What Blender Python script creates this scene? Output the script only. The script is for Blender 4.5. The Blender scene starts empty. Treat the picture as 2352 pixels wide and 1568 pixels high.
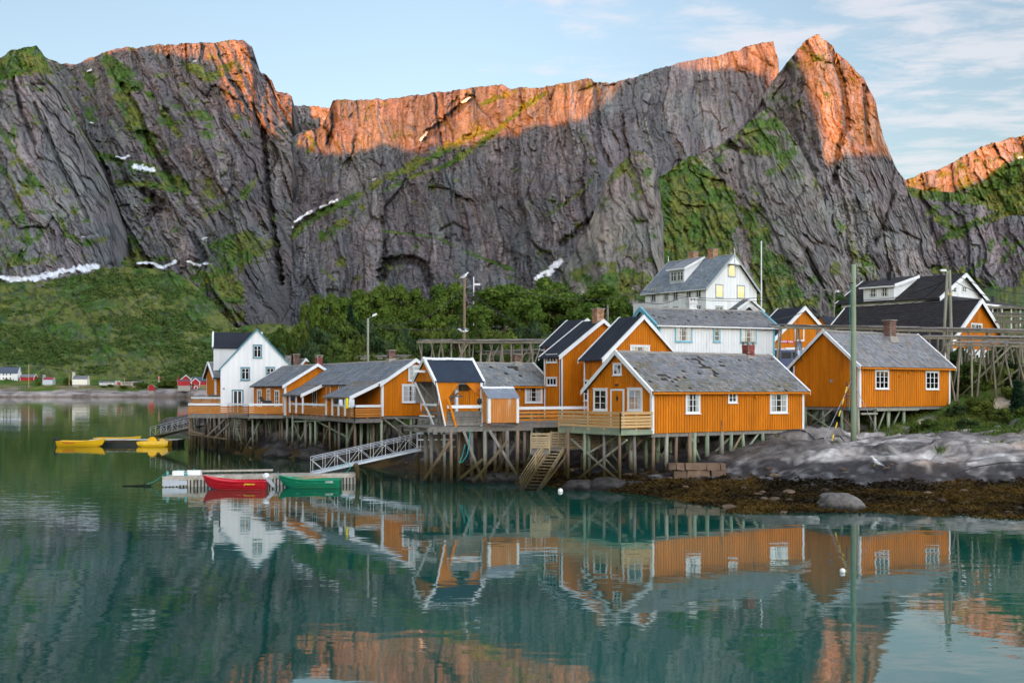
import bpy, bmesh, math, random
import numpy as np
from mathutils import Vector, Matrix
rad = math.radians
# ---------------------------------------------------------------- camera, sky, sun, exposure
F, U0, VH, H = 2613.3, 1176.0, 895.0, 5.46      # focal length in photo units, image centre, horizon row, eye height
sc = bpy.context.scene
col = bpy.data.collections.new("place"); sc.collection.children.link(col)
cd = bpy.data.cameras.new("camera"); cam = bpy.data.objects.new("camera", cd); sc.collection.objects.link(cam)
cam.location = (0, 0, H); cam.rotation_euler = (rad(90), 0, 0)
cd.lens = 40; cd.sensor_width = 36; cd.shift_y = (VH - 784) / 2352; cd.clip_start = 0.5; cd.clip_end = 30000
sc.camera = cam
SUN_EL, SUN_AZ = rad(2.6), rad(12)              # low sun behind the viewer's left shoulder
SKY_STRENGTH, SUN_STRENGTH, EXPOSURE = 0.15, 5.0, 1.82; SKY_FILL = 5.3
sundir = Vector((-math.sin(SUN_AZ) * math.cos(SUN_EL), -math.cos(SUN_AZ) * math.cos(SUN_EL), math.sin(SUN_EL)))
w = bpy.data.worlds.new("World"); sc.world = w; w.use_nodes = True
nt = w.node_tree; nt.nodes.clear()
def N(nt, t, **k):
    n = nt.nodes.new(t)
    for a, b in k.items():
        if a[:2] == 'i_': n.inputs[int(a[2:]) if a[2:].isdigit() else a[2:].replace('_', ' ')].default_value = b
        else: setattr(n, a, b)
    return n
L = lambda nt, a, b: nt.links.new(a, b)
wo = N(nt, 'ShaderNodeOutputWorld'); bg = N(nt, 'ShaderNodeBackground'); bg.inputs[1].default_value = SKY_STRENGTH
sky = N(nt, 'ShaderNodeTexSky', sky_type='NISHITA', sun_disc=False, sun_elevation=SUN_EL)
sky.sun_rotation = math.atan2(sundir.x, sundir.y); sky.air_density = 1.0; sky.dust_density = 0.6; sky.ozone_density = 1.6
tc = N(nt, 'ShaderNodeTexCoord'); sx = N(nt, 'ShaderNodeSeparateXYZ'); L(nt, tc.outputs['Generated'], sx.inputs[0])
# high thin cloud: a flat layer seen in perspective, thicker to the upper right
def wm(op, a, b=None, c=None, nt=nt):
    n = N(nt, 'ShaderNodeMath', operation=op)
    for i, x in enumerate((a, b, c)):
        if x is None: continue
        if isinstance(x, (int, float)): n.inputs[i].default_value = x
        else: L(nt, x, n.inputs[i])
    return n.outputs[0]
zz = wm('MAXIMUM', sx.outputs[2], 0.02)
cx_ = wm('DIVIDE', sx.outputs[0], zz); cy_ = wm('DIVIDE', sx.outputs[1], zz)
cb = N(nt, 'ShaderNodeCombineXYZ'); L(nt, wm('MULTIPLY', cx_, 1.5), cb.inputs[0]); L(nt, wm('MULTIPLY', cy_, 1.9), cb.inputs[1])
cn = N(nt, 'ShaderNodeTexNoise', i_Scale=2.3, i_Detail=9.0, i_Roughness=0.62, i_Distortion=0.3); L(nt, cb.outputs[0], cn.inputs['Vector'])
cn2 = N(nt, 'ShaderNodeTexNoise', i_Scale=0.7, i_Detail=3.0); L(nt, cb.outputs[0], cn2.inputs['Vector'])
dirm = wm('SUBTRACT', wm('ADD', wm('MULTIPLY', sx.outputs[0], 1.7), wm('MULTIPLY', sx.outputs[2], 1.6)), 0.56)
dens = wm('ADD', wm('ADD', cn.outputs[0], wm('MULTIPLY', wm('SUBTRACT', cn2.outputs[0], 0.5), 0.6)), wm('MINIMUM', dirm, 0.10))
mr = N(nt, 'ShaderNodeMapRange', interpolation_type='SMOOTHSTEP'); L(nt, dens, mr.inputs[0])
mr.inputs[1].default_value = 0.48; mr.inputs[2].default_value = 0.74; mr.inputs[4].default_value = 0.62
hsv = N(nt, 'ShaderNodeHueSaturation', i_Saturation=0.72, i_Value=1.0); L(nt, sky.outputs[0], hsv.inputs['Color'])
tint = N(nt, 'ShaderNodeMix', data_type='RGBA', blend_type='MULTIPLY'); tint.inputs[0].default_value = 1
rm = N(nt, 'ShaderNodeMapRange', interpolation_type='SMOOTHSTEP'); L(nt, sx.outputs[0], rm.inputs[0]); rm.inputs[1].default_value = -0.1; rm.inputs[2].default_value = 0.45; rm.inputs[3].default_value = 1.0; rm.inputs[4].default_value = 0.66
dv = N(nt, 'ShaderNodeVectorMath', operation='SCALE'); L(nt, hsv.outputs[0], dv.inputs[0]); L(nt, wm('MAXIMUM', rm.outputs[0], wm('MULTIPLY', sx.outputs[1], -5.0)), dv.inputs['Scale']) if 0 else L(nt, rm.outputs[0], dv.inputs['Scale']); L(nt, hsv.outputs[0], dv.inputs[0])
L(nt, dv.outputs[0], tint.inputs[6]); tint.inputs[7].default_value = (.92, .97, 1.08, 1)
mx = N(nt, 'ShaderNodeMix', data_type='RGBA'); L(nt, mr.outputs[0], mx.inputs[0]); L(nt, tint.outputs[2], mx.inputs[6])
mx.inputs[7].default_value = (1.75, 1.68, 1.75, 1)
# added fill: sky behind the viewer's right is brightened to lift the shaded walls
gl = wm('ADD', wm('MULTIPLY', sx.outputs[0], 0.80), wm('MULTIPLY', sx.outputs[1], -0.60))
gm = N(nt, 'ShaderNodeMapRange', interpolation_type='SMOOTHSTEP'); L(nt, gl, gm.inputs[0]); gm.inputs[1].default_value = -0.15; gm.inputs[2].default_value = 1.0; gm.inputs[3].default_value = 1.0; gm.inputs[4].default_value = SKY_FILL
gx = N(nt, 'ShaderNodeVectorMath', operation='SCALE'); L(nt, mx.outputs[2], gx.inputs[0]); L(nt, gm.outputs[0], gx.inputs['Scale'])
L(nt, gx.outputs[0], bg.inputs[0]); L(nt, bg.outputs[0], wo.inputs[0])
sl = bpy.data.lights.new("sun", 'SUN'); sl.energy = SUN_STRENGTH; sl.angle = rad(0.12); sl.color = (1.0, 0.26, 0.02)
so = bpy.data.objects.new("sun", sl); sc.collection.objects.link(so)
so.rotation_euler = sundir.to_track_quat('Z', 'Y').to_euler()
vs = sc.view_settings; vs.view_transform = 'Standard'; vs.look = 'None'; vs.exposure = EXPOSURE; vs.gamma = 1
sc.cycles.max_bounces = 6; sc.cycles.transparent_max_bounces = 12; sc.cycles.use_denoising = True

# ---------------------------------------------------------------- numeric helpers
def P(u, v, d): return ((u - U0) * d / F, d, H - (v - VH) * d / F)       # photo ray (u, v) at distance d -> metres
_rs = np.random.RandomState(7); _T = _rs.rand(8, 256, 256)
def vn(x, y, s=0):
    x = np.asarray(x, float); y = np.asarray(y, float)
    xi = np.floor(x).astype(int); yi = np.floor(y).astype(int); fx = x - xi; fy = y - yi
    fx = fx * fx * fx * (fx * (fx * 6 - 15) + 10); fy = fy * fy * fy * (fy * (fy * 6 - 15) + 10)
    T = _T[s % 8]; a = xi + s * 37 & 255; b = a + 1 & 255; c = yi + s * 91 & 255; e = c + 1 & 255
    return (T[a, c] * (1 - fx) + T[b, c] * fx) * (1 - fy) + (T[a, e] * (1 - fx) + T[b, e] * fx) * fy
def fbm(x, y, o=5, s=0, r=0.5, l=2.03):
    t = 0; a = 1; n = 0
    for k in range(o):
        t = t + a * vn(x * l ** k, y * l ** k, s + k); n += a; a *= r
    return t / n                                   # 0..1, mean .5
def ridged(x, y, o=4, s=0, r=0.5):
    t = 0; a = 1; n = 0
    for k in range(o):
        t = t + a * (1 - np.abs(2 * vn(x * 2.1 ** k, y * 2.1 ** k, s + k) - 1)) ** 2; n += a; a *= r
    return t / n
def sstep(a, b, x): t = np.clip((x - a) / (b - a), 0, 1); return t * t * (3 - 2 * t)
def segdist(px, py, pts):
    best = np.full(np.shape(px), 1e9); side = np.zeros(np.shape(px))
    for (x0, y0), (x1, y1) in zip(pts[:-1], pts[1:]):
        dx, dy = x1 - x0, y1 - y0; q = dx * dx + dy * dy
        t = np.clip(((px - x0) * dx + (py - y0) * dy) / q, 0, 1)
        ex = px - x0 - t * dx; ey = py - y0 - t * dy; d = np.hypot(ex, ey)
        m = d < best; best = np.where(m, d, best); side = np.where(m, np.sign(ex * dy - ey * dx), side)
    return best, side
def cells(x, y, s=0):
    """broken-slab pattern: per-cell random value, local tilt and distance to the nearest edge"""
    xi = np.floor(x).astype(int); yi = np.floor(y).astype(int); b1 = np.full(x.shape, 9.0); b2 = b1 + 0; val = b1 * 0; til = b1 * 0; T = _T[s % 8]; T2 = _T[(s + 3) % 8]; T3 = _T[(s + 5) % 8]
    for i in (-1, 0, 1):
        for j in (-1, 0, 1):
            a, b = (xi + i + s * 17) & 255, (yi + j + s * 29) & 255; px = xi + i + .5 + (T[a, b] - .5) * .9; py = yi + j + .5 + (T2[a, b] - .5) * .9
            ex, ey = x - px, y - py; d = np.hypot(ex, ey); m = d < b1; b2 = np.where(m, b1, np.minimum(b2, d)); r = T3[a, b]
            val = np.where(m, r, val); til = np.where(m, ex * (T[b, a] - .5) * 2 + ey * (T2[b, a] - .5) * 2, til); b1 = np.where(m, d, b1)
    return val, til, b2 - b1
def inpoly(px, py, pts):
    c = np.zeros(np.shape(px), bool)
    for (x0, y0), (x1, y1) in zip(pts, pts[1:] + pts[:1]):
        if y0 == y1: continue
        c ^= ((y0 > py) != (y1 > py)) & (px < (x1 - x0) * (py - y0) / (y1 - y0) + x0)
    return c

# ---------------------------------------------------------------- object helpers
def link(name, me, parent=None, mat=None):
    o = bpy.data.objects.new(name, me); col.objects.link(o)
    if mat is not None: me.materials.append(mat)
    if parent is not None: o.parent = parent
    return o
def tag(o, label, cat, group=None):
    o['label'] = label; o['category'] = cat
    if group: o['group'] = group
    return o
def thing(name, label, cat, loc=(0, 0, 0), rz=0, group=None):
    o = bpy.data.objects.new(name, None); col.objects.link(o); o.empty_display_size = .2
    o.location = loc; o.rotation_euler = (0, 0, rz); return tag(o, label, cat, group)
def gridmesh(name, X, Y, Z, colr=None, smooth=True, keep=None):
    r, c = X.shape; me = bpy.data.meshes.new(name)
    co = np.stack([X, Y, Z], -1).reshape(-1, 3)
    i = np.arange(r * c).reshape(r, c); q = np.stack([i[:-1, :-1], i[:-1, 1:], i[1:, 1:], i[1:, :-1]], -1).reshape(-1, 4)
    if keep is not None: q = q[keep.reshape(-1)]
    me.vertices.add(len(co)); me.vertices.foreach_set('co', co.ravel())
    me.loops.add(q.size); me.loops.foreach_set('vertex_index', q.ravel())
    me.polygons.add(len(q)); me.polygons.foreach_set('loop_start', np.arange(len(q)) * 4)
    me.polygons.foreach_set('use_smooth', np.full(len(q), smooth))
    me.update(calc_edges=True)
    if colr is not None:
        at = me.color_attributes.new('Col', 'FLOAT_COLOR', 'POINT')
        a = np.ones((r * c, 4)); a[:, :3] = colr.reshape(-1, 3); at.data.foreach_set('color', a.ravel())
    return me
# ---------------------------------------------------------------- materials
MAT = {}
def newmat(name, rough=.8, spec=.3):
    m = bpy.data.materials.new(name); m.use_nodes = True; b = m.node_tree.nodes['Principled BSDF']
    b.inputs['Roughness'].default_value = rough; b.inputs['Specular IOR Level'].default_value = spec
    MAT[name] = m; return m, m.node_tree, b
def rgb(*c): return (c[0], c[1], c[2], 1)
def plain(name, c, rough=.7, spec=.3, var=.18, scale=3.0, dirt=None, bump=0, stretch=(1, 1, 1), metal=0):
    """object-space procedural paint/wood/stone: two scales of tone variation, optional second colour, bump"""
    m, t, b = newmat(name, rough, spec); b.inputs['Metallic'].default_value = metal
    co = N(t, 'ShaderNodeTexCoord'); mp = N(t, 'ShaderNodeMapping'); mp.inputs['Scale'].default_value = stretch
    L(t, co.outputs['Object'], mp.inputs[0])
    n1 = N(t, 'ShaderNodeTexNoise', i_Scale=scale, i_Detail=8.0, i_Roughness=.65); L(t, mp.outputs[0], n1.inputs['Vector'])
    r = N(t, 'ShaderNodeMapRange'); L(t, n1.outputs[0], r.inputs[0]); r.inputs[1].default_value = .3; r.inputs[2].default_value = .7
    r.inputs[3].default_value = 1 - var; r.inputs[4].default_value = 1 + var
    mx = N(t, 'ShaderNodeMix', data_type='RGBA', blend_type='MULTIPLY'); mx.inputs[0].default_value = 1
    src = rgb(*c)
    if dirt:
        n2 = N(t, 'ShaderNodeTexNoise', i_Scale=scale * .45, i_Detail=6.0, i_Roughness=.7); L(t, mp.outputs[0], n2.inputs['Vector'])
        r2 = N(t, 'ShaderNodeMapRange'); L(t, n2.outputs[0], r2.inputs[0]); r2.inputs[1].default_value = dirt[3]; r2.inputs[2].default_value = dirt[3] + .12
        m2 = N(t, 'ShaderNodeMix', data_type='RGBA'); L(t, r2.outputs[0], m2.inputs[0]); m2.inputs[6].default_value = src; m2.inputs[7].default_value = rgb(*dirt[:3])
        L(t, m2.outputs[2], mx.inputs[6])
    else: mx.inputs[6].default_value = src
    L(t, r.outputs[0], mx.inputs[7]); L(t, mx.outputs[2], b.inputs['Base Color'])
    if bump:
        bp = N(t, 'ShaderNodeBump', i_Strength=.6, i_Distance=bump); L(t, n1.outputs[0], bp.inputs['Height']); L(t, bp.outputs[0], b.inputs['Normal'])
    return m
def attrmat(name, rough=.9, spec=.15, s1=.05, s2=.4, amp=.45, bump=3.0, st=(1, 1, 1), streak=None):
    """colour comes from the mesh attribute; fine grain and bump from noise in metres"""
    m, t, b = newmat(name, rough, spec)
    a = N(t, 'ShaderNodeVertexColor', layer_name='Col'); co = N(t, 'ShaderNodeTexCoord')
    mp = N(t, 'ShaderNodeMapping'); mp.inputs['Scale'].default_value = st; L(t, co.outputs['Object'], mp.inputs[0])
    n1 = N(t, 'ShaderNodeTexNoise', i_Scale=s1, i_Detail=9.0, i_Roughness=.7); L(t, mp.outputs[0], n1.inputs['Vector'])
    n2 = N(t, 'ShaderNodeTexNoise', i_Scale=s2, i_Detail=6.0, i_Roughness=.7); L(t, mp.outputs[0], n2.inputs['Vector'])
    ad = wm('ADD', n1.outputs[0], n2.outputs[0], nt=t)
    if streak:
        m3 = N(t, 'ShaderNodeMapping'); m3.inputs['Scale'].default_value = streak; L(t, co.outputs['Object'], m3.inputs[0]); n3 = N(t, 'ShaderNodeTexNoise', i_Scale=1.0, i_Detail=7.0, i_Roughness=.75, i_Distortion=.3); L(t, m3.outputs[0], n3.inputs['Vector'])
        ad = wm('ADD', wm('MULTIPLY', ad, .62, nt=t), wm('MULTIPLY', wm('SUBTRACT', n3.outputs[0], .5, nt=t), 1.0, nt=t), nt=t); ad = wm('ADD', ad, .38, nt=t)
    r = N(t, 'ShaderNodeMapRange'); L(t, ad, r.inputs[0]); r.inputs[1].default_value = .7; r.inputs[2].default_value = 1.3
    r.inputs[3].default_value = 1 - amp; r.inputs[4].default_value = 1 + amp
    mx = N(t, 'ShaderNodeMix', data_type='RGBA', blend_type='MULTIPLY'); mx.inputs[0].default_value = 1
    L(t, a.outputs[0], mx.inputs[6]); L(t, r.outputs[0], mx.inputs[7]); L(t, mx.outputs[2], b.inputs['Base Color'])
    bp = N(t, 'ShaderNodeBump', i_Strength=.8, i_Distance=bump); L(t, ad, bp.inputs['Height']); L(t, bp.outputs[0], b.inputs['Normal'])
    return m
# ---------------------------------------------------------------- mountains
mt_rock = attrmat('cliff rock', s1=.03, s2=.15, amp=.42, bump=5.0, st=(1, 1, .45), streak=(.10, .10, .018))
ROCK = np.array([.170, .166, .174]); ROCKD = np.array([.080, .078, .087]); ROCKL = np.array([.262, .250, .248])
GR1 = np.array([.058, .125, .017]); GR2 = np.array([.140, .165, .032]); GRD = np.array([.032, .062, .020]); SURF = {}; SNOW = np.array([.70, .74, .80])
def polyv(pts, u): return np.interp(u, [p[0] for p in pts], [p[1] for p in pts])
def mountain(name, ridge, base, db, dr, phi=70, p=1.0, amp=1.0, seed=1, green=.0, paint=(), step=2.1, rows=300, tone=1.0, wscale=1.0, thr=.62, fwd=None, fine=1.0, grassmix=.5, hue=(1, 1, 1)):
    """one mountain face: ridge and base outlines, distance at base and at ridge (numbers or outlines), relief in metres"""
    u = np.arange(ridge[0][0], ridge[-1][0] + step, step); n = len(u)
    rv = polyv(ridge, u) + (fbm(u / 14, u * 0, 5, seed) - .5) * 7 + (vn(u / 4.3, u * 0, seed + 2) - .5) * 2.2
    bv = polyv(base, u) if isinstance(base, list) else np.full(n, base)
    f = lambda q: polyv(q, u) if isinstance(q, list) else np.full(n, q)
    DB, DR = f(db), f(dr)
    t = np.linspace(0, 1, rows)[:, None]; V = bv + (rv - bv) * t; U = np.broadcast_to(u, V.shape) + 0
    D = DB + (DR - DB) * t ** p
    ph = rad(phi); k = wscale
    wx = (fbm(U / 90, V / 90, 3, seed + 3) - .5) * 34; wy = (fbm(U / 90, V / 90, 3, seed + 5) - .5) * 34
    ac = (U + wx) * math.sin(ph) - (V + wy) * math.cos(ph); al = (U + wx) * math.cos(ph) + (V + wy) * math.sin(ph)
    wx2 = (fbm(U / 22, V / 22, 3, seed + 6) - .5) * 6
    ac2 = ac + wx2
    big = ridged(ac / (95 * k), al / (330 * k), 3, seed); mid = ridged(ac2 / (30 * k), al / (120 * k), 4, seed + 1)
    sm = ridged(ac2 / (9 * k), al / (42 * k), 4, seed + 2, .6); iso = fbm(U / 30, V / 30, 6, seed + 4, .6)
    # blocky ledges: terraced noise tilted across the strata
    tz = fbm((U + V * .5) / 70, (V - U * .35) / 26, 5, seed + 7); ter = (tz * 9 - np.floor(tz * 9)); ter = np.where(ter > .8, (1 - ter) * 5, ter / .8)
    wq = (fbm(U / 12, V / 12, 3, seed + 8) - .5) * 4
    v1, t1, e1 = cells((ac2 + wq) / (46 * k), al / (190 * k), seed); v2, t2, e2 = cells((ac2 + wq) / (17 * k), (al + wq) / (66 * k), seed + 1); v3, t3, e3 = cells((ac2 + wq * .6) / (6.5 * k), (al + wq) / (24 * k), seed + 2)
    dis = -46 * (big - .4) - 7 * (mid - .4) - 8 * (iso - .5) - 3 * ter + 26 * (v1 - .5) + 14 * t1 + 13 * (v2 - .5) + 13 * t2 + 4.5 * (v3 - .5) + 6.5 * t3
    small = 9 * (v2 - .5) + 8 * t2 + 4.5 * (v3 - .5) + 6.5 * t3; dis = dis - small * (1 - fine)
    base_up = -40 * (big - .4) - 14 * (iso - .5) - 10 * (mid - .4) + 12 * (v2 - .5)
    cr1 = sstep(.80, .97, 1 - np.abs(2 * fbm(ac2 / (16 * k), al / (85 * k), 3, seed + 14) - 1) * 2.2); cr2 = sstep(.72, .97, 1 - np.abs(2 * fbm(ac2 / (6.5 * k), al / (30 * k), 3, seed + 15) - 1) * 2)
    cr3 = sstep(.80, .97, 1 - np.abs(2 * fbm((U * .8 + V) / 42, (V - U * .6) / 15, 4, seed + 16) - 1) * 3)
    ek = np.maximum(sstep(.10, .0, e1), np.maximum(sstep(.10, .0, e2) * .8, sstep(.12, .0, e3) * .6)); cr1 = np.maximum(cr1 * .6, ek); cr2 = cr2 * .5; cr3 = cr3 * .5
    dis = dis + 6 * cr1 + 3 * cr2 + 5 * cr3
    dis = dis * amp * (DR.mean() / 2200)
    fade = sstep(0, .04, t) 
    G = np.zeros_like(V) + green; S = np.zeros_like(V); K = np.zeros_like(V)
    wob = (fbm(U / 9, V / 9, 4, seed + 2) - .5)
    for kind, pts, wd, st in paint:
        if kind == 'poly':
            m = inpoly(U + wob * 26, V + wob * 22, pts); G = G + m * st; continue
        if kind == 'rock':
            m = inpoly(U + wob * 26, V + wob * 22, pts); G = G - m * st; continue
        dd, sd = segdist(U + wob * wd * 1.0, V + wob * wd * .8, pts)
        m = sstep(1.0, .35, dd / wd)
        if kind == 'g': G = G + m * st
        if kind == 'ledge': G = G + m * st; dis = dis + np.where(V < polyv(sorted(pts), U), 1, -1) * sstep(3.5, 0, dd / wd) * wd * .5
        if kind == 's': dd, _ = segdist(U, V, pts); S = np.maximum(S, sstep(.52, .34, dd / wd + (fbm(U / 8, V / 6, 3, seed) - .5) * .9))
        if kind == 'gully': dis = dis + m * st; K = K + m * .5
        if kind == 'rib': dis = dis - m * st
    dis = dis * (1 - S) + base_up * amp * (DR.mean() / 2200) * S
    D2 = D + dis * fade
    if fwd is not None: D2 = D2 + fwd(U, V)
    X = (U - U0) * D2 / F; Z = H - (V - VH) * D2 / F
    gx = np.stack([np.gradient(a, axis=1) for a in (X, D2, Z)], -1); gy = np.stack([np.gradient(a, axis=0) for a in (X, D2, Z)], -1)
    nn = np.cross(gx, gy); nn /= np.linalg.norm(nn, axis=-1, keepdims=True) + 1e-9; nz = np.abs(nn[..., 2])
    up = (nz[2:, :][:-0 or None] if 0 else nz)
    for _ in range(3): up = (up + np.roll(up, 2, 0) + np.roll(up, -2, 0) + np.roll(up, 2, 1) + np.roll(up, -2, 1)) / 5
    g = up + G + (fbm(U / 34, V / 22, 5, seed + 9, .55) - .5) * 1.1 + (iso - .5) * .5
    g = sstep(thr - .04, thr + .16, g) * (.75 + .25 * sstep(.35, .5, fbm(U / 5, V / 4, 3, seed + 4)))
    tn = fbm(ac / 40, al / 160, 5, seed + 8, .6); st2 = fbm(ac2 / 7, al / 90, 4, seed + 1, .65)
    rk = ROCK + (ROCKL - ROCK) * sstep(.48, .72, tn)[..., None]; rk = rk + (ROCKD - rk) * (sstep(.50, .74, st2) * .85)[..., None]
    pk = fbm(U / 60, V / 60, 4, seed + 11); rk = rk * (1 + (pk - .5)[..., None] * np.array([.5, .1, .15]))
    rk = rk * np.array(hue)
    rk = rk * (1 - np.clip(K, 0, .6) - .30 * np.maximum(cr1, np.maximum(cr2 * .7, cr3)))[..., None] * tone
    gm = sstep(.38, .62, fbm(U / 40, V / 28, 4, seed + 12) + (grassmix - .5)); gc = GR1 + (GR2 - GR1) * gm[..., None]
    gd = sstep(.5, .66, fbm(U / 11, V / 9, 4, seed + 13, .6)); gc = gc + (GRD - gc) * (gd * .7)[..., None]
    c = rk + (gc - rk) * g[..., None]; c = c + (SNOW - c) * S[..., None]
    # back of the mountain, falling away behind the ridge
    xs, ys, zs, cs = [X], [D2], [Z], [c]
    for q, dz in ((60, 25), (220, 140), (500, 420)):
        dd = D2[-1] + q; xs.append((X[-1] * 1.0)[None]); ys.append(dd[None]); zs.append((Z[-1] - dz)[None]); cs.append(c[-1][None])
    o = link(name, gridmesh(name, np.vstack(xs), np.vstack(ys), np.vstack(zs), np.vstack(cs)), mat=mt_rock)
    o['kind'] = 'structure'; SURF[name] = (X, D2, Z, g); return o

mountain('far_mountain', [(2060, 425), (2078, 414), (2124, 396), (2156, 389), (2188, 373), (2225, 352), (2266, 332), (2293, 325), (2352, 309), (2480, 290)], 640, 3600, 3900, 70, seed=5, tone=1.1, amp=1.1,
    paint=[('poly', [(2190, 460), (2240, 430), (2300, 380), (2352, 350), (2480, 330), (2480, 560), (2190, 560)], 0, .9), ('s', [(2339, 363), (2348, 361)], 3, 1)], rows=160)
mountain('central_mountain', [(510, 700), (560, 560), (590, 440), (604, 360), (640, 335), (676, 312), (700, 303), (740, 290), (753, 262), (764, 232), (776, 228), (827, 229), (866, 229), (913, 226), (940, 220), (971, 216), (1014, 212), (1057, 205), (1089, 202), (1124, 197), (1151, 193), (1171, 205), (1210, 201), (1241, 203), (1276, 195), (1303, 190), (1335, 183), (1358, 181), (1364, 189), (1381, 190), (1409, 189), (1444, 181), (1475, 171), (1510, 160), (1550, 147), (1584, 139), (1639, 130), (1685, 119), (1722, 105), (1749, 98), (1776, 95), (1779, 110), (1788, 137), (1790, 190), (1800, 240), (1850, 330)],
    884, [(510, 2150), (596, 2150), (1368, 2200), (1470, 2450), (1800, 2800)], [(510, 2400), (596, 2400), (764, 2450), (1366, 2380), (1450, 2580), (1600, 2850), (1720, 2920), (1850, 2900)], 84, seed=11, amp=.9, thr=.74, tone=.80, hue=(.96, 1.0, 1.06), fine=.45, rows=420, step=2.0,
    paint=[('ledge', [(640, 560), (720, 500), (830, 445), (960, 372), (1040, 335), (1100, 300)], 15, .62), ('ledge', [(1010, 390), (1080, 345), (1160, 285), (1250, 215)], 10, .55), ('g', [(740, 545), (800, 500), (830, 480)], 16, .45),
        ('ledge', [(880, 440), (950, 405), (1010, 385)], 7, .5), ('ledge', [(1250, 500), (1330, 445), (1370, 400)], 5, .5), ('ledge', [(880, 530), (1000, 545), (1100, 590), (1180, 620)], 5, .5), ('g', [(1085, 250), (1140, 225), (1180, 212)], 9, .45),
        ('g', [(1140, 300), (1200, 240), (1290, 200)], 7, .4), ('g', [(700, 300), (722, 330), (700, 360)], 9, .5), ('ledge', [(740, 620), (790, 660), (830, 690)], 5, .4), ('g', [(600, 470), (590, 520)], 9, .3),
        ('gully', [(606, 339), (612, 420), (620, 500), (632, 557), (640, 640)], 12, 40), ('gully', [(640, 560), (700, 505), (760, 470)], 7, 14), ('gully', [(1365, 180), (1372, 240), (1376, 330), (1400, 380)], 8, 12), ('gully', [(762, 232), (768, 280), (756, 330)], 9, 25), ('gully', [(878, 500), (884, 580), (880, 650)], 6, 14),
        ('gully', [(975, 320), (1030, 270), (1080, 225)], 12, 22), ('gully', [(875, 640), (885, 605), (940, 595), (975, 610), (985, 650)], 14, 30), ('gully', [(1010, 530), (1040, 512), (1075, 530)], 4, 10), ('gully', [(1290, 560), (1400, 470), (1440, 400)], 10, 25),
        ('s', [(648, 538), (662, 528), (672, 522)], 5, 1), ('s', [(676, 510), (690, 500), (716, 485)], 7, 1), ('s', [(735, 478), (756, 468), (774, 460)], 7, 1), ('s', [(856, 413), (864, 409)], 5, 1), ('s', [(966, 320), (974, 311), (980, 305)], 7, 1), ('s', [(1062, 236), (1078, 226)], 6, 1),
        ('s', [(1232, 640), (1248, 628), (1262, 622)], 10, 1), ('s', [(1258, 632), (1272, 612), (1286, 598)], 15, 1), ('s', [(617, 404), (627, 407)], 5, 1)])
mountain('saddle_ridge', [(600, 300), (640, 262), (673, 241), (701, 243), (725, 245), (753, 247), (800, 250)], 460, 2500, 2600, 70, seed=17, rows=120, thr=.75, tone=1.0)
mountain('west_mountain', [(60, 300), (90, 180), (104, 132), (117, 138), (137, 144), (163, 148), (177, 148), (201, 136), (226, 127), (258, 116), (290, 109), (314, 110), (342, 105), (387, 102), (435, 100), (475, 97), (499, 98), (536, 90), (558, 94), (579, 106), (584, 130), (590, 154), (600, 166), (612, 174), (624, 186), (630, 202), (634, 210), (660, 214), (671, 222), (674, 262), (678, 300), (684, 370), (705, 460), (725, 560), (745, 700)],
    [(60, 760), (500, 790), (745, 790)], [(60, 1500), (560, 1750), (610, 1900), (640, 2030), (690, 2330), (745, 2550)], [(60, 2200), (150, 2320), (300, 2250), (560, 2330), (670, 2420), (700, 2520), (745, 2700)], 64, seed=23, amp=1.15, thr=.69, tone=.88, rows=420, fine=.8, step=2.0,
    paint=[('g', [(250, 140), (290, 200), (320, 290), (345, 330)], 22, .42), ('g', [(320, 190), (370, 250), (410, 310)], 10, .4), ('g', [(270, 220), (310, 320)], 16, .3), ('g', [(420, 150), (480, 180), (530, 150)], 14, .3), ('poly', [(180, 150), (250, 130), (300, 150), (330, 210), (200, 200)], 0, .22),
        ('ledge', [(210, 352), (270, 370), (330, 385), (400, 405), (430, 440)], 16, .5), ('ledge', [(270, 420), (350, 425), (400, 435)], 10, .45), ('ledge', [(560, 450), (590, 400)], 13, .5), ('poly', [(470, 560), (560, 530), (640, 555), (600, 600), (520, 640), (500, 590)], 0, .45), ('poly', [(560, 250), (600, 290), (590, 330), (560, 320)], 0, .2),
        ('poly', [(270, 520), (320, 560), (330, 610), (260, 610)], 0, .45), ('poly', [(470, 600), (560, 640), (560, 740), (500, 760), (430, 660)], 0, .3), ('g', [(545, 270), (560, 310)], 9, .4), ('g', [(360, 590), (430, 600), (470, 560)], 10, .2),
        ('gully', [(280, 195), (320, 260), (345, 330), (400, 420)], 9, 30), ('gully', [(180, 300), (240, 390), (262, 500), (300, 590)], 12, 30), ('gully', [(440, 540), (470, 590), (450, 610)], 12, 20), ('gully', [(330, 440), (370, 470), (340, 500)], 14, 22), ('gully', [(606, 300), (612, 420), (632, 557), (645, 650)], 10, 40), ('rib', [(560, 110), (590, 200), (606, 290)], 14, 18),
        ('s', [(268, 360), (282, 364), (296, 358)], 6, 1), ('s', [(308, 381), (330, 387), (352, 390)], 12, 1), ('s', [(318, 604), (345, 603), (370, 614)], 7, 1), ('s', [(374, 614), (392, 606), (403, 600)], 9, 1), ('s', [(430, 600), (445, 606), (460, 611)], 7, 1), ('s', [(470, 606), (484, 603)], 8, 1),
        ('s', [(201, 163), (210, 162)], 7, 1), ('s', [(208, 282), (214, 283)], 4, 1), ('s', [(465, 550), (474, 546)], 5, 1), ('s', [(440, 142), (450, 140)], 3, 1)])
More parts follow.
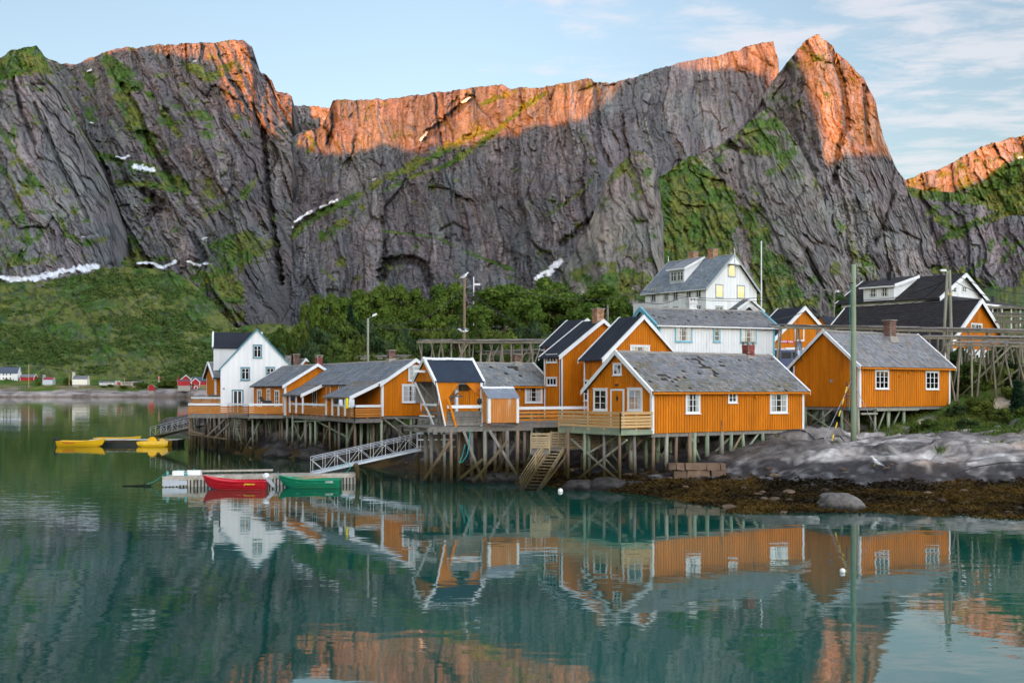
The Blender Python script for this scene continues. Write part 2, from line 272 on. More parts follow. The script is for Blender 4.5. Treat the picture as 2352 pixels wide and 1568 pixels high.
mountain('northwest_mountain', [(-120, 150), (0, 134), (24, 118), (56, 110), (83, 104), (95, 118), (104, 134), (111, 150), (125, 174), (141, 218), (169, 267), (193, 315), (217, 371), (234, 420), (252, 464), (262, 512), (268, 560), (280, 640)],
    860, [(-120, 1250), (280, 1400)], [(-120, 1650), (83, 1750), (280, 1800)], 62, seed=31, amp=.8, thr=.70, tone=1.05, rows=400, fine=.7, step=2.0, wscale=.9,
    paint=[('poly', [(-120, 100), (83, 95), (125, 174), (120, 195), (60, 170), (-120, 230)], 0, .55), ('g', [(0, 300), (60, 390), (110, 450), (150, 530)], 8, .45), ('g', [(-20, 350), (30, 420), (60, 520), (65, 560)], 7, .4), ('g', [(130, 190), (200, 340), (250, 470)], 6, .35), ('g', [(150, 540), (200, 560), (250, 545)], 10, .4),
        ('gully', [(80, 240), (130, 360), (200, 500)], 7, 12), ('gully', [(30, 180), (50, 260), (80, 330)], 7, 12), ('poly', [(0, 560), (60, 570), (100, 610), (-20, 620)], 0, .3), ('s', [(184, 542), (205, 541), (228, 538)], 5, 1),
        ('s', [(-60, 634), (0, 638), (60, 640), (110, 632), (150, 622), (226, 610)], 15, 1)])
mountain('pinnacle_mountain', [(1270, 680), (1292, 634), (1315, 584), (1358, 505), (1374, 459), (1389, 419), (1413, 388), (1436, 365), (1456, 349), (1483, 349), (1499, 365), (1507, 396), (1514, 427), (1522, 486), (1526, 564), (1540, 640)],
    870, 1080, [(1270, 1350), (1460, 1450), (1540, 1420)], 78, seed=37, amp=.75, thr=.72, tone=1.30, rows=260, hue=(1.05, 1.0, .88), wscale=.7,
    paint=[('g', [(1440, 370), (1400, 420), (1380, 470)], 12, .35), ('g', [(1450, 400), (1470, 440)], 10, .3), ('poly', [(1290, 620), (1400, 600), (1520, 640), (1520, 690), (1290, 690)], 0, .4), ('g', [(1490, 530), (1515, 550)], 9, .35)])
mountain('east_peak', [(1680, 330), (1708, 293), (1749, 229), (1767, 197), (1788, 171), (1809, 144), (1831, 114), (1850, 94), (1875, 78), (1882, 79), (1887, 91), (1898, 94), (1911, 103), (1918, 120), (1943, 137), (1960, 158), (1982, 178), (1996, 206), (2010, 229), (2019, 274), (2030, 320), (2049, 366), (2062, 393), (2078, 416), (2100, 470), (2150, 560)],
    870, [(1680, 1900), (1900, 1750), (2150, 1900)], [(1680, 2180), (1880, 2100), (2150, 2250)], 76, seed=41, amp=1.0, thr=.74, tone=.98, rows=420, fine=.7, step=2.0, wscale=.8,
    paint=[('poly', [(1700, 330), (1780, 190), (1860, 90), (1890, 90), (1900, 150), (1850, 230), (1800, 290)], 0, .32), ('g', [(1900, 150), (1960, 190), (1990, 230)], 14, .3), ('g', [(1880, 190), (1915, 250), (1940, 290)], 7, .35), ('g', [(1800, 300), (1850, 320), (1900, 310)], 5, .3),
        ('gully', [(1905, 100), (1935, 190), (1948, 290), (1925, 340), (1915, 420)], 9, 26), ('gully', [(1985, 200), (1995, 330)], 8, 16), ('gully', [(2055, 440), (2035, 500), (2010, 560)], 6, 12), ('rib', [(1835, 300), (1870, 380), (1885, 420)], 14, 14),
        ('poly', [(1900, 490), (1970, 530), (2000, 560), (2040, 680), (1950, 680), (1910, 560)], 0, .42), ('rock', [(1900, 430), (2040, 430), (2030, 520), (2000, 590), (1910, 490)], 0, .25)])
mountain('east_ridge', [(1990, 450), (2056, 441), (2083, 428), (2120, 437), (2161, 439), (2206, 444), (2234, 450), (2270, 476), (2302, 492), (2339, 494), (2380, 505), (2500, 540)],
    870, [(1990, 2000), (2500, 1900)], [(1990, 2400), (2500, 2250)], 74, seed=47, amp=.75, thr=.68, tone=.9, rows=260, hue=(.98, 1, 1.05), wscale=.8,
    paint=[('ledge', [(2100, 590), (2160, 550), (2250, 510), (2310, 490)], 14, .5), ('poly', [(2060, 420), (2230, 440), (2300, 490), (2240, 470), (2100, 455)], 0, .45), ('g', [(2150, 500), (2200, 530)], 10, .35), ('g', [(2300, 600), (2340, 560)], 12, .4), ('g', [(2210, 640), (2260, 600)], 10, .4), ('poly', [(2040, 640), (2120, 590), (2300, 660), (2300, 700), (2040, 700)], 0, .3)])
mountain('green_buttress', [(1490, 520), (1500, 430), (1516, 407), (1562, 375), (1587, 357), (1614, 354), (1651, 338), (1658, 327), (1685, 311), (1708, 293), (1740, 262), (1772, 245), (1785, 262), (1804, 293), (1831, 329), (1859, 380), (1882, 430), (1900, 485), (1905, 535), (1932, 581), (1960, 640), (2000, 700)],
    870, 1150, [(1490, 1500), (1770, 1720), (1905, 1600), (2000, 1500)], 66, seed=53, amp=.85, thr=.64, tone=1.05, rows=400, hue=(1.03, 1.0, .92), step=2.0, wscale=.75,
    paint=[('poly', [(1490, 420), (1590, 350), (1640, 400), (1690, 440), (1700, 520), (1660, 560), (1500, 640)], 0, .5), ('poly', [(1680, 320), (1772, 240), (1800, 290), (1830, 330), (1820, 370), (1700, 350)], 0, .35), ('poly', [(1700, 470), (1740, 500), (1760, 560), (1720, 560)], 0, .5), ('poly', [(1500, 520), (1660, 540), (1700, 650), (1500, 700)], 0, .25),
        ('poly', [(1730, 540), (1800, 600), (1860, 700), (1720, 720)], 0, .5), ('rock', [(1740, 440), (1860, 400), (1930, 590), (1850, 640), (1780, 560)], 0, .22), ('gully', [(1850, 580), (1880, 640), (1900, 690)], 8, 14), ('rock', [(1640, 400), (1700, 380), (1800, 420), (1760, 470), (1700, 450)], 0, .25)])
mountain('green_foothill', [(-140, 645), (0, 648), (110, 646), (200, 628), (230, 620), (262, 612), (330, 615), (400, 626), (450, 655), (490, 700), (540, 752), (600, 768), (700, 770), (760, 800)],
    [(-140, 882), (400, 886), (760, 888)], [(-140, 925), (400, 925), (760, 925)], [(-140, 1250), (262, 1300), (480, 1250), (760, 1150)], 60, seed=61, amp=.55, green=.34, thr=.52, tone=1.1, rows=240, wscale=.7,
    paint=[('rock', [(40, 650), (200, 640), (190, 670), (60, 690)], 0, .28), ('rock', [(120, 700), (200, 690), (210, 725), (130, 735)], 0, .22)])
mountain('green_knoll', [(2180, 700), (2230, 672), (2260, 664), (2300, 660), (2352, 658), (2500, 660)], 890, 200, 420, 20, seed=67, amp=.25, green=.5, thr=.5, rows=60)
mountain('valley_slope', [(330, 890), (430, 850), (500, 790), (560, 745), (640, 742), (760, 770), (1200, 780), (2000, 760), (2500, 740)], 889, 935, 1300, 30, seed=71, amp=.4, green=.3, thr=.55, rows=90, step=4)

# ---------------------------------------------------------------- unseen range behind the viewer, its crest shaped to cast the bay's shade
def shade_range():
    R, te, ta = 6000.0, math.tan(SUN_EL) / math.cos(SUN_AZ), math.tan(SUN_AZ)
    def q(u, v, d): x, y, z = P(u, v, d); return (x - (y + R) * ta, z + (y + R) * te)
    pts = [q(u, v, d) for u, v, d in [(177, 155, 2350), (300, 140, 2320), (420, 142, 2330), (520, 160, 2330), (570, 215, 2350), (600, 290, 2370), (670, 335, 2400), (749, 340, 2420), (866, 343, 2420), (983, 346, 2400), (1042, 337, 2390), (1089, 334, 2380), (1139, 306, 2370), (1217, 296, 2360), (1292, 285, 2350), (1362, 244, 2380),
        (1500, 150, 2700), (1612, 151, 2800), (1676, 154, 2870), (1712, 165, 2880), (1772, 187, 2900), (1800, 300, 2000), (1880, 425, 1950), (1920, 350, 2000), (2000, 335, 2050), (2060, 340, 2100), (2230, 405, 3750), (2352, 350, 3800)]]
    pts.sort(); pts = [(pts[0][0] - 3000, 500), (pts[0][0] - 900, pts[0][1] + 60)] + pts + [(pts[-1][0] + 250, pts[-1][1] + 40), (pts[-1][0] + 1200, 560), (pts[-1][0] + 3200, 250)]
    x = np.arange(pts[0][0], pts[-1][0], 18.0); h = np.interp(x, [p[0] for p in pts], [p[1] for p in pts]) + (fbm(x / 90, x * 0, 6, 3, .62) - .5) * 55
    prof = np.array([(-1400, .0), (-900, .35), (-350, .8), (0, 1), (300, .8), (900, .3), (1500, 0)])
    X = np.broadcast_to(x, (7, len(x))) + 0; Y = np.broadcast_to(-R - prof[::-1, 0:1], X.shape) + (fbm(X / 300, X * 0 + 3, 3, 1) - .5) * 0; Z = prof[::-1, 1:2] * h - 5
    c = np.zeros(X.shape + (3,)) + ROCK
    o = link('unseen_shade_range', gridmesh('unseen_shade_range', X, Y, Z, c), mat=mt_rock); o['kind'] = 'structure'
shade_range()
# ---------------------------------------------------------------- water
def water():
    m, t, b = newmat('sea water', .02, .5); b.inputs['IOR'].default_value = 1.52
    co = N(t, 'ShaderNodeTexCoord')
    n = N(t, 'ShaderNodeTexNoise', i_Scale=.035, i_Detail=5.0, i_Roughness=.55); L(t, co.outputs['Object'], n.inputs['Vector'])
    cr = N(t, 'ShaderNodeValToRGB'); L(t, n.outputs[0], cr.inputs[0]); e = cr.color_ramp.elements
    e[0].position = .36; e[0].color = (.004, .042, .033, 1); e[1].position = .64; e[1].color = (.007, .125, .095, 1)
    # greener, darker over the deep channel to the left and far away
    s = N(t, 'ShaderNodeSeparateXYZ'); L(t, co.outputs['Object'], s.inputs[0])
    r = N(t, 'ShaderNodeMapRange', interpolation_type='SMOOTHSTEP'); L(t, s.outputs[1], r.inputs[0]); r.inputs[1].default_value = 34; r.inputs[2].default_value = 90
    mx = N(t, 'ShaderNodeMix', data_type='RGBA'); L(t, r.outputs[0], mx.inputs[0]); L(t, cr.outputs[0], mx.inputs[6]); mx.inputs[7].default_value = (.007, .040, .015, 1)
    L(t, mx.outputs[2], b.inputs['Base Color'])
    # ripples: long slow swell, short wavelets, in wind-ruffled patches
    mp = N(t, 'ShaderNodeMapping'); mp.inputs['Scale'].default_value = (.55, 1, 1); mp.inputs['Rotation'].default_value = (0, 0, rad(12)); L(t, co.outputs['Object'], mp.inputs[0])
    a = N(t, 'ShaderNodeTexNoise', i_Scale=1.1, i_Detail=2.0, i_Roughness=.45); L(t, mp.outputs[0], a.inputs['Vector'])
    c = N(t, 'ShaderNodeTexNoise', i_Scale=4.2, i_Detail=3.0, i_Roughness=.5); L(t, mp.outputs[0], c.inputs['Vector'])
    p = N(t, 'ShaderNodeTexNoise', i_Scale=.05, i_Detail=3.0); L(t, mp.outputs[0], p.inputs['Vector'])
    pr = N(t, 'ShaderNodeMapRange'); L(t, p.outputs[0], pr.inputs[0]); pr.inputs[1].default_value = .4; pr.inputs[2].default_value = .65; pr.inputs[3].default_value = .35; pr.inputs[4].default_value = 1.0
    hgt = wm('MULTIPLY', wm('ADD', wm('MULTIPLY', a.outputs[0], 1.0, nt=t), wm('MULTIPLY', c.outputs[0], .14, nt=t), nt=t), pr.outputs[0], nt=t)
    bp = N(t, 'ShaderNodeBump', i_Strength=1.0, i_Distance=WAVE); L(t, hgt, bp.inputs['Height']); L(t, bp.outputs[0], b.inputs['Normal'])
    x = np.concatenate([[-9000, -3000, -600], np.linspace(-200, 200, 21), [600, 3000, 9000]]); y = np.concatenate([[-2200, -600, -60], np.linspace(0, 400, 21), [900, 1500, 4200]])
    X, Y = np.meshgrid(x, y); o = link('water', gridmesh('water', X, Y, X * 0), mat=m); o['kind'] = 'structure'
WAVE = .010
water()
# ---------------------------------------------------------------- mesh builder
R_ = random.Random(5)
class MB:
    def __init__(s): s.v = []; s.f = []; s.c = []; s.col = (1, 1, 1)
    def _add(s, vs, fs):
        b = len(s.v); s.v += [tuple(p) for p in vs]; s.f += [tuple(b + i for i in f) for f in fs]; s.c += [s.col] * len(vs); return s
    def box(s, x0, y0, z0, x1, y1, z1):
        return s._add([(x0, y0, z0), (x1, y0, z0), (x1, y1, z0), (x0, y1, z0), (x0, y0, z1), (x1, y0, z1), (x1, y1, z1), (x0, y1, z1)],
                      [(0, 3, 2, 1), (4, 5, 6, 7), (0, 1, 5, 4), (1, 2, 6, 5), (2, 3, 7, 6), (3, 0, 4, 7)])
    def hexa(s, p): return s._add(p, [(0, 3, 2, 1), (4, 5, 6, 7), (0, 1, 5, 4), (1, 2, 6, 5), (2, 3, 7, 6), (3, 0, 4, 7)])
    def bar(s, p, q, w=.1, h=.1, up=(0, 0, 1)):
        p, q = Vector(p), Vector(q); d = (q - p).normalized(); u = Vector(up)
        if abs(d.dot(u)) > .98: u = Vector((0, 1, 0))
        sd = d.cross(u).normalized() * w / 2; u = sd.cross(d).normalized() * h / 2
        return s.hexa([p - sd - u, p + sd - u, q + sd - u, q - sd - u, p - sd + u, p + sd + u, q + sd + u, q - sd + u])
    def tube(s, p, q, r0=.1, r1=None, n=8, cap=True):
        r1 = r0 if r1 is None else r1; p, q = Vector(p), Vector(q); d = (q - p).normalized()
        a = d.orthogonal().normalized(); b = d.cross(a); vs = []
        for c, r in ((p, r0), (q, r1)):
            for k in range(n): t = 2 * math.pi * k / n; vs.append(c + a * (r * math.cos(t)) + b * (r * math.sin(t)))
        fs = [(k, (k + 1) % n, n + (k + 1) % n, n + k) for k in range(n)]
        if cap: fs += [tuple(range(n - 1, -1, -1)), tuple(range(n, 2 * n))]
        return s._add(vs, fs)
    def path(s, pts, r=.02, n=6):
        for a, b in zip(pts[:-1], pts[1:]): s.tube(a, b, r, r, n, False)
        return s
    def prism(s, poly, f0, f1):
        """poly: 2D points; f0, f1 turn (a, b) into 3D points of the two faces"""
        n = len(poly); vs = [f0(*p) for p in poly] + [f1(*p) for p in poly]
        return s._add(vs, [tuple(range(n - 1, -1, -1)), tuple(range(n, 2 * n))] + [(k, (k + 1) % n, n + (k + 1) % n, n + k) for k in range(n)])
    def loft(s, rings, cap=True):
        n = len(rings[0]); b = len(s.v); vs = [p for r in rings for p in r]; fs = []
        for i in range(len(rings) - 1):
            for k in range(n): fs.append((i * n + k, i * n + (k + 1) % n, (i + 1) * n + (k + 1) % n, (i + 1) * n + k))
        if cap: fs += [tuple(range(n - 1, -1, -1)), tuple((len(rings) - 1) * n + k for k in range(n))]
        return s._add(vs, fs)
    def build(s, name, mat, parent=None, smooth=False):
        me = bpy.data.meshes.new(name); me.from_pydata(s.v, [], s.f); me.update()
        at = me.color_attributes.new('Col', 'FLOAT_COLOR', 'POINT'); at.data.foreach_set('color', np.c_[np.array(s.c, float), np.ones(len(s.c))].ravel())
        if smooth: me.polygons.foreach_set('use_smooth', [True] * len(me.polygons))
        return link(name, me, parent, MAT[mat] if isinstance(mat, str) else mat)
def instance(o, name, parent):
    c = bpy.data.objects.new(name, o.data); col.objects.link(c); c.parent = parent; return c
def fix_normals():
    for me in {o.data for o in col.all_objects if o.type == 'MESH'}:
        if len(me.polygons) > 60000 or me.name.split('.')[0] in KEEP: continue
        b = bmesh.new(); b.from_mesh(me); bmesh.ops.recalc_face_normals(b, faces=b.faces); b.to_mesh(me); b.free()
KEEP = {'crown', 'seaweed', 'grass', 'foliage', 'undergrowth'}
# ---------------------------------------------------------------- paints, woods, slates
def vcmat(name, c, rough=.6, spec=.3, scale=2.0, var=.16, st=(1, 1, 1), bump=0, wet=False, dirt=None, metal=0):
    """colour = paint x per-board mesh colour x noise; wet=True adds the tide stain low down"""
    m = plain(name, c, rough, spec, var, scale, dirt, bump, st, metal); t = m.node_tree; b = t.nodes['Principled BSDF']
    src = b.inputs['Base Color'].links[0].from_socket
    a = N(t, 'ShaderNodeVertexColor', layer_name='Col'); mx = N(t, 'ShaderNodeMix', data_type='RGBA', blend_type='MULTIPLY'); mx.inputs[0].default_value = 1
    L(t, src, mx.inputs[6]); L(t, a.outputs[0], mx.inputs[7]); out = mx.outputs[2]
    if wet:
        g = N(t, 'ShaderNodeNewGeometry'); s = N(t, 'ShaderNodeSeparateXYZ'); L(t, g.outputs['Position'], s.inputs[0])
        n = N(t, 'ShaderNodeTexNoise', i_Scale=3.0, i_Detail=4.0); L(t, g.outputs['Position'], n.inputs['Vector'])
        z = wm('ADD', s.outputs[2], wm('MULTIPLY', n.outputs[0], .9, nt=t), nt=t)
        r = N(t, 'ShaderNodeMapRange'); L(t, z, r.inputs[0]); r.inputs[1].default_value = 1.35; r.inputs[2].default_value = 2.3
        m2 = N(t, 'ShaderNodeMix', data_type='RGBA'); L(t, r.outputs[0], m2.inputs[0]); m2.inputs[6].default_value = (.060, .046, .018, 1); L(t, out, m2.inputs[7]); out = m2.outputs[2]
        r = N(t, 'ShaderNodeMapRange'); L(t, z, r.inputs[0]); r.inputs[1].default_value = .55; r.inputs[2].default_value = .95
        m2 = N(t, 'ShaderNodeMix', data_type='RGBA'); L(t, r.outputs[0], m2.inputs[0]); m2.inputs[6].default_value = (.020, .018, .012, 1); L(t, out, m2.inputs[7]); out = m2.outputs[2]
    L(t, out, b.inputs['Base Color']); return m
V = vcmat
V('orange paint', (.54, .162, .005), .6, .12, 1.3, .20, (1, 1, .22), dirt=(.40, .115, .010, .56))
V('white paint', (.74, .74, .72), .55, .3, .8, .06, (1, 1, .3), dirt=(.56, .55, .52, .64))
V('teal paint', (.15, .42, .50), .55); V('dark teal paint', (.085, .225, .275), .55); V('grey trim', (.33, .36, .36), .6); V('peeling paint', (.75, .74, .70), .7, .2, 3.0, .1, (1, 1, .4), dirt=(.42, .21, .07, .52))
V('faded orange', (.52, .20, .05), .75, .2, 2.5, .15, (1, 1, .15), dirt=(.55, .40, .27, .60))
V('new wood', (.50, .32, .14), .7, .2, 2.0, .16, (.3, .3, 1)); V('orange stain wood', (.50, .19, .035), .7, .2, 2.0, .14, (.4, .4, 1))
V('grey wood', (.20, .18, .155), .85, .15, 3.0, .25, (1, 1, .3), .01, True); V('stilt wood', (.27, .26, .20), .85, .15, 1.6, .28, (1, 1, .15), .01, True)
V('green wood', (.24, .285, .19), .85, .15, 1.6, .2, (1, 1, .2), .01, True); V('brown wood', (.20, .145, .095), .85, .15, 2.0, .3, (1, 1, .2), .01, True)
V('stair wood', (.40, .30, .17), .8, .2, 1.4, .2, (1, 1, .5), .01, True, dirt=(.30, .25, .06, .58)); V('rack wood', (.22, .19, .135), .85, .15, 1.2, .25)
V('slate', (.225, .23, .24), .7, .35, .8, .22); V('black felt', (.022, .025, .034), .75, .25, .6, .25, bump=.004); V('black tile', (.030, .027, .028), .8, .25, 1.2, .3)
V('zinc', (.34, .38, .44), .4, .5, 1.0, .2, metal=.6); V('black metal', (.022, .035, .055), .55, .3, .7, .2)
V('brick', (.17, .095, .070), .9, .1, 6.0, .25); V('pale brick', (.40, .22, .12), .9, .1, 6.0, .3); V('mortar', (.30, .27, .23), .95, .1, 6.0, .2); V('red brick paint', (.26, .06, .05), .7, .2, 4.0, .12)
V('roof board', (.055, .048, .040), .9, .1); V('dock wood', (.40, .36, .30), .8, .15, 2.0, .25, dirt=(.22, .19, .13, .60)); V('plaster', (.62, .62, .60), .9, .1, 3.0, .2); V('aluminium', (.55, .56, .57), .42, .5, 3.0, .08, metal=.7); V('dark interior', (.018, .016, .015), .9, .05)
V('curtain', (.50, .50, .47), .9, .05, 8.0, .15, (1, 1, .1)); V('red paint', (.33, .018, .022), .65, .25, .5, .15); V('crimson roof', (.36, .04, .07), .6); V('sod', (.05, .085, .016), .95, .05, 2.0, .4)
V('far grey roof', (.17, .17, .18), .7); V('far blue roof', (.07, .09, .125), .6); V('cream paint', (.72, .69, .56), .6); V('grey blue paint', (.45, .50, .52), .6)
V('red hull', (.52, .010, .022), .28, .5, 1.2, .08); V('green hull', (.010, .23, .115), .3, .5, 1.2, .1); V('yellow hull', (.86, .50, .008), .28, .5, 1.2, .06); V('blue antifoul', (.01, .10, .22), .5)
V('black rubber', (.012, .012, .013), .5, .4); V('engine white', (.72, .72, .70), .3, .5); V('teal rope', (.04, .33, .29), .8); V('buoy white', (.76, .75, .70), .5); V('orange plastic', (.75, .16, .02), .5)
V('dark cable', (.03, .03, .033), .6); V('blue car paint', (.015, .045, .14), .25, .6, 1.0, .05); V('yellow cloth', (.80, .66, .01), .8); V('white cloth', (.72, .74, .78), .85); V('dark cloth', (.03, .03, .045), .9); V('sign red', (.50, .015, .03), .5)
V('gull white', (.78, .78, .77), .7); V('gull grey', (.30, .31, .33), .7); V('yellow marker', (.8, .55, .03), .5); V('flag red', (.65, .02, .03), .7); V('granite block', (.15, .11, .08), .9, .15, 2.0, .3, bump=.02)
def glassmat(name, tr, tint):
    m, t, b = newmat(name, .03, .5); b.inputs['Base Color'].default_value = rgb(*tint); b.inputs['Roughness'].default_value = .02
    tp = N(t, 'ShaderNodeBsdfTransparent'); gl = N(t, 'ShaderNodeBsdfGlossy', i_Roughness=.02); mx = N(t, 'ShaderNodeMixShader'); fr = N(t, 'ShaderNodeFresnel', i_IOR=1.3)
    gl.inputs[0].default_value = (1, .80, .42, 1) if tr < .9 else (1, 1, 1, 1); a = wm('ADD', fr.outputs[0], 1 - tr, nt=t); L(t, a, mx.inputs[0]); L(t, tp.outputs[0], mx.inputs[1]); L(t, gl.outputs[0], mx.inputs[2]); L(t, mx.outputs[0], t.nodes['Material Output'].inputs[0])
glassmat('glass', .99, (.02, .02, .02)); glassmat('gold reflection glass', .55, (.02, .02, .02))  # gold gloss tint paints the sunset sky's reflection into the hotel panes
def brightness(k=.07): f = 1 + R_.uniform(-k, k); return (f, f, f)

# ---------------------------------------------------------------- window and door meshes (plane y = 0, facing -y, origin bottom centre)
_wc = {}
def window(parent, loc, rz, w, h, nx=2, ny=3, trim='white paint', sash='white paint', curtain=1, casing=.10, glass='glass', cap=True):
    key = (round(w, 1), round(h, 1), nx, ny, trim, sash, curtain, casing, glass, cap)
    if key not in _wc:
        f = MB(); c = casing; d = .055
        f.box(-w / 2, -d, 0, -w / 2 + c, 0, h).box(w / 2 - c, -d, 0, w / 2, 0, h).box(-w / 2 + c, -d, h - c, w / 2 - c, 0, h).box(-w / 2 + c, -d, 0, w / 2 - c, 0, c * .8)
        f.box(-w / 2 - .05, -d - .04, -.045, w / 2 + .05, -.001, -.002)
        if cap: f.box(-w / 2 - .04, -d - .03, h + .002, w / 2 + .04, -.001, h + .035)
        s = MB(); iw, ih = w - 2 * c, h - 1.8 * c; x0, z0 = -iw / 2, c * .8; e = .035; m_ = .028
        s.box(x0, -.042, z0, x0 + e, -.002, z0 + ih).box(x0 + iw - e, -.042, z0, x0 + iw, -.002, z0 + ih).box(x0 + e, -.042, z0, x0 + iw - e, -.002, z0 + e).box(x0 + e, -.042, z0 + ih - e, x0 + iw - e, -.002, z0 + ih)
        for i in range(1, nx):
            k = .055 if (nx == 2 or nx == 3) else m_; xx = x0 + iw * i / nx; s.box(xx - k / 2, -.044, z0 + e, xx + k / 2, -.002, z0 + ih - e)
        hs = [z0 + ih * j / ny for j in range(1, ny)] if ny > 0 else [z0 + ih * .66]
        for zz_ in hs:
            for i in range(nx): s.box(x0 + iw * i / nx + .027, -.040, zz_ - m_ / 2, x0 + iw * (i + 1) / nx - .027, -.002, zz_ + m_ / 2)
        b = MB(); b.box(x0 + .01, -.008, z0 + .01, x0 + iw - .01, -.0015, z0 + ih - .01)
        cu = MB()
        if curtain:
            ww = iw * (.24 if curtain == 1 else .44)
            for sg in (-1, 1):
                xa = x0 + .03 if sg < 0 else x0 + iw - .03 - ww; n = 10
                for k in range(n): cu.box(xa + ww * k / n, -.014 - .004 * (k % 2), z0 + .04, xa + ww * (k + 1) / n, -.009, z0 + ih - .03)
        g = MB(); g.box(x0 + .02, -.030, z0 + .02, x0 + iw - .02, -.028, z0 + ih - .02)
        _wc[key] = [x.build(n, m, None) for x, n, m in ((f, 'window', trim), (s, 'sash', sash), (b, 'recess', 'dark interior'), (cu, 'curtain', 'curtain'), (g, 'pane', glass)) if x.v]
        objs = _wc[key]
    else:
        objs = []
        for o in _wc[key]: c = bpy.data.objects.new(o.name.split('.')[0], o.data); col.objects.link(c); objs.append(c)
    objs[0].parent = parent; objs[0].location = loc; objs[0].rotation_euler = (0, 0, rz)
    for o in objs[1:]: o.parent = objs[0]
    return objs[0]
# ---------------------------------------------------------------- houses
class House:
    """near corner at (u, d); local +x runs along the wall seen to the right, local +y along the wall seen to the left"""
    def __init__(s, name, label, cat, u, d, yaw, uR=None, uL=None, vb=950, ve=880, vtop=800, kind='L', Lx=None, Ly=None, rp=.5, group=None, z0=None):
        s.yaw = rad(yaw); s.o = Vector(((u - U0) * d / F, d)); s.X = Vector((math.cos(s.yaw), math.sin(s.yaw))); s.Y = Vector((-s.X.y, s.X.x)); s.kind = kind; s.rp = rp
        s.Lx = Lx or s.hit('R', uR); s.Ly = Ly or s.hit('L', uL); s.z0 = H - (vb - VH) * d / F if z0 is None else z0; s.ze = H - (ve - VH) * d / F
        m = s.o + (s.Y * s.Ly * rp if kind == 'L' else s.X * s.Lx * rp); s.zr = H - (vtop - VH) * m.y / F
        s.root = thing(name, label, cat, (s.o.x, s.o.y, s.z0), s.yaw, group); s.h = s.ze - s.z0; s.hr = s.zr - s.z0
        s.A, s.W = (s.Lx, s.Ly) if kind == 'L' else (s.Ly, s.Lx)
        s.T = (lambda a, b, z: (a, b, z)) if kind == 'L' else (lambda a, b, z: (b, a, z))
    def hit(s, face, u):
        dr = s.X if face == 'R' else s.Y; k = (u - U0) / F; return (k * s.o.y - s.o.x) / (dr.x - k * dr.y)
    def zat(s, face, t, v):
        y = s.o.y + (s.X.y if face == 'R' else s.Y.y) * t; return H - (v - VH) * y / F - s.z0
    def top(s, b):                                  # height of the roof line at b across the gable
        r = s.rp * s.W; return s.h + (s.hr - s.h) * (b / r if b < r else (s.W - b) / (s.W - r))
    def walls(s, mat='orange paint', pitch=.19, gap=.055, faces='LRlr', corner='white paint', cw=.13, lower=None, back=False):
        g = MB(); T = s.T; W, A, h = s.W, s.A, s.h; n = W
        gp = [(0, 0), (W, 0), (W, h), (s.rp * W, s.hr), (0, h)]
        g.prism(gp, lambda b, z: T(.0, b, z), lambda b, z: T(A, b, z))
        def boards(length, top, put):
            k = max(1, int(length / pitch)); p = length / k
            for i in range(k):
                a, b = i * p + gap / 2, (i + 1) * p - gap / 2; g.col = brightness(.05)
                ts = [top(a), top(b)]; mid = s.rp * s.W
                put(a, b, ts[0], ts[1])
            g.col = (1, 1, 1)
        dk = .034
        def gable(a0, sg):
            def put(a, b, t0, t1):
                x0, x1 = a0, a0 - sg * dk
                g.hexa([T(x0, a, 0.0), T(x0, b, 0.0), T(x1, b, 0.0), T(x1, a, 0.0), T(x0, a, t0), T(x0, b, t1), T(x1, b, t1), T(x1, a, t0)])
            boards(W, s.top, put)
        def side(b0, sg):
            def put(a, b, t0, t1):
                y0, y1 = b0, b0 - sg * dk
                g.hexa([T(a, y0, 0.0), T(b, y0, 0.0), T(b, y1, 0.0), T(a, y1, 0.0), T(a, y0, t0), T(b, y0, t1), T(b, y1, t1), T(a, y1, t0)])
            boards(A, lambda x: h, put)
        gable(0, 1); side(0, 1)
        if back: gable(A, -1); side(W, -1)
        s.wall = g.build('wall', mat, s.root)
        if corner:
            c = cw; e = .045
            for x, y in ((0, 0), (s.Lx, 0), (0, s.Ly)):
                m = MB(); sx_ = 1 if x == 0 else -1; sy_ = 1 if y == 0 else -1
                m.box(*(sorted((x - sx_ * e, x + sx_ * c))[:1] + sorted((y - sy_ * e, y + sy_ * .002))[:1] + [-.02]), *(sorted((x - sx_ * e, x + sx_ * c))[1:] + sorted((y - sy_ * e, y + sy_ * .002))[1:] + [h])) if 0 else None
                if y == 0: m.box(min(x - sx_ * e, x + sx_ * c), -e, -.02, max(x - sx_ * e, x + sx_ * c), -.001, h + .0)
                if x == 0: m.box(-e, min(y, y + sy_ * c) if y else 0, -.02, -.001, max(y, y + sy_ * c), h)
                m.build('corner_board', corner, s.root)
        return s
    def slopes(s, oe=.32, ext0=None, lift=.10):
        """two roof planes as (b, z) eave and ridge points; ext0 = extra run beyond the first eave"""
        r = s.rp * s.W; t0 = (s.hr - s.h) / r; t1 = (s.hr - s.h) / (s.W - r); e0 = oe if ext0 is None else ext0
        if s.rp > .95: return [((-e0, s.h - t0 * e0 + lift), (r, s.hr + lift)), ((s.W + .12, s.hr - .03 + lift), (r, s.hr + lift))]
        return [((-e0, s.h - t0 * e0 + lift), (r, s.hr + lift)), ((s.W + oe, s.h - t1 * oe + lift), (r, s.hr + lift))]
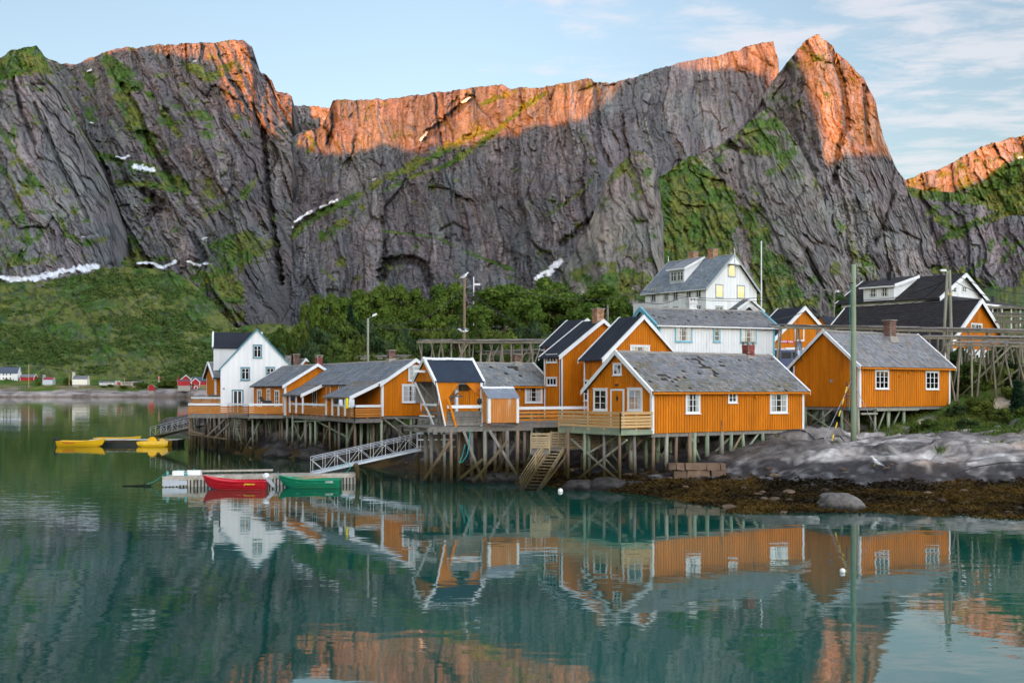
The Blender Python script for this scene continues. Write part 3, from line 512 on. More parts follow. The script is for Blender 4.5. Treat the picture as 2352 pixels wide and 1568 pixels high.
    def roof(s, style='slate', oa=.3, oe=.32, th=.08, barge='white paint', bh=.22, moss=0, tw=.28, tr=.26, ridge=True, fascia=None, tint=(1, 1, 1), barge_ends=(1, 1), holes=0, lift=.10, rows_mat=None):
        T = s.T; a0, a1 = -oa, s.A + oa; sl = s.slopes(oe, lift=lift)
        base = MB()
        for (b0, z0), (b1, z1) in sl:
            n = Vector((-(z1 - z0), b1 - b0)).normalized(); n = n if n.y > 0 else -n; q = n * th
            base.hexa([T(a0, b0, z0 - q.y), T(a1, b0, z0 - q.y), T(a1, b1, z1 - q.y), T(a0, b1, z1 - q.y), T(a0, b0, z0), T(a1, b0, z0), T(a1, b1, z1), T(a0, b1, z1)])
        m = {'slate': 'brown wood', 'black': 'black felt', 'tile': 'black tile', 'corr': 'black metal', 'zinc': 'zinc'}[style]
        if style == 'slate': base.build('roof_boarding', 'roof board', s.root)
        else: rf = base.build('roof', m, s.root)
        if style in ('slate', 'tile'):
            g = MB()
            for k, ((b0, z0), (b1, z1)) in enumerate(sl): slates(g, T, a0, a1, b0, z0, b1, z1, tw, tr, moss, holes, k, tint, style)
            if style == 'slate': rf = g.build('roof', 'slate', s.root)
            else: g.build('roof_tiles', 'black tile', rf)
        if style in ('corr', 'zinc'):
            g = MB()
            for (b0, z0), (b1, z1) in sl:
                n = int((a1 - a0) / .045); pts = []
                for i in range(n + 1):
                    a = a0 + (a1 - a0) * i / n; o = .014 * math.sin(i * math.pi / 1.5); pts.append((a, o))
                for (aa, oa_), (ab, ob) in zip(pts[:-1], pts[1:]): g._add([T(aa, b0, z0 + .02 + oa_), T(ab, b0, z0 + .02 + ob), T(ab, b1, z1 + .02 + ob), T(aa, b1, z1 + .02 + oa_)], [(0, 1, 2, 3)])
            g.build('sheeting', m, rf)
        if style == 'black':
            g = MB()
            for (b0, z0), (b1, z1) in sl:
                n = max(1, int((a1 - a0) / 1.0))
                for i in range(1, n): a = a0 + (a1 - a0) * i / n; g.bar(T(a, b0, z0 + .006), T(a, b1, z1 + .006), .07, .012)
            g.build('seams', 'black felt', rf)
        if ridge:
            g = MB(); r = s.rp * s.W; zt = sl[0][1][1]; n = int((a1 - a0) / .5) + 1
            for i in range(n):
                x0 = a0 + (a1 - a0) * i / n; x1 = a0 + (a1 - a0) * (i + 1) / n - .01; jt = R_.uniform(-.012, .012)
                for sg in (-1, 1): g.hexa([T(x0, r, zt + jt), T(x1, r, zt + jt), T(x1, r + sg * .2, zt - .10 + jt), T(x0, r + sg * .2, zt - .10 + jt), T(x0, r, zt + .045 + jt), T(x1, r, zt + .045 + jt), T(x1, r + sg * .2, zt - .055 + jt), T(x0, r + sg * .2, zt - .055 + jt)])
            g.build('ridge_cap', {'slate': 'mortar'}.get(style, m) if ridge is True else ridge, s.root)
        if barge:
            for e, aa in ((0, a0), (1, a1)):
                if not barge_ends[e]: continue
                for (b0, z0), (b1, z1) in sl:
                    g = MB(); x0, x1 = (aa - .035, aa - .002) if e == 0 else (aa + .002, aa + .035)
                    g.hexa([T(x0, b0, z0 - bh + .03), T(x1, b0, z0 - bh + .03), T(x1, b1, z1 - bh + .03), T(x0, b1, z1 - bh + .03), T(x0, b0, z0 + .045), T(x1, b0, z0 + .045), T(x1, b1, z1 + .045), T(x0, b1, z1 + .045)])
                    x0, x1 = (aa - .05, aa + .12) if e == 0 else (aa - .12, aa + .05)
                    g.hexa([T(x0, b0, z0 + .047), T(x1, b0, z0 + .047), T(x1, b1, z1 + .047), T(x0, b1, z1 + .047), T(x0, b0, z0 + .07), T(x1, b0, z0 + .07), T(x1, b1, z1 + .07), T(x0, b1, z1 + .07)])
                    g.build('barge_board', barge, s.root)
        if fascia:
            g = MB(); (b0, z0), _ = sl[0]; g.box(*T(a0 + .05, b0 - .05, z0 - .13)[:3], *T(a1 - .05, b0 - .003, z0 - .02)[:3]) if s.kind == 'L' else g.box(b0 - .05, a0 + .05, z0 - .13, b0 - .003, a1 - .05, z0 - .02)
            g.build('gutter', fascia, s.root)
        return s
    def win(s, face, u0, v0, u1, v1, nx=2, ny=3, **k):
        t0, t1 = s.hit(face, u0), s.hit(face, u1); t = (t0 + t1) / 2; zb, zt = s.zat(face, t, v1), s.zat(face, t, v0)
        return window(s.root, (t, -.036, zb) if face == 'R' else (-.036, t, zb), 0 if face == 'R' else -math.pi / 2, abs(t1 - t0), zt - zb, nx, ny, **k)
    def door(s, face, u0, v0, u1, v1, mat='orange paint', frame='white paint', diamond=False, glass=False):
        t0, t1 = s.hit(face, u0), s.hit(face, u1); t = (t0 + t1) / 2; zb, zt = s.zat(face, t, v1), s.zat(face, t, v0); w, h = abs(t1 - t0), zt - zb
        f = MB(); c = .11; f.box(-w / 2, -.05, 0, -w / 2 + c, 0, h).box(w / 2 - c, -.05, 0, w / 2, 0, h).box(-w / 2 + c, -.05, h - c, w / 2 - c, 0, h)
        o = f.build('door_frame', frame, s.root); o.location = (t, -.036, zb) if face == 'R' else (-.036, t, zb); o.rotation_euler = (0, 0, 0 if face == 'R' else -math.pi / 2)
        d = MB(); n = 7; iw = w - 2 * c
        if glass:
            d.box(-iw / 2, -.03, 0, -iw / 2 + .1, -.002, h - c).box(iw / 2 - .1, -.03, 0, iw / 2, -.002, h - c).box(-.05, -.03, 0, .05, -.002, h - c); MB().box(-iw / 2 + .1, -.02, .02, iw / 2 - .1, -.004, h - c - .05).build('pane', 'black rubber', o)
        else:
            for k in range(n): d.col = brightness(.1); d.box(-iw / 2 + iw * k / n, -.03, 0, -iw / 2 + iw * (k + 1) / n - .006, -.002, h - c - .004)
        dd = d.build('door', mat, o)
        if diamond:
            g = MB(); z = h * .76; g.prism([(0, z - .21), (.12, z), (0, z + .21), (-.12, z)], lambda a, b: (a, -.036, b), lambda a, b: (a, -.0305, b)); g.build('pane', 'black rubber', dd)
        g = MB(); g.tube((iw / 2 - .08, -.07, 1.0), (iw / 2 - .08, -.03, 1.0), .02).tube((iw / 2 - .2, -.07, 1.0), (iw / 2 - .07, -.07, 1.0), .014); g.build('handle', 'aluminium', dd)
        return o
    def chimney(s, a, b, w=.6, zt=1.2, d=None, mat='brick', cap=True, pots=False, zb=None, base=None):
        """a along the ridge, b across; zt = top above floor"""
        d = d or w; x, y, _ = s.T(a, b, 0); zb = s.top(min(max(b, 0), s.W)) - .25 if zb is None else zb; z = zb; ch = .085; i = 0; g = MB()
        while z < zt - .1:
            o = R_.uniform(-.006, .006); big = .03 if z > zt - .3 else 0; n = 3
            for k in range(n):
                for sd in range(4):
                    q_ = R_.uniform(.55, 1.35); g.col = (q_, q_ * R_.uniform(.9, 1.05), q_); f = -.5 + (k + (.5 if i % 2 else 0)) / n; f1 = min(f + 1 / n - .03, .5)
                    hw, hd = w / 2 + o + big, d / 2 + o + big
                    if sd == 0: g.box(x + f * w, y - hd, z, x + f1 * w, y - hd + .08, z + ch - .013)
                    if sd == 1: g.box(x + f * w, y + hd - .08, z, x + f1 * w, y + hd, z + ch - .013)
                    if sd == 2: g.box(x - hw, y + f * d, z, x - hw + .08, y + f1 * d, z + ch - .013)
                    if sd == 3: g.box(x + hw - .08, y + f * d, z, x + hw, y + f1 * d, z + ch - .013)
            z += ch; i += 1
        c = g.build('chimney', mat, s.root)
        m = MB(); m.box(x - w / 2 + .015, y - d / 2 + .015, zb, x + w / 2 - .015, y + d / 2 - .015, z)
        if base: m.hexa([(x - w * .85, y - d * .85, zb - .1), (x + w * .85, y - d * .85, zb - .1), (x + w * .85, y + d * .85, zb - .1), (x - w * .85, y + d * .85, zb - .1), (x - w * .53, y - d * .53, zb + base), (x + w * .53, y - d * .53, zb + base), (x + w * .53, y + d * .53, zb + base), (x - w * .53, y + d * .53, zb + base)])
        m.build('mortar', 'mortar', c)
        if cap:
            m = MB()
            if pots:
                for ax in (-1, 1):
                    for ay in (-1, 1): m.box(x + ax * w * .42 - .06, y + ay * d * .42 - .06, z, x + ax * w * .42 + .06, y + ay * d * .42 + .06, z + .16)
                z += .16
            m.box(x - w / 2 - .07, y - d / 2 - .07, z, x + w / 2 + .07, y + d / 2 + .07, z + .06); m.build('chimney_cap', 'mortar', c)
        return c
    def vent(s, face, u, v, w=.16, mat='orange paint'):
        t = s.hit(face, u); z = s.zat(face, t, v); g = MB(); g.hexa([(-w / 2, -.02, 0), (w / 2, -.02, 0), (w / 2, 0, 0), (-w / 2, 0, 0), (-w / 2, -.14, .02), (w / 2, -.14, .02), (w / 2, 0, .2), (-w / 2, 0, .2)])
        o = g.build('vent', mat, s.root); o.location = (t, -.036, z) if face == 'R' else (-.036, t, z); o.rotation_euler = (0, 0, 0 if face == 'R' else -math.pi / 2); return o
    def w2(s, x, y): q = s.o + s.X * x + s.Y * y; return q.x, q.y
    def stilts(s, pts, braces=(), ztop=0, r=.10, beam=True, mats=('stilt wood', 'green wood', 'brown wood')):
        for i, (x, y) in enumerate(pts):
            x += R_.uniform(-.12, .12); y += R_.uniform(-.1, .1); wx, wy = s.w2(x, y); gz = max(-1.2, ground(wx, wy) - .25) - s.z0
            if gz > ztop - .1: continue
            g = MB(); g.col = brightness(.25); rr = r * R_.uniform(.8, 1.3); lx, ly = R_.uniform(-.06, .06), R_.uniform(-.06, .06)
            g.tube((x + lx, y + ly, gz), (x, y, ztop), rr, rr * .85, 9); g.build('stilt', R_.choice(mats), s.root, True)
        for (xa, ya, za), (xb, yb, zb) in braces:
            g = MB(); g.col = brightness(.2); g.tube((xa, ya, za), (xb, yb, zb), .07, .065, 8); g.build('brace', R_.choice(mats), s.root, True)
        if beam:
            g = MB(); g.box(.02, .05, -.22, s.Lx - .02, .25, -.021).box(.05, .3, -.22, .25, s.Ly - .05, -.021).box(.3, s.Ly * .5, -.2, s.Lx - .1, s.Ly * .5 + .2, -.021)
            k = .8
            while k < s.Lx: g.box(k, .27, -.14, k + .1, s.Ly - .05, -.022); k += .9
            g.build('floor_beams', 'grey wood', s.root)
def slates(g, T, a0, a1, b0, z0, b1, z1, tw, tr, moss, holes, k, tint, style):
    ln = math.hypot(b1 - b0, z1 - z0); db, dz = (b1 - b0) / ln, (z1 - z0) / ln; nb, nz = (-dz, db) if db > 0 else (dz, -db); nr = int(ln / tr) + 1; nc = int((a1 - a0) / tw) + 1
    ex = .55
    for j in range(nr):
        r0 = j * tr - .03; r1 = min(r0 + tr * 1.25, ln)
        for i in range(nc + 1):
            a = a0 + (i + (.5 if j % 2 else 0) - .5) * tw + R_.uniform(-.012, .012); x0, x1 = max(a, a0), min(a + tw * .97, a1)
            if x1 - x0 < tw * .2: continue
            if holes and k == 0 and R_.random() < holes * (.006 + .75 * math.exp(-((a - 4.8 - .9 * r0 * .3) / 1.9) ** 2 - ((r0 - 2.5) / .75) ** 2) * (float(fbm(a * 1.5, r0 * 1.5, 2, 6)) > .5) + .22 * math.exp(-((a - 1.6) / 1.5) ** 2 - ((r0 - 1.2) / .8) ** 2)): continue
            t = R_.gauss(1, .13); wr = R_.uniform(-.03, .03); c = [t * tint[0] * (1 + wr), t * tint[1], t * tint[2] * (1 - wr)]
            if R_.random() < .12: c = [c[0] * 1.2, c[1] * 1.02, c[2] * .85]
            mv = float(fbm(a * .3 + 11, r0 * .4 + 5, 3, 2))
            if moss and (mv > .56 - moss * .1) and R_.random() < .5: c = [c[0] * .86, c[1] * .82, c[2] * .62]
            g.col = tuple(c); lo, hi = .030 + R_.uniform(0, .022), .008; l2 = lo + R_.uniform(-.008, .008)
            q = lambda x, r, o: T(x, b0 + db * r + nb * o, z0 + dz * r + nz * o)
            if style == 'tile' or ex == 0:
                vs = [q(x0, r0, lo), q(x1, r0, lo), q(x1, r1, hi), q(x0, r1, hi), q(x0, r0, 0), q(x1, r0, 0)]; g._add(vs, [(0, 1, 2, 3), (4, 5, 1, 0)])
            else:
                rm = r0 + tr * .32; xm = x0 + (x1 - x0) * ex
                vs = [q(x0, rm, l2), q(x0 + (xm - x0) * .6, r0 + tr * .07, lo), q(xm + .02, r0, lo), q(x1, r0 + tr * .2, l2), q(x1, r1, hi), q(x0, r1, hi)]
                vs += [q(x0, rm, l2 - .02), q(x0 + (xm - x0) * .6, r0 + tr * .07, lo - .022), q(xm + .02, r0, lo - .022), q(x1, r0 + tr * .2, l2 - .02)]
                g._add(vs, [(0, 1, 2, 3, 4, 5), (6, 7, 1, 0), (7, 8, 2, 1), (8, 9, 3, 2)])
    g.col = (1, 1, 1)
# ---------------------------------------------------------------- the rocky point the village stands on
_cp = [P(u, 0, d)[:2] + (z,) for u, d, z in [
    (2700, 40, -1.2), (2352, 42, -1.2), (2000, 44, -1.1), (1700, 44, -1.1), (1500, 51, -1.2), (1290, 56, -1.3), (1100, 60, -1.4), (900, 69, -1.5), (700, 80, -1.6), (560, 88, -1.8), (430, 92, -2.2), (380, 100, -2.5), (300, 120, -3),
    (2700, 46, 0), (2352, 48.5, 0), (2150, 49.5, 0), (1990, 51, .02), (1800, 50.5, 0), (1665, 50.5, 0), (1560, 54.5, 0), (1480, 59, 0), (1380, 62, 0), (1290, 64, 0), (1200, 67, 0), (1100, 69.5, 0), (1000, 73, 0), (900, 77, 0), (830, 81, 0), (760, 86, 0), (700, 90, 0), (640, 93, 0), (600, 95, 0), (540, 98, 0), (500, 104, 0), (470, 116, 0), (440, 132, 0), (420, 150, 0), (405, 168, 0), (360, 185, -1), (250, 180, -3), (100, 300, -3), (500, 260, 0), (620, 330, 0),
    (2352, 55, .3), (2150, 56, .32), (1900, 56, .32), (1700, 56, .3), (2352, 60, .55), (2200, 60, .6), (2000, 60, .6), (1800, 60, .55), (1650, 60.5, .55), (1560, 61, .5),
    (2352, 62.5, 1.5), (2200, 62, 1.5), (2050, 61.8, 1.45), (1900, 61.5, 1.4), (1780, 62.5, 1.2), (2340, 66, 2.6), (2240, 65, 2.95), (2150, 65, 2.75), (2050, 64.5, 2.6), (1900, 64, 2.3), (1820, 65.5, 2.1), (1750, 67, 1.8), (2352, 70, 3.1), (2200, 70, 2.7), (2050, 70, 2.35), (1950, 70, 2.3), (1860, 72, 2.3), (2250, 75, 3.6), (2352, 78, 4.3), (2120, 76, 2.8), (1990, 76, 2.2), (1880, 79, 2.3),
    (2200, 81, 4.5), (2110, 80, 3.4), (2290, 83, 5.5), (2352, 88, 6.5), (2500, 90, 7.0), (2150, 88, 5.6), (2250, 92, 7.0), (2100, 95, 7.0), (2352, 110, 8.2), (1900, 92, 5.8), (1860, 104, 7.6), (2200, 108, 8.0), (2100, 118, 9.5), (2350, 140, 12), (2600, 120, 9),
    (1500, 63, .85), (1560, 64, .8), (1640, 64, .9), (1600, 70, 1.9), (1700, 69, 2.0), (1500, 70, 1.7), (1400, 68, 1.1), (1350, 70, 1.2), (1600, 77, 3.0), (1450, 77, 2.9), (1300, 76, 1.6), (1200, 74, 1.0), (1100, 76, 1.1), (1000, 80, 1.3), (1250, 84, 2.6), (1100, 86, 2.2), (950, 88, 1.8), (850, 88, 1.5), (780, 93, 1.7), (700, 97, 1.8), (640, 99, 1.6), (580, 103, 1.4), (800, 102, 3.6), (700, 108, 3.6), (600, 112, 3.2), (520, 120, 2.4),
    (1500, 88, 5.5), (1650, 92, 6.2), (1780, 98, 7.2), (1350, 95, 5.2), (1200, 98, 5.2), (1050, 98, 5.0), (900, 100, 4.4), (1500, 110, 8.5), (1700, 120, 10.5), (1600, 140, 13.0), (1750, 140, 13.0), (1500, 150, 14.0), (1650, 170, 15), (1850, 130, 11), (1900, 160, 12), (2000, 170, 12), (1350, 120, 9.0),
    (1150, 120, 7.8), (1000, 120, 7.5), (850, 118, 6.5), (720, 120, 6.0), (640, 124, 4.5), (1250, 150, 12), (1100, 150, 13), (950, 150, 13), (820, 146, 12), (720, 142, 9.5), (650, 140, 5.5), (600, 150, 4), (1350, 180, 12), (1150, 180, 12), (950, 180, 12), (800, 175, 10), (700, 168, 8), (620, 165, 6), (520, 160, 1.5), (1200, 240, 14), (900, 240, 12), (1600, 240, 12), (2100, 240, 14), (2400, 240, 18), (700, 220, 5)]]
_cp = np.array(_cp); _d = np.hypot(_cp[:, None, 0] - _cp[None, :, 0], _cp[:, None, 1] - _cp[None, :, 1])
_w = np.linalg.solve(_d + np.eye(len(_cp)) * -.35, _cp[:, 2] - 3.0)
def ground_np(x, y):
    x = np.asarray(x, float); y = np.asarray(y, float); z = np.full(np.broadcast(x, y).shape, 3.0)
    for (a, b, _), q in zip(_cp, _w): z = z + q * np.hypot(x - a, y - b)
    am = sstep(-.6, 1.2, z) * .75 + .25; wx = (fbm(x / 5, y / 5, 3, 1) - .5) * 3
    u = x * .96 + y * .28 + wx; w_ = y * .96 - x * .28
    rk = (ridged(u / 13, w_ / 5.5, 2, 2) - .45) * 1.1 + (fbm(u / 6.5, w_ / 3.0, 3, 4) - .5) * .8 + (ridged(u / 3.4, w_ / 1.5, 3, 5) - .5) * -.14 * np.clip(z, .3, 2)
    z2 = z + rk * am * np.where(z < .9, .35, 1.0)
    cv, ct, ce = cells(u / 7.0 + (fbm(x / 3, y / 3, 2, 4) - .5) * .8, w_ / 2.6 + (fbm(x / 3, y / 3, 2, 6) - .5) * .8, 3); c2, ct2, ce2 = cells(u / 2.6, w_ / 1.1, 5); z2 = z2 + ((cv - .5) * .55 + ct * .35 - .30 * sstep(.12, 0, ce) + (c2 - .5) * .12 + ct2 * .12 - .08 * sstep(.1, 0, ce2)) * sstep(.7, 1.6, z) * .8
    blocks = fbm(x / .9, y / .9, 3, 7); return z2 + (blocks - .5) * .35 * sstep(-.3, .5, z) * sstep(3.0, 1.0, z)
def ground(x, y): return float(ground_np(np.array([x]), np.array([y]))[0])
def terrain():
    xs = np.concatenate([np.arange(-120, -34, 1.6), np.arange(-34, 34, .26), np.arange(34, 130, 1.2)])
    ys = np.concatenate([np.arange(38, 72, .22), np.arange(72, 104, .40), np.arange(104, 190, 1.2), np.arange(190, 460, 6)])
    X, Y = np.meshgrid(xs, ys); Z = ground_np(X, Y)
    edge = sstep(420, 300, Y + np.abs(X) * .2) ; Z = np.where(Y > 190, Z * edge - 3 * (1 - edge), Z); Z = np.maximum(Z, -6)
    n1 = fbm(X / 1.3, Y / 1.3, 5, 3, .6); n2 = fbm(X / 6, Y / 6, 4, 5); n3 = fbm(X / .5, Y / .5, 4, 6, .6); st = fbm(X / 2.5 + Z * 1.5, (Z * 6 + Y * .3), 4, 1, .6)
    gy, gx = np.gradient(Z, ys, xs); slope = np.hypot(gx, gy)
    rock = np.array([.27, .24, .22]); pink = np.array([.42, .30, .23]); pale = np.array([.52, .49, .465]); dk = np.array([.10, .09, .085])
    c = rock + (pink - rock) * sstep(.45, .65, n2)[..., None] * .8; c = c + (pale - c) * (sstep(.47, .66, n1 * .7 + n3 * .3) * .7)[..., None]; c = c + (dk - c) * (sstep(.55, .68, st) * .5)[..., None]
    crack = sstep(.93, .99, 1 - np.abs(2 * fbm(X / 3.5, Y / 2.2, 3, 9) - 1)); c = c * (1 - .6 * crack)[..., None]
    sr = fbm(X * .55 + n2 * 1.5, Y * 1.9 + X * .2 + n2, 6, 10, .66); c = c * (.55 + .9 * sstep(.35, .62, sr))[..., None]
    cabin_shade = sstep(20, 15, X) * sstep(96, 90, Y) * sstep(61.5, 63.5, Y + np.clip(X - 8, 0, 9) * -.25); c = c + (np.array([.050, .040, .034]) * (.5 + n1)[..., None] - c) * (cabin_shade * .85)[..., None]  # shade under the cabins painted dark into the rock colour
    zz_ = Z + (n1 - .5) * .55
    black = np.array([.022, .020, .022]); c = c + (black - c) * (sstep(1.62, 1.42, zz_) * (.93 - .25 * sstep(.56, .66, n3)))[..., None]
    whit = np.array([.20, .20, .20]); c = c + (whit - c) * (sstep(.60, .70, n3) * sstep(1.3, 1.0, zz_) * sstep(.5, .7, zz_) * .6)[..., None]
    weed = np.array([.075, .045, .010]); weed2 = np.array([.025, .017, .007]); wd = weed2 + (weed - weed2) * sstep(.42, .62, n1)[..., None]; c = c + (wd - c) * (sstep(.66, .54, zz_))[..., None]
    # turf on the gentle ground above the rocks
    gm = sstep(.47, .56, n2 * .5 + n1 * .5 + np.clip((Z - 2.5) * .08, -.10, .17) + .10 * sstep(88, 100, Y) - .3 * sstep(.7, 1.2, slope))
    gm = gm * sstep(1.8, 2.2, zz_); gm = np.maximum(gm, sstep(90, 100, Y) * sstep(1.8, 2.6, zz_) * (1 - .85 * sstep(.9, 1.3, slope)))
    g1 = np.array([.060, .105, .016]); g2 = np.array([.125, .130, .030]); gc = g1 + (g2 - g1) * sstep(.4, .62, fbm(X / 4, Y / 4, 4, 8))[..., None]; gc = gc * (.7 + .6 * n3)[..., None]
    c = c + (gc - c) * gm[..., None]
    global turf; turf = (xs, ys, Z, gm, zz_)
    m = attrmat('shore rock', .78, .25, s1=.9, s2=5.0, amp=.36, bump=.14)
    keep = (np.maximum.reduce([Z[:-1, :-1], Z[1:, :-1], Z[:-1, 1:], Z[1:, 1:]]) > -2.2)
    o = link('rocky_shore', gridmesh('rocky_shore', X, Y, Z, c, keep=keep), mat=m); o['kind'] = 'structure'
terrain()
# ---------------------------------------------------------------- the houses
W_ = 'white paint'; TE = 'teal paint'
# main cabin ------------------------------------------------
h = House('cabin', 'front orange cabin on stilts with a brown gable door and mossy slate roof', 'cabin', 1497.5, 63.7, 35, 1845, 1350, 995, 894, 810)
h.walls(pitch=.20); h.roof('slate', oa=.28, moss=.6, holes=1, bh=.24, fascia='orange paint', tw=.25, tr=.21, tint=(.94, .93, .92))
h.win('R', 1573, 899.5, 1606.3, 949.3, 2, 3, cap=False); h.win('R', 1670.5, 900, 1691.3, 925, 2, 2, cap=False, curtain=0, casing=.08); h.win('R', 1766.6, 901.5, 1807, 948.4, 3, 3, cap=False)
h.win('L', 1365, 892, 1396.3, 942.5, 2, 3, curtain=2); h.win('L', 1443.5, 892, 1476.9, 943.4, 2, 3, curtain=2); h.win('L', 1410, 834.7, 1429.4, 861.4, 2, 2, curtain=0, casing=.07)
h.door('L', 1404, 892.7, 1435.3, 985, diamond=True); h.vent('R', 1694, 907); h.vent('R', 1734, 915)
c = h.chimney(h.A - 1.85, h.Ly * .5, .55, h.hr + .72, mat='red brick paint', pots=True, base=.25)
m = MB(); m.box(-.09, -.16, 0, .09, -.02, .06).tube((0, -.12, -.05), (0, -.12, 0), .07, .04); o = m.build('wall_lamp', 'dark cable', h.root); o.location = (-.02, h.hit('L', 1419), h.zat('L', 2.8, 884)); o.rotation_euler = (0, 0, -math.pi / 2)
m = MB(); m.bar((0, -.03, 0), (.03, -.05, .55), .04, .03).tube((.0, -.06, 0), (-.05, -.1, .02), .03); o = m.build('bracket', 'brown wood', h.root); t = h.hit('R', 1655); o.location = (t, -.022, .1)
pts = [(.15, .1)] + [(x, .12) for x in (1.15, 1.9, 2.9, 3.3, 4.4, 5.5, 6.3, 7.3, 9.0, 10.4, 12.2)] + [(x, 2.1) for x in (.4, 1.4, 2.4, 3.5, 4.6, 5.8, 7, 8.2, 9.4, 10.6)] + [(x, 4.0) for x in (.3, 1.6, 3, 4.4, 6, 7.6, 9.2, 11)] + [(x, 5.6) for x in (.3, 2.2, 4.2, 6.2, 8.2)]
br = [((4.0, .1, -2.1), (3.0, .1, -.1)), ((5.9, .1, -1.9), (7.4, .1, -.05)), ((5.6, .1, -3.0), (8.9, .15, -.05)), ((7.0, 2.1, -.2), (8.6, 2.1, -2.2)), ((10.5, .1, -.1), (12.2, -.2, -1.1)), ((2.2, 2.1, -2.0), (3.6, 2.1, -.3)), ((1.6, 2, -.5), (3.0, 2, -1.9)), ((4.8, 4, -.2), (6.6, 4, -1.8)), ((.3, 3.0, -2.0), (.3, 5.2, -.2)), ((8, 4, -.2), (9.5, 4, -1.3)), ((6.5, .2, -.3), (5.6, 2, -2.2)), ((.3, 1, -.3), (.3, 3.8, -2.1))]
h.stilts(pts, br, -.02, .115); main = h
# right cabin -----------------------------------------------
h = House('cabin', 'orange cabin behind the tall bare post, with windowless gable and clean grey slates', 'cabin', 1974, 75, 35, 2181, 1822.6, 934.5, 837, 762)
h.walls(pitch=.24, gap=.05); h.roof('slate', oa=.3, bh=.22, fascia='orange paint', tint=(1.0, .98, .96), tw=.25)
h.win('R', 2008.6, 849.6, 2039.7, 893, 3, 3, casing=.07); h.win('R', 2124.3, 852.5, 2154.5, 894, 3, 3, casing=.07); h.vent('R', 2064, 866, .1); h.vent('R', 2086, 858, .1)
m = MB().box(-.1, -.05, 0, .1, 0, .2); o = m.build('meter_box', 'zinc', h.root); o.location = (-.022, h.hit('L', 1910), h.zat('L', 2, 878)); o.rotation_euler = (0, 0, -math.pi / 2)
h.chimney(h.A - 3.6, h.Ly * .42, .62, h.hr + 1.0, mat='brick', base=.35, zb=h.hr - .5)
pts = [(.1, .1), (.15, 1.6), (.2, 3.2), (.15, 4.6), (1.6, .12), (1.75, 2.5), (3.2, .12), (3.5, .2), (5.0, .15), (2.5, 3.0), (5, 3), (1, 5)]
h.stilts(pts, [((.1, 2.0, -1.7), (.1, 5.2, -.1)), ((.1, 5.4, -1.8), (.1, 4.6, -.1)), ((.1, 4.2, -1.5), (.1, 2.2, -.1)), ((2.0, .15, -1.7), (2.9, .15, -.2)), ((3.7, .2, -1.4), (4.6, .2, -.2)), ((.1, .4, -1.6), (.2, 1.9, -.4))], -.02, .12)
m = MB(); m.box(1.6, -.14, -.28, 6.2, -.02, -.12).box(.05, -.16, -.50, 1.7, -.05, -.38); m.build('sill_beam', 'stilt wood', h.root); right = h
# big orange house with black roofs --------------------------
h = House('house', 'tall orange house with two small stacked side windows and a sweeping black roof', 'house', 1288.5, 78, 33, 1470, 1251, 960, 815, 738, kind='R', group='black-roofed orange house and its wings')
h.walls(pitch=.19); h.roof('black', oa=.25, oe=.35, bh=.24, ridge=False)
h.win('L', 1257, 813.6, 1280.6, 832.7, 3, 1, casing=.07, curtain=0); h.win('L', 1257, 864.3, 1280.6, 885.4, 3, 1, casing=.07, curtain=0)
h.chimney(.4, h.W * .5, .6, h.hr + .95, mat='pale brick', zb=h.hr - .4)
m = MB().bar((h.W * .5 + .55, 0, h.hr - .2), (h.W * .5 + .55, 0, h.hr + 1.2), .1, .1); m.build('post', 'grey wood', h.root)
m = MB().path([(-.08, -.05, h.h - .15), (-.06, -.04, h.h - .5), (-.06, -.04, .1)], .04); m.build('downpipe', 'dark cable', h.root)
h = House('house', 'orange gabled wing with wide attic window, just above the mossy-roofed front cabin', 'house', 1387.5, 74.5, 33, 1556, 1342, 955, 819, 729, kind='R', group='black-roofed orange house and its wings')
h.walls(pitch=.19); h.roof('black', oa=.25, oe=.35, bh=.26, ridge=False)
h.win('R', 1446, 793, 1490.7, 812, 3, 1, casing=.08); h.win('L', 1343, 873, 1352, 920, 1, 3, casing=.06)
m = MB(); t0, t1 = h.hit('R', 1447), h.hit('R', 1486); z = h.zat('R', t0, 776); m.box(t0, -.05, z, t1, -.022, z + .06); m.build('hatch_batten', 'orange paint', h.root)
m = MB().path([(-.10, -.02, h.h - .12), (-.05, -.05, h.h - .5), (-.05, -.05, .1)], .04); m.build('downpipe', 'dark cable', h.root)
h = House('house', 'rear part of the black-roofed orange house, its white-edged roof showing to the left', 'house', 1290, 81.5, 33, 1400, 1250, 950, 790, 736, kind='R', group='black-roofed orange house and its wings')
h.walls(); h.roof('black', oa=.2, oe=.3, ridge=False)
# white house with teal trim ---------------------------------
h = House('house', 'low white house with teal window frames and corner boards, behind the front cabin', 'house', 1512, 88, 22, 1778, 1448, 850, 743.5, 709, kind='L', rp=.5)
h.walls(W_, pitch=.25, gap=.02, corner=TE, cw=.16); h.roof('slate', oa=.35, oe=.35, barge=TE, bh=.34, fascia=W_, tint=(.86, .86, .84), holes=.25, tw=.24, tr=.24)
h.win('R', 1549.6, 744.7, 1588.8, 785, 3, 3, trim=TE); h.win('R', 1637.6, 745.5, 1653.8, 785, 1, 3, trim=TE, curtain=0); h.win('R', 1699.4, 748, 1736.8, 788, 3, 3, trim=TE)
m = MB(); x, y = h.A * .42, h.W * .5 + .3; z = h.hr; m.box(x - .32, y - .3, z - .4, x + .32, y + .3, z + .75).box(x - .4, y - .38, z + .55, x + .4, y + .38, z + .66).box(x - .46, y - .42, z + .95, x + .46, y + .42, z + 1.02)
for a in (-.28, 0, .28): m.box(x + a - .07, y - .28, z + .75, x + a + .07, y + .28, z + .95)
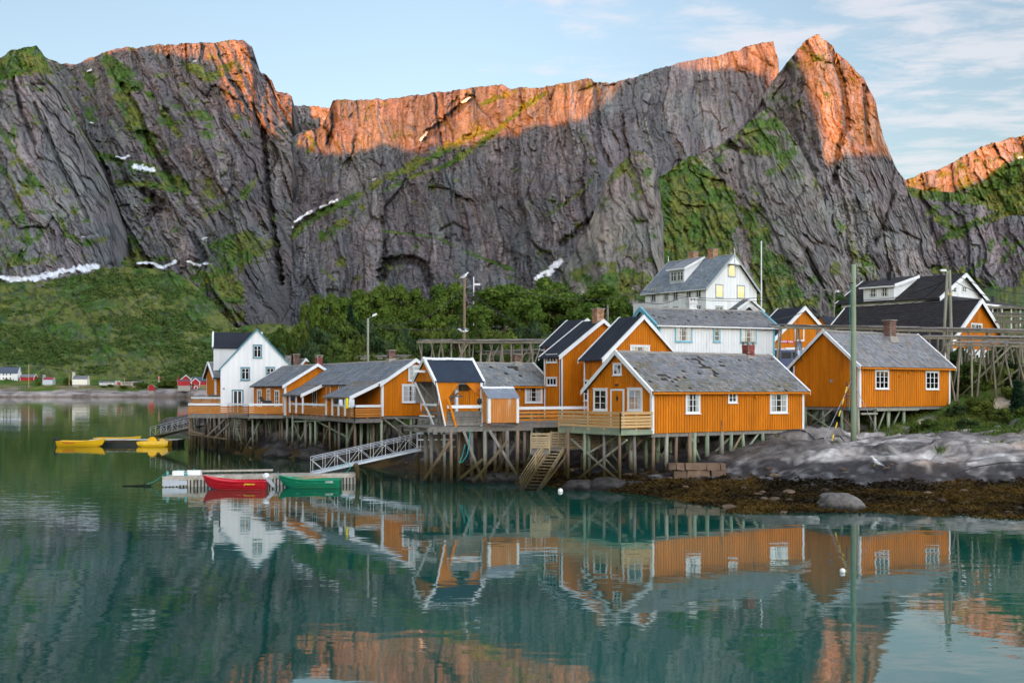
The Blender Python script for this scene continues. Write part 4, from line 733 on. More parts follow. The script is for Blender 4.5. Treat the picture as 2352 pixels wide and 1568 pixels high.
m.hexa([(x - .7, y - .6, z - .2), (x + .7, y - .6, z - .2), (x + .7, y + .6, z - .2), (x - .7, y + .6, z - .2), (x - .34, y - .32, z + .2), (x + .34, y - .32, z + .2), (x + .34, y + .32, z + .2), (x - .34, y + .32, z + .2)]); m.build('chimney', 'plaster', h.root)
# hotel -------------------------------------------------------
h = House('house', 'tall white house on the hill with blue-grey slates and two brick chimneys', 'house', 1621.6, 148, 40, 1737, 1482.5, 745, 657, 586, kind='R')
h.walls(W_, pitch=.3, gap=.03, corner=W_, cw=.18); h.roof('slate', oa=.5, oe=.55, barge='grey trim', bh=.34, tint=(.86, 1.0, 1.08), tw=.36, tr=.33, fascia=W_)
GT = dict(trim='grey trim', casing=.12, curtain=0)
for a, b, c_, d_ in ((1495.6, 661.7, 1506.8, 693), (1525, 662, 1536, 691), (1546.8, 660, 1557.6, 689), (1576.7, 657, 1588.6, 687), (1599, 655, 1611.6, 684)): h.win('L', a, b, c_, d_, 2, 0, **GT)
for a, b, c_, d_ in ((1525, 705, 1536, 732), (1546.8, 704, 1557.6, 732), (1576.7, 703, 1588.6, 732), (1599, 702, 1611.6, 732)): h.win('L', a, b, c_, d_, 2, 0, **GT)
for a, b, c_, d_ in ((1671.4, 600, 1688.4, 636), (1643, 653.4, 1660.4, 684), (1692, 655.5, 1709.8, 685.6)): h.win('R', a, b, c_, d_, 2, 0, trim='grey trim', casing=.14, curtain=0, glass='gold reflection glass')
h.win('R', 1643, 703, 1660.4, 732, 2, 0, **GT)
# dormer on the left slope
r = h.W * .5; tt = (h.hr - h.h) / r
y0, y1 = h.A * .42, h.A * .66; b0 = .9; zb = h.h + tt * b0 + .12; zt = zb + 1.75; bt = r * .9; zt2 = h.hr - .1
g = MB(); g.hexa([(b0, y0, zb - .2), (b0, y1, zb - .2), (bt, y1, zt2 - .5), (bt, y0, zt2 - .5), (b0, y0, zt), (b0, y1, zt), (bt, y1, zt2), (bt, y0, zt2)]); dm = g.build('dormer', W_, h.root)
g = MB(); g.hexa([(b0 - .35, y0 - .3, zt - .02), (b0 - .35, y1 + .3, zt - .02), (bt, y1 + .3, zt2 + .1), (bt, y0 - .3, zt2 + .1), (b0 - .35, y0 - .3, zt + .14), (b0 - .35, y1 + .3, zt + .14), (bt, y1 + .3, zt2 + .26), (bt, y0 - .3, zt2 + .26)]); g.build('dormer_roof', 'slate', dm)
g = MB(); g.bar((b0 - .36, y0 - .34, zt + .02), (bt, y0 - .34, zt2 + .16), .06, .3).bar((b0 - .4, y0 - .3, zt + .03), (b0 - .4, y1 + .3, zt + .03), .05, .2); g.build('dormer_trim', W_, dm)
for y in (y0 + (y1 - y0) * .27, y0 + (y1 - y0) * .73): window(dm, (b0, y, zb + .2), -math.pi / 2, 1.15, 1.35, 2, 0, trim='grey trim', curtain=0, casing=.1)
h.chimney(h.A * .30, r, .95, h.hr + 1.15, mat='pale brick', zb=h.hr - .6); h.chimney(h.A * .62, r, .95, h.hr + 1.1, mat='pale brick', zb=h.hr - .6)
g = MB()
for a in (-.5, h.A + .5): g.tube((r, a, h.hr), (r, a, h.hr + .9), .07, .03)
g.build('finial', W_, h.root)
g = MB(); g.prism([(r - 1.25, h.hr - 1.25), (r + 1.25, h.hr - 1.25), (r, h.hr - .05)], lambda a, b: (a, -.49, b), lambda a, b: (a, -.44, b)); g.build('gable_ornament', W_, h.root)
g = MB(); g.bar((r, -.5, h.hr - 1.6), (r, -.5, h.hr - .1), .1, .06).bar((r - 1.3, -.5, h.hr - 1.25), (r + 1.3, -.5, h.hr - 1.25), .06, .12); g.build('gable_tie', 'grey trim', h.root); hotel = h
g = MB(); t = h.hit('L', 1482.5); g.box(.5, t - .1, 0, h.W * .6, t + 2.8, h.zat('L', t, 695)); g.build('annex', W_, h.root)
h = House('porch', 'small slate-roofed white porch with carved gable beside the tall white house', 'porch', 1692, 139, 40, 1748, 1682, 745, 709, 688.5, kind='R')
h.walls(W_, pitch=.3, corner=None); h.roof('slate', oa=.35, oe=.3, barge=W_, bh=.25, tint=(.8, .78, .76)); g = MB(); r = h.W / 2
for k in range(9):
    a0_, a1_ = math.pi * k / 9, math.pi * (k + 1) / 9; g.bar((r - math.cos(a0_) * r * .5, -.3, h.h - .3 + math.sin(a0_) * .7), (r - math.cos(a1_) * r * .5, -.3, h.h - .3 + math.sin(a1_) * .7), .08, .1)
g.build('carved_arch', W_, h.root); g = MB().prism([(r - r * .45, h.h - 1.5), (r + r * .45, h.h - 1.5), (r + r * .45, h.h - .2), (r, h.h + .3), (r - r * .45, h.h - .2)], lambda a, b: (a, -.06, b), lambda a, b: (a, -.025, b)); g.build('doorway', 'dark interior', h.root)
# shop --------------------------------------------------------
h = House('shop', 'orange shop with black roof and a red sign on its gable, blue van parked outside', 'shop', 1774, 104, 30, 1912, 1722, 830, 780, 707, kind='R')
h.walls(pitch=.3, gap=.02, corner=None); h.roof('black', oa=.3, oe=.3, bh=.34, ridge=False)
def flat(h, name, face, u0, v0, u1, v1, mat, y0=-.05, y1=-.023, parent=None):
    t0, t1 = h.hit(face, u0), h.hit(face, u1); z0, z1 = h.zat(face, (t0 + t1) / 2, v1), h.zat(face, (t0 + t1) / 2, v0); g = MB()
    g.box(t0, y0, z0, t1, y1, z1) if face == 'R' else g.box(y0, min(t0, t1), z0, y1, max(t0, t1), z1); return g.build(name, mat, parent or h.root), (t0, t1, z0, z1)
def hollow(h, name, u0, v0, u1, v1, k=.14):
    t0, t1 = h.hit('R', u0), h.hit('R', u1); z0, z1 = h.zat('R', (t0 + t1) / 2, v1), h.zat('R', (t0 + t1) / 2, v0); g = MB()
    g.box(t0, -.06, z0, t0 + k, -.023, z1).box(t1 - k, -.06, z0, t1, -.023, z1).box(t0 + k, -.06, z0, t1 - k, -.023, z0 + k).box(t0 + k, -.06, z1 - k, t1 - k, -.023, z1); return g.build(name, W_, h.root)
hollow(h, 'loft_door_frame', 1825, 752, 1846.5, 783.5); hollow(h, 'window_frame', 1785, 804, 1804, 822); hollow(h, 'window_frame', 1788, 807, 1801, 820, .08); hollow(h, 'garage_frame', 1804.8, 798.4, 1850, 835)
sg, (t0, t1, z0, z1) = flat(h, 'signboard', 'R', 1782.8, 780.9, 1821.6, 787.9, 'sign red', -.09, -.023)
def lettering(parent, text, loc, rot, size, mat, w=None, ext=.004):
    cu = bpy.data.curves.new('lettering', 'FONT'); cu.body = text; cu.size = size; cu.extrude = ext; cu.align_x = 'CENTER'; cu.align_y = 'CENTER'; cu.offset = .012 * size
    t = bpy.data.objects.new('lettering', cu); col.objects.link(t); bpy.context.view_layer.update()
    me = bpy.data.meshes.new_from_object(t); bpy.data.objects.remove(t); me.color_attributes.new('Col', 'FLOAT_COLOR', 'POINT').data.foreach_set('color', [1.0] * (4 * len(me.vertices))); o = link('lettering', me, parent, MAT[mat]); me.materials.clear(); me.materials.append(MAT[mat])
    xs_ = [v.co.x for v in me.vertices]; sc_ = w / (max(xs_) - min(xs_)) if w else 1; o.location = loc; o.rotation_euler = rot; o.scale = (sc_, 1, 1); return o
lettering(sg, 'ANGAARDS  TOBAK', ((t0 + t1) / 2 + .03, -.096, (z0 + z1) / 2), (math.pi / 2, 0, 0), .27, W_, (t1 - t0) * .88)
h = House('house', 'dark blue-black roof between the orange shop and the long black-roofed house', 'house', 1905, 118, 41, 1960, 1862, 800, 752, 728, kind='L', Lx=11)
h.walls(pitch=.3, corner=None); h.roof('black', oa=.2, ridge=False, barge=None)
# long black roof house ---------------------------------------
h = House('house', 'long black-tiled orange house with white ground floor behind the drying racks at right', 'house', 2169, 102, 41, 2316, None, 836, 797, 690, kind='R', Ly=13.6)
h.walls(pitch=.22, corner=None); h.roof('tile', oa=.45, oe=.5, bh=.42, tw=.33, tr=.36, ridge='black tile')
h.win('R', 2228.8, 743, 2254.5, 757, 3, 1, casing=.08, curtain=0); zl = h.zat('R', 3, 801)
g = MB(); g.box(-.07, -.07, -.5, h.Lx + .05, -.025, zl); gf = g.build('ground_floor_wall', W_, h.root)
for u in (2196, 2232, 2282): w_ = h.win('R', u, 812, u + 14, 834, 2, 2, curtain=1, casing=.08); w_.location.y = -.075
# white house with black roof ---------------------------------
h = House('house', 'white gabled house with black roof, box dormer and black chimney at the upper right', 'house', 2153, 126, 42, 2261, None, 735, 681, 631, kind='R', Ly=12.0)
h.walls(W_, pitch=.16, gap=.012, corner=W_); h.roof('tile', oa=.6, oe=.6, bh=.42, tw=.36, tr=.38, ridge='black tile')
h.win('R', 2180, 657, 2196, 672, 2, 2, casing=.09); h.win('R', 2208, 657, 2219, 672, 2, 2, casing=.09, curtain=2)
r = h.W * .5; tt = (h.hr - h.h) / r; y0, y1 = h.A * .42, h.A * .74; b0 = -.35; zb = h.h + tt * b0 + .2; zt = zb + 1.45; bt = r * .85; zt2 = h.hr - .05
g = MB(); g.hexa([(b0, y0, zb - .1), (b0, y1, zb - .1), (bt, y1, zt2 - .6), (bt, y0, zt2 - .6), (b0, y0, zt), (b0, y1, zt), (bt, y1, zt2), (bt, y0, zt2)]); dm = g.build('dormer', W_, h.root)
g = MB(); g.hexa([(b0 - .45, y0 - .3, zt - .02), (b0 - .45, y1 + .3, zt - .02), (bt, y1 + .3, zt2 + .1), (bt, y0 - .3, zt2 + .1), (b0 - .45, y0 - .3, zt + .16), (b0 - .45, y1 + .3, zt + .16), (bt, y1 + .3, zt2 + .28), (bt, y0 - .3, zt2 + .28)]); g.build('dormer_roof', 'black tile', dm)
g = MB(); g.bar((b0 - .45, y0 - .36, zt + .02), (bt, y0 - .36, zt2 + .14), .07, .34).bar((b0 - .5, y0 - .3, zt - .02), (b0 - .5, y1 + .3, zt - .02), .05, .16); g.build('dormer_trim', W_, dm)
for y in (y0 + (y1 - y0) * .3, y0 + (y1 - y0) * .68): window(dm, (b0, y, zb + .3), -math.pi / 2, 1.15, 1.1, 2, 2, curtain=1, casing=.07)
g = MB(); x, y = r * .55, h.A * .62; g.box(x - .25, y - .25, h.hr - 1.0, x + .25, y + .25, h.hr + .75).box(x - .33, y - .33, h.hr + .5, x + .33, y + .33, h.hr + .6); g.build('chimney', 'black rubber', h.root)
# veranda with a low black hipped roof
g = MB(); X0, X1, Y0, Y1 = -1.2, h.W + 4.6, -3.6, 2.0; z = h.h - .75; xm0, xm1 = 1.6, h.W + 1.2
vv = [(X0, Y0, z), (X1, Y0, z), (X1, Y1, z), (X0, Y1, z), (xm0, -.05, z + 1.0), (xm1, -.05, z + 1.0), (X0, Y0, z - .16), (X1, Y0, z - .16), (X1, Y1, z - .16), (X0, Y1, z - .16)]
g._add(vv, [(0, 1, 5, 4), (1, 2, 5), (3, 0, 4), (2, 3, 4, 5), (0, 6, 7, 1), (1, 7, 8, 2), (2, 8, 9, 3), (3, 9, 6, 0), (6, 9, 8, 7)]); vr = g.build('veranda_roof', 'black tile', h.root)
g = MB(); g.box(X0 - .03, Y0 - .05, z - .22, X1 + .03, Y0 - .003, z - .03).box(X0 - .05, Y0, z - .22, X0 - .003, Y1, z - .03)
for k in range(8): x = X0 + .3 + (X1 - X0 - .6) * k / 7; g.box(x - .06, Y0 + .2, z - 2.6, x + .06, Y0 + .32, z - .17)
g.build('veranda_posts', W_, vr); g = MB(); g.tube((h.W - .3, -1.2, z + .6), (h.W - .3, -1.2, z + 1.3), .22); g.build('roof_vent', 'black rubber', vr)
# slate cabin behind the crane shelter -------------------------
h = House('cabin', 'low orange cabin with diamond-laid slates between the crane shelter and the tall orange house', 'cabin', 1048, 76, 33, 1262, 967, 945, 883, 834, kind='L')
h.walls(pitch=.17, gap=.045); h.roof('slate', oa=.3, holes=.5, tint=(.98, 1.02, .98), tw=.3, tr=.3, fascia='orange paint')
h.win('R', 1204.7, 886.6, 1244.5, 924.7, 3, 3, curtain=1); h.win('L', 988, 884, 1009, 927, 2, 3, curtain=2); h.chimney(h.hit('R', 1223) + .3, h.W * .5, .5, h.hr + .75, mat='brick', base=.45); h.vent('R', 1191, 898, .1, 'grey trim')
h.stilts([(x, y) for x in (.2, 2, 4, 6) for y in (.2, 2, 4)], [((.2, .2, -1.6), (2, .2, -.2)), ((4, .2, -.2), (5.6, .2, -1.4))], -.02)
# long row C ----------------------------------------------------
h = House('cabin', 'long orange cabin row with two porches under one grey slate roof', 'cabin', 877, 82, 30, None, None, 955, 880, 828, kind='R', Lx=5.2, Ly=20.5)
h.walls(pitch=.2); h.roof('slate', oa=.3, oe=.28, tint=(.90, .98, 1.04), tw=.34, tr=.28)
h.win('R', 922.5, 882.5, 962, 924, 3, 3, curtain=2); h.win('R', 937, 839, 962, 874.5, 2, 3, curtain=2, casing=.08)
t = h.hit('L', 757); window(h.root, (-.022, 7.9, .95), -math.pi / 2, .9, 1.3, 2, 3, curtain=2); window(h.root, (-.022, 13.7, .5), -math.pi / 2, 1.0, 1.7, 2, 3, curtain=2)
for y in (10.6,): 
    g = MB(); g.box(-.05, y - .5, .2, -.001, y + .5, 2.3); o = g.build('door_frame', W_, h.root); MB().box(-.07, y - .38, .22, -.051, y + .38, 2.18).build('door', 'orange paint', o)
h.chimney(4.2, h.W * .5, .5, h.hr + .95, mat='brick', base=.5); rowC = h
g0 = h.h; sl = math.tan(rad(25))
def porch(h, y0, y1, dp, zw):
    drop = dp * sl; g = MB(); slates(g, lambda a, b, z: (b, a, z), y0 - .2, y1 + .15, -dp - .1, zw - drop - .04, .1, zw + .05, .34, .28, 0, 0, 1, (.90, .98, 1.04), 'slate'); pr = g.build('porch_roof', 'slate', h.root)
    g = MB(); g.hexa([(-dp - .1, y0 - .2, zw - drop - .12), (-dp - .1, y1 + .15, zw - drop - .12), (.0, y1 + .15, zw - .04), (.0, y0 - .2, zw - .04), (-dp - .1, y0 - .2, zw - drop - .045), (-dp - .1, y1 + .15, zw - drop - .045), (.0, y1 + .15, zw + .04), (.0, y0 - .2, zw + .04)]); g.build('roof_boarding', 'brown wood', pr)
    g = MB(); g.hexa([(-dp - .15, y0 - .25, zw - drop - .22), (-dp - .15, y0 - .21, zw - drop - .22), (.2, y0 - .21, zw - .10), (.2, y0 - .25, zw - .10), (-dp - .15, y0 - .25, zw - drop + .05), (-dp - .15, y0 - .21, zw - drop + .05), (.2, y0 - .21, zw + .17), (.2, y0 - .25, zw + .17)]); g.build('barge_board', W_, pr)
    n = max(2, int((y1 - y0) / 1.2))
    for k in range(n + 1): y = y0 + (y1 - y0) * k / n; g = MB().box(-dp + .05, y - .06, 0.0, -dp + .17, y + .06, zw - drop - .1); g.build('porch_post', W_, pr)
    return pr
porch(h, .2, 5.3, 2.35, h.h + .12); porch(h, 11.7, 16.4, 1.9, h.h + .02)
g = MB()
for k in range(26): g.col = brightness(.08); g.box(-2.3 + k * .088, 5.25, .1, -2.3 + k * .088 + .075, 5.32, h.h - .15 - (26 - k) * .037)
g.build('porch_screen', 'orange paint', h.root)
h.stilts([(x, y) for x in (.2, 2.4, 4.8) for y in (.2, 2.2, 4.4, 6.8, 9.2, 11.6, 14, 16.4, 18.8)], [((.2, .2, -.2), (2.6, .3, -2.0)), ((1.0, .1, -.1), (3.4, .1, -1.6)), ((4.8, .2, -.1), (3.6, .2, -1.9)), ((.2, 5, -.2), (.2, 8, -2.2)), ((2.4, 3, -.2), (2.4, 6, -2))], -.02)
# cabin A --------------------------------------------------------
h = House('cabin', 'small orange cabin with three narrow white windows, beside the tall white gabled house', 'cabin', 654, 95, 30, None, 583, 953, 884.5, 839, kind='R', Lx=5.6)
h.walls(pitch=.17, gap=.045); h.roof('slate', oa=.3, oe=.3, tint=(.92, .98, 1.02), tw=.34, tr=.28, bh=.22)
for a, b, c_, d_ in ((592.5, 894, 602, 932), (614.5, 894, 622, 922), (632.5, 896, 642.5, 933)): h.win('L', a, b, c_, d_, 2, 3, curtain=2, casing=.08)
h.chimney(1.3, h.W * .62, .48, h.hr + .8, mat='red brick paint', base=.2, pots=True)
g = MB(); g.box(h.W * .4, 3.6, h.hr - .45, h.W * .4 + .5, 4.3, h.hr - .15); g.build('roof_hatch', 'grey trim', h.root)
h.stilts([(x, y) for x in (.2, 2.6, 5.2) for y in (.2, 2.2, 4.4, 6.6, 8.2)], [], -.02)
h = House('cabin', 'orange cabin roof ends with two chimneys showing behind the small cabin by the white house', 'cabin', 655, 108, 30, 745, None, 950, 880, 826, kind='R', Ly=7)
h.walls(); h.roof('slate', oa=.3, tint=(.85, .88, .86)); h.chimney(.8, h.W * .33, .6, h.hr + .55, mat='brick'); h.chimney(.8, h.W * .12, .55, h.hr + .35, mat='mortar', pots=False)
# white house W ---------------------------------------------------
h = House('house', 'tall white gabled house with teal-framed windows at the left end of the village', 'house', 507.7, 104, 14, 672, None, 955, 846, 758.5, kind='R', Ly=9)
h.walls(W_, pitch=.24, gap=.02, corner=W_); h.roof('black', oa=.12, oe=.2, barge='dark teal paint', bh=.16, ridge=False)
for a, b, c_, d_ in ((580.5, 792, 602, 822), (552.5, 843.6, 574.5, 873), (610, 843.6, 631.6, 873)): h.win('R', a, b, c_, d_, 2, 0, trim='dark teal paint', casing=.1, curtain=0)
h.door('R', 532, 894.4, 559.4, 948, mat=W_, frame='dark teal paint', glass=True); g = MB().box(-.1, -.12, 0, .1, 0, .05).tube((0, -.1, 0), (0, -.1, .08), .05); o = g.build('wall_lamp', 'dark cable', h.root); o.location = (h.hit('R', 514), -.02, h.zat('R', .5, 893))
h.stilts([(.2, .2), (2, .3), (4, .3), (6, .3), (.2, 4), (3, 4)], [], -.02)
h = House('house', 'black-roofed wing jutting left from behind the tall white house', 'house', 491.5, 110, 14, 600, None, 850, 797, 765, kind='L', Ly=5)
h.walls(W_, pitch=.24, gap=.02, corner=W_); h.roof('black', oa=.15, oe=.25, barge=W_, bh=.14, ridge=False)
h = House('shed', 'narrow steep-gabled orange shed at the far left, behind the white gabled house', 'shed', 494, 118, 30, 520, 475, 906, 862, 834, kind='L')
h.walls(pitch=.2); h.roof('slate', oa=.35, oe=.45, bh=.22, tint=(.8, .85, .82)); h.chimney(1.2, h.W * .5, .6, h.hr + .7, mat='red brick paint', base=.3)
h.stilts([(.2, .2), (.2, 1.6), (1.6, .2), (2.5, .2)], [], -.02)
# crane shelter ------------------------------------------------------
h = House('crane_shelter', 'open-sided orange hoist shelter with a black corrugated roof standing over the water on stilts', 'shelter', 1001, 66, 30, 1107, 953, 978, 876, 826, kind='L')
h.roof('corr', oa=.12, oe=.12, bh=.2, th=.04, ridge='white paint')
A_, W2, hh = h.Lx, h.Ly, h.h
g = MB(); zz0 = h.zat('R', 0, 877); R3 = lambda u, v: (h.hit('R', u), h.zat('R', h.hit('R', u), v))
for poly in ([(1001, 877), (1055.5, 877), (1029, 914), (1029, 972), (1022.5, 972)], [(1066.5, 877), (1106, 877), (1106, 916)]):
    g.prism([R3(*p) for p in poly], lambda a, b: (a, -.02, b), lambda a, b: (a, .03, b))
g.build('front_panel', 'orange paint', h.root)
g = MB(); g.prism([(0, hh), (W2, hh), (W2 / 2, h.hr - .05)], lambda b, z: (-.02, b, z), lambda b, z: (.03, b, z)); g.build('gable_panel', 'orange paint', h.root)
g = MB(); g.bar((h.Lx - .06, -.04, -.05), (h.Lx - .06, -.04, hh), .14, .05); g.build('corner_board', W_, h.root)
g = MB(); g.bar((-.05, W2 - .1, hh), (1.1, W2 - .3, 0), .14, .1).bar((0, .0, hh), (.62, .02, 0), .08, .08).bar((0, W2 / 2, hh + .6), (-.75, W2 / 2, hh + .62), .1, .14); g.build('slanting_post', W_, h.root)
g = MB(); g.bar((1.0, W2 * .5, 0), (.5, W2 * .5, hh), .14, .14).bar((.8, W2 * .5, 1.3), (.05, W2 * .8, hh - .1), .1, .1).bar((.8, W2 * .5, 1.3), (.1, .1, hh - .1), .1, .1).bar((2.1, W2, 0), (2.1, W2, hh), .16, .16).bar((2.1, W2 - .02, 1.2), (1.3, W2 - .02, 1.9), .1, .1).bar((2.1, W2 - .02, 1.2), (2.9, W2 - .02, 1.9), .1, .1).bar((1.2, W2 - .1, 1.7), (3.2, W2 - .1, 1.7), .08, .1)
g.bar((.1, .1, hh - .1), (A_ - .1, .1, hh - .1), .12, .14).bar((.1, W2 - .1, hh - .1), (A_ - .1, W2 - .1, hh - .1), .12, .14); g.build('frame', 'grey wood', h.root)
g = MB()
for k in range(12): g.col = brightness(.2); g.box(.05 + k * .105, W2 - .02, .9 if k > 5 else 1.3, .05 + k * .105 + .095, W2 + .02, hh)
g.build('back_boards', 'grey wood', h.root)
g = MB(); t = h.hit('R', 1075); g.tube((t, 1.0, hh - .35), (t + .5, 1.0, hh - .35), .22, .22, 12); g.build('winch_drum', 'brown wood', h.root); g = MB().path([(t + .5, .9, hh - .3), (t + .56, .8, 1.2), (t + .5, .7, .6)], .012); g.build('winch_rope', 'dark cable', h.root)
g = MB(); t0 = h.hit('R', 1024); g.box(t0, -.22, 1.02, h.Lx + .25, -.14, 1.2); g.box(.45, W2 * .35, 1.15, .55, W2, 1.27).box(.3, W2 * .35, .5, .4, W2 * 1.0, .58); g.build('white_rail', W_, h.root)
g = MB(); g.bar((t0 + .0, -.26, 1.6), (t0 + .62, -.3, -.35), .14, .05, (0, 1, 0)).bar((h.Lx - .03, -.26, 1.6), (h.Lx + .35, -.3, -.35), .14, .05, (0, 1, 0)); g.build('brace', 'orange paint', h.root)
g = MB(); z = 0
for k in range(5): g.col = brightness(.2); g.box(t0 + .05, -.10, z + .01, h.Lx - .1, -.03, z + .16); z += .17
g.build('plank_side', 'grey wood', h.root)
g = MB(); x = -.6
while x < h.Lx + 3.2: g.col = brightness(.25); g.box(x, -.35, -.12, x + .15, W2 + 1.0, -.05); x += .16
g.build('platform', 'grey wood', h.root); g = MB(); g.bar((-.7, -.25, -.24), (h.Lx + 3.3, -.25, -.24), .24, .22).bar((-.7, W2 * .5, -.24), (h.Lx + 3.3, W2 * .5, -.24), .2, .22).bar((-.3, -.5, -.28), (-.3, W2 + .8, -.28), .2, .2).bar((h.Lx, -.5, -.28), (h.Lx, W2 + .8, -.28), .2, .2); g.build('beam', 'grey wood', h.root)
def P2(h, u, d): x = (u - U0) * d / F - h.o.x; y = d - h.o.y; return (x * h.X.x + y * h.X.y, x * h.Y.x + y * h.Y.y)
st = [(P2(h, u, d)) for u, d in ((975, 68), (992, 67), (1021, 66.2), (1035, 65.6), (1052, 67.5), (1080, 67), (1112, 66.4), (1118, 68), (1133, 68), (1150, 69), (1163, 67.3), (1193, 67.6), (1006, 69.5), (1065, 70), (1100, 70))]
h.stilts([(x, y) for x, y in st], [], -.3, .115, False, ('grey wood', 'grey wood', 'brown wood', 'stilt wood'))
def brace(h, u0, v0, d0, u1, v1, d1, mat='grey wood', w=.17):
    p, q = Vector(P(u0, v0, d0)), Vector(P(u1, v1, d1)); f = lambda p: P2(h, p.x * F / p.y + U0, p.y) + (p.z - h.z0,)
    g = MB(); g.col = brightness(.15); g.bar(f(p), f(q), .06, w, (1, 0, 0)); g.build('brace', mat, h.root)
for a in ((973, 1101, 65.3, 1033, 1014, 65.3), (1051, 1104, 65.5, 1109, 1054, 65.7), (1086, 1107, 65.4, 1166, 1012, 66), (1124, 988, 65.9, 1187, 1090, 66.3), (1135, 1090, 68, 1187, 1015, 67.6), (1063, 985, 66.5, 1110, 1108, 66), (986, 985, 67, 1012, 1060, 68)): brace(h, *a[:6], mat='brown wood' if a[0] in (1086, 1051, 973) else 'grey wood')
crane = h
h = House('shed', 'little weathered orange shed with pale corrugated lean-to roof beside the open hoist shelter', 'shed', 1122, 66.6, 30, 1190, 1108, 971, 913, 890.5, kind='L', rp=.999)
h.walls('faded orange', pitch=.12, gap=.015, corner='peeling paint'); h.roof('zinc', oa=.08, oe=.1, th=.02, barge=None, ridge='white paint', lift=.05)
# decks --------------------------------------------------------------
def deck(name, label, edge, depth_pts, z, mat='orange stain wood', top=W_, rh=.95, nb=4, bw=.15, posts=(), cat='deck', fascia='grey wood', group=None, rail_open=(), pm='stilt wood', toph=.14):
    """edge: world xy points of the railed front edge (left to right); depth_pts close the platform polygon"""
    e = [Vector(p) for p in edge]; o = e[0]; rt = thing(name, label, cat, (o.x, o.y, z), 0, group)
    poly = [((p[0] - o.x), (p[1] - o.y)) for p in list(edge) + list(depth_pts)]
    g = MB(); g.prism(poly, lambda a, b: (a, b, -.05), lambda a, b: (a, b, 0)); g.build('platform', fascia, rt)
    g = MB(); gr = MB(); gt = MB()
    for i, (a, b) in enumerate(zip(e[:-1], e[1:])):
        a, b = a - o, b - o; d = (b - a); ln = d.length; d.normalize(); nrm = Vector((d.y, -d.x)) * .05
        g.bar((a.x, a.y, -.17), (b.x, b.y, -.17), .09, .22)
        if i in rail_open: continue
        if nb:
            for k in range(nb):
                zc = .10 + (rh - .18 - (toph if top else 0)) * (k + .3) / nb + bw * .25; s0 = 0
                while s0 < ln:
                    s1 = min(s0 + R_.uniform(2.4, 3.6), ln); gr.col = brightness(.13); pa, pb = a + d * s0 + nrm, a + d * (s1 - .006) + nrm; gr.bar((pa.x, pa.y, zc), (pb.x, pb.y, zc), .025, bw); s0 = s1
        n = max(1, round(ln / 1.3))
        for k in range(n + 1): p = a + d * ln * k / n; gr.box(p.x - .035, p.y - .035, -.2, p.x + .035, p.y + .035, rh - .05)
        if top: gt.bar((a.x, a.y, rh), (b.x, b.y, rh), .14, .03); pa, pb = a + nrm * 1.6, b + nrm * 1.6; gt.bar((pa.x, pa.y, rh - toph * .5 - .02), (pb.x, pb.y, rh - toph * .5 - .02), .02, toph)
    g.build('rim_beam', fascia, rt)
    rl = gr.build('railing', mat, rt) if gr.v else None
    if gt.v: gt.build('top_rail', top, rl or rt)
    for (x, y, *lean) in posts:
        gz = max(-1.2, ground(x, y) - .25) - z; g = MB(); g.col = brightness(.25); rr = R_.uniform(.085, .125); l = lean[0] if lean else R_.uniform(-.05, .05)
        if gz < -.3: g.tube((x - o.x + l, y - o.y, gz), (x - o.x, y - o.y, -.1), rr, rr * .85, 9); g.build('stilt', R_.choice([pm, pm, 'grey wood', 'brown wood']), rt, True)
    return rt
def XY(u, d): return ((u - U0) * d / F, d)
def beams(rt, items, mat='grey wood', name='brace', w=.14):
    o = rt.location
    for (u0, v0, d0, u1, v1, d1) in items:
        p, q = Vector(P(u0, v0, d0)) - o, Vector(P(u1, v1, d1)) - o; g = MB(); g.col = brightness(.2); g.tube(p, q, w / 2, w / 2, 7); g.build(name, mat, rt)
A1, B1, C1 = (2.75, 66.9), (5.94, 62.35), (7.84, 63.7)
dk = deck('deck', 'new pale timber deck with slatted railing in front of the brown door', [A1, B1, C1], [(4.5, 68.3)], 3.25, 'new wood', 'new wood', .98, 4, .13, [XY(1304.6, 66.0), XY(1343.6, 64.9), XY(1387.5, 63.8), (5.9, 62.5), (4.4, 65.2), (6.8, 63.4), (5.4, 66.5)], pm='green wood', fascia='green wood', toph=.11)
beams(dk, [(1305, 1118, 65.5, 1440, 1010, 62.6), (1311, 1007, 66.2, 1437, 1117, 62.2), (1342, 1045, 65, 1420, 1000, 66), (1387, 1050, 64, 1440, 1110, 66)], 'stilt wood')
dk = deck('walkway', 'orange-railed walkway between the small shed and the pale timber deck', [XY(1190, 68.5), XY(1284, 70), XY(1352, 70.5)], [XY(1352, 75), XY(1190, 75)], 3.45, 'orange stain wood', W_, .98, 3, .14, [XY(1205, 69), XY(1232, 70), XY(1262, 71), XY(1290, 72), XY(1215, 73), XY(1250, 74)])
beams(dk, [(1180, 990, 70, 1215, 1040, 72), (1205, 1075, 70, 1240, 990, 71)], 'green wood')
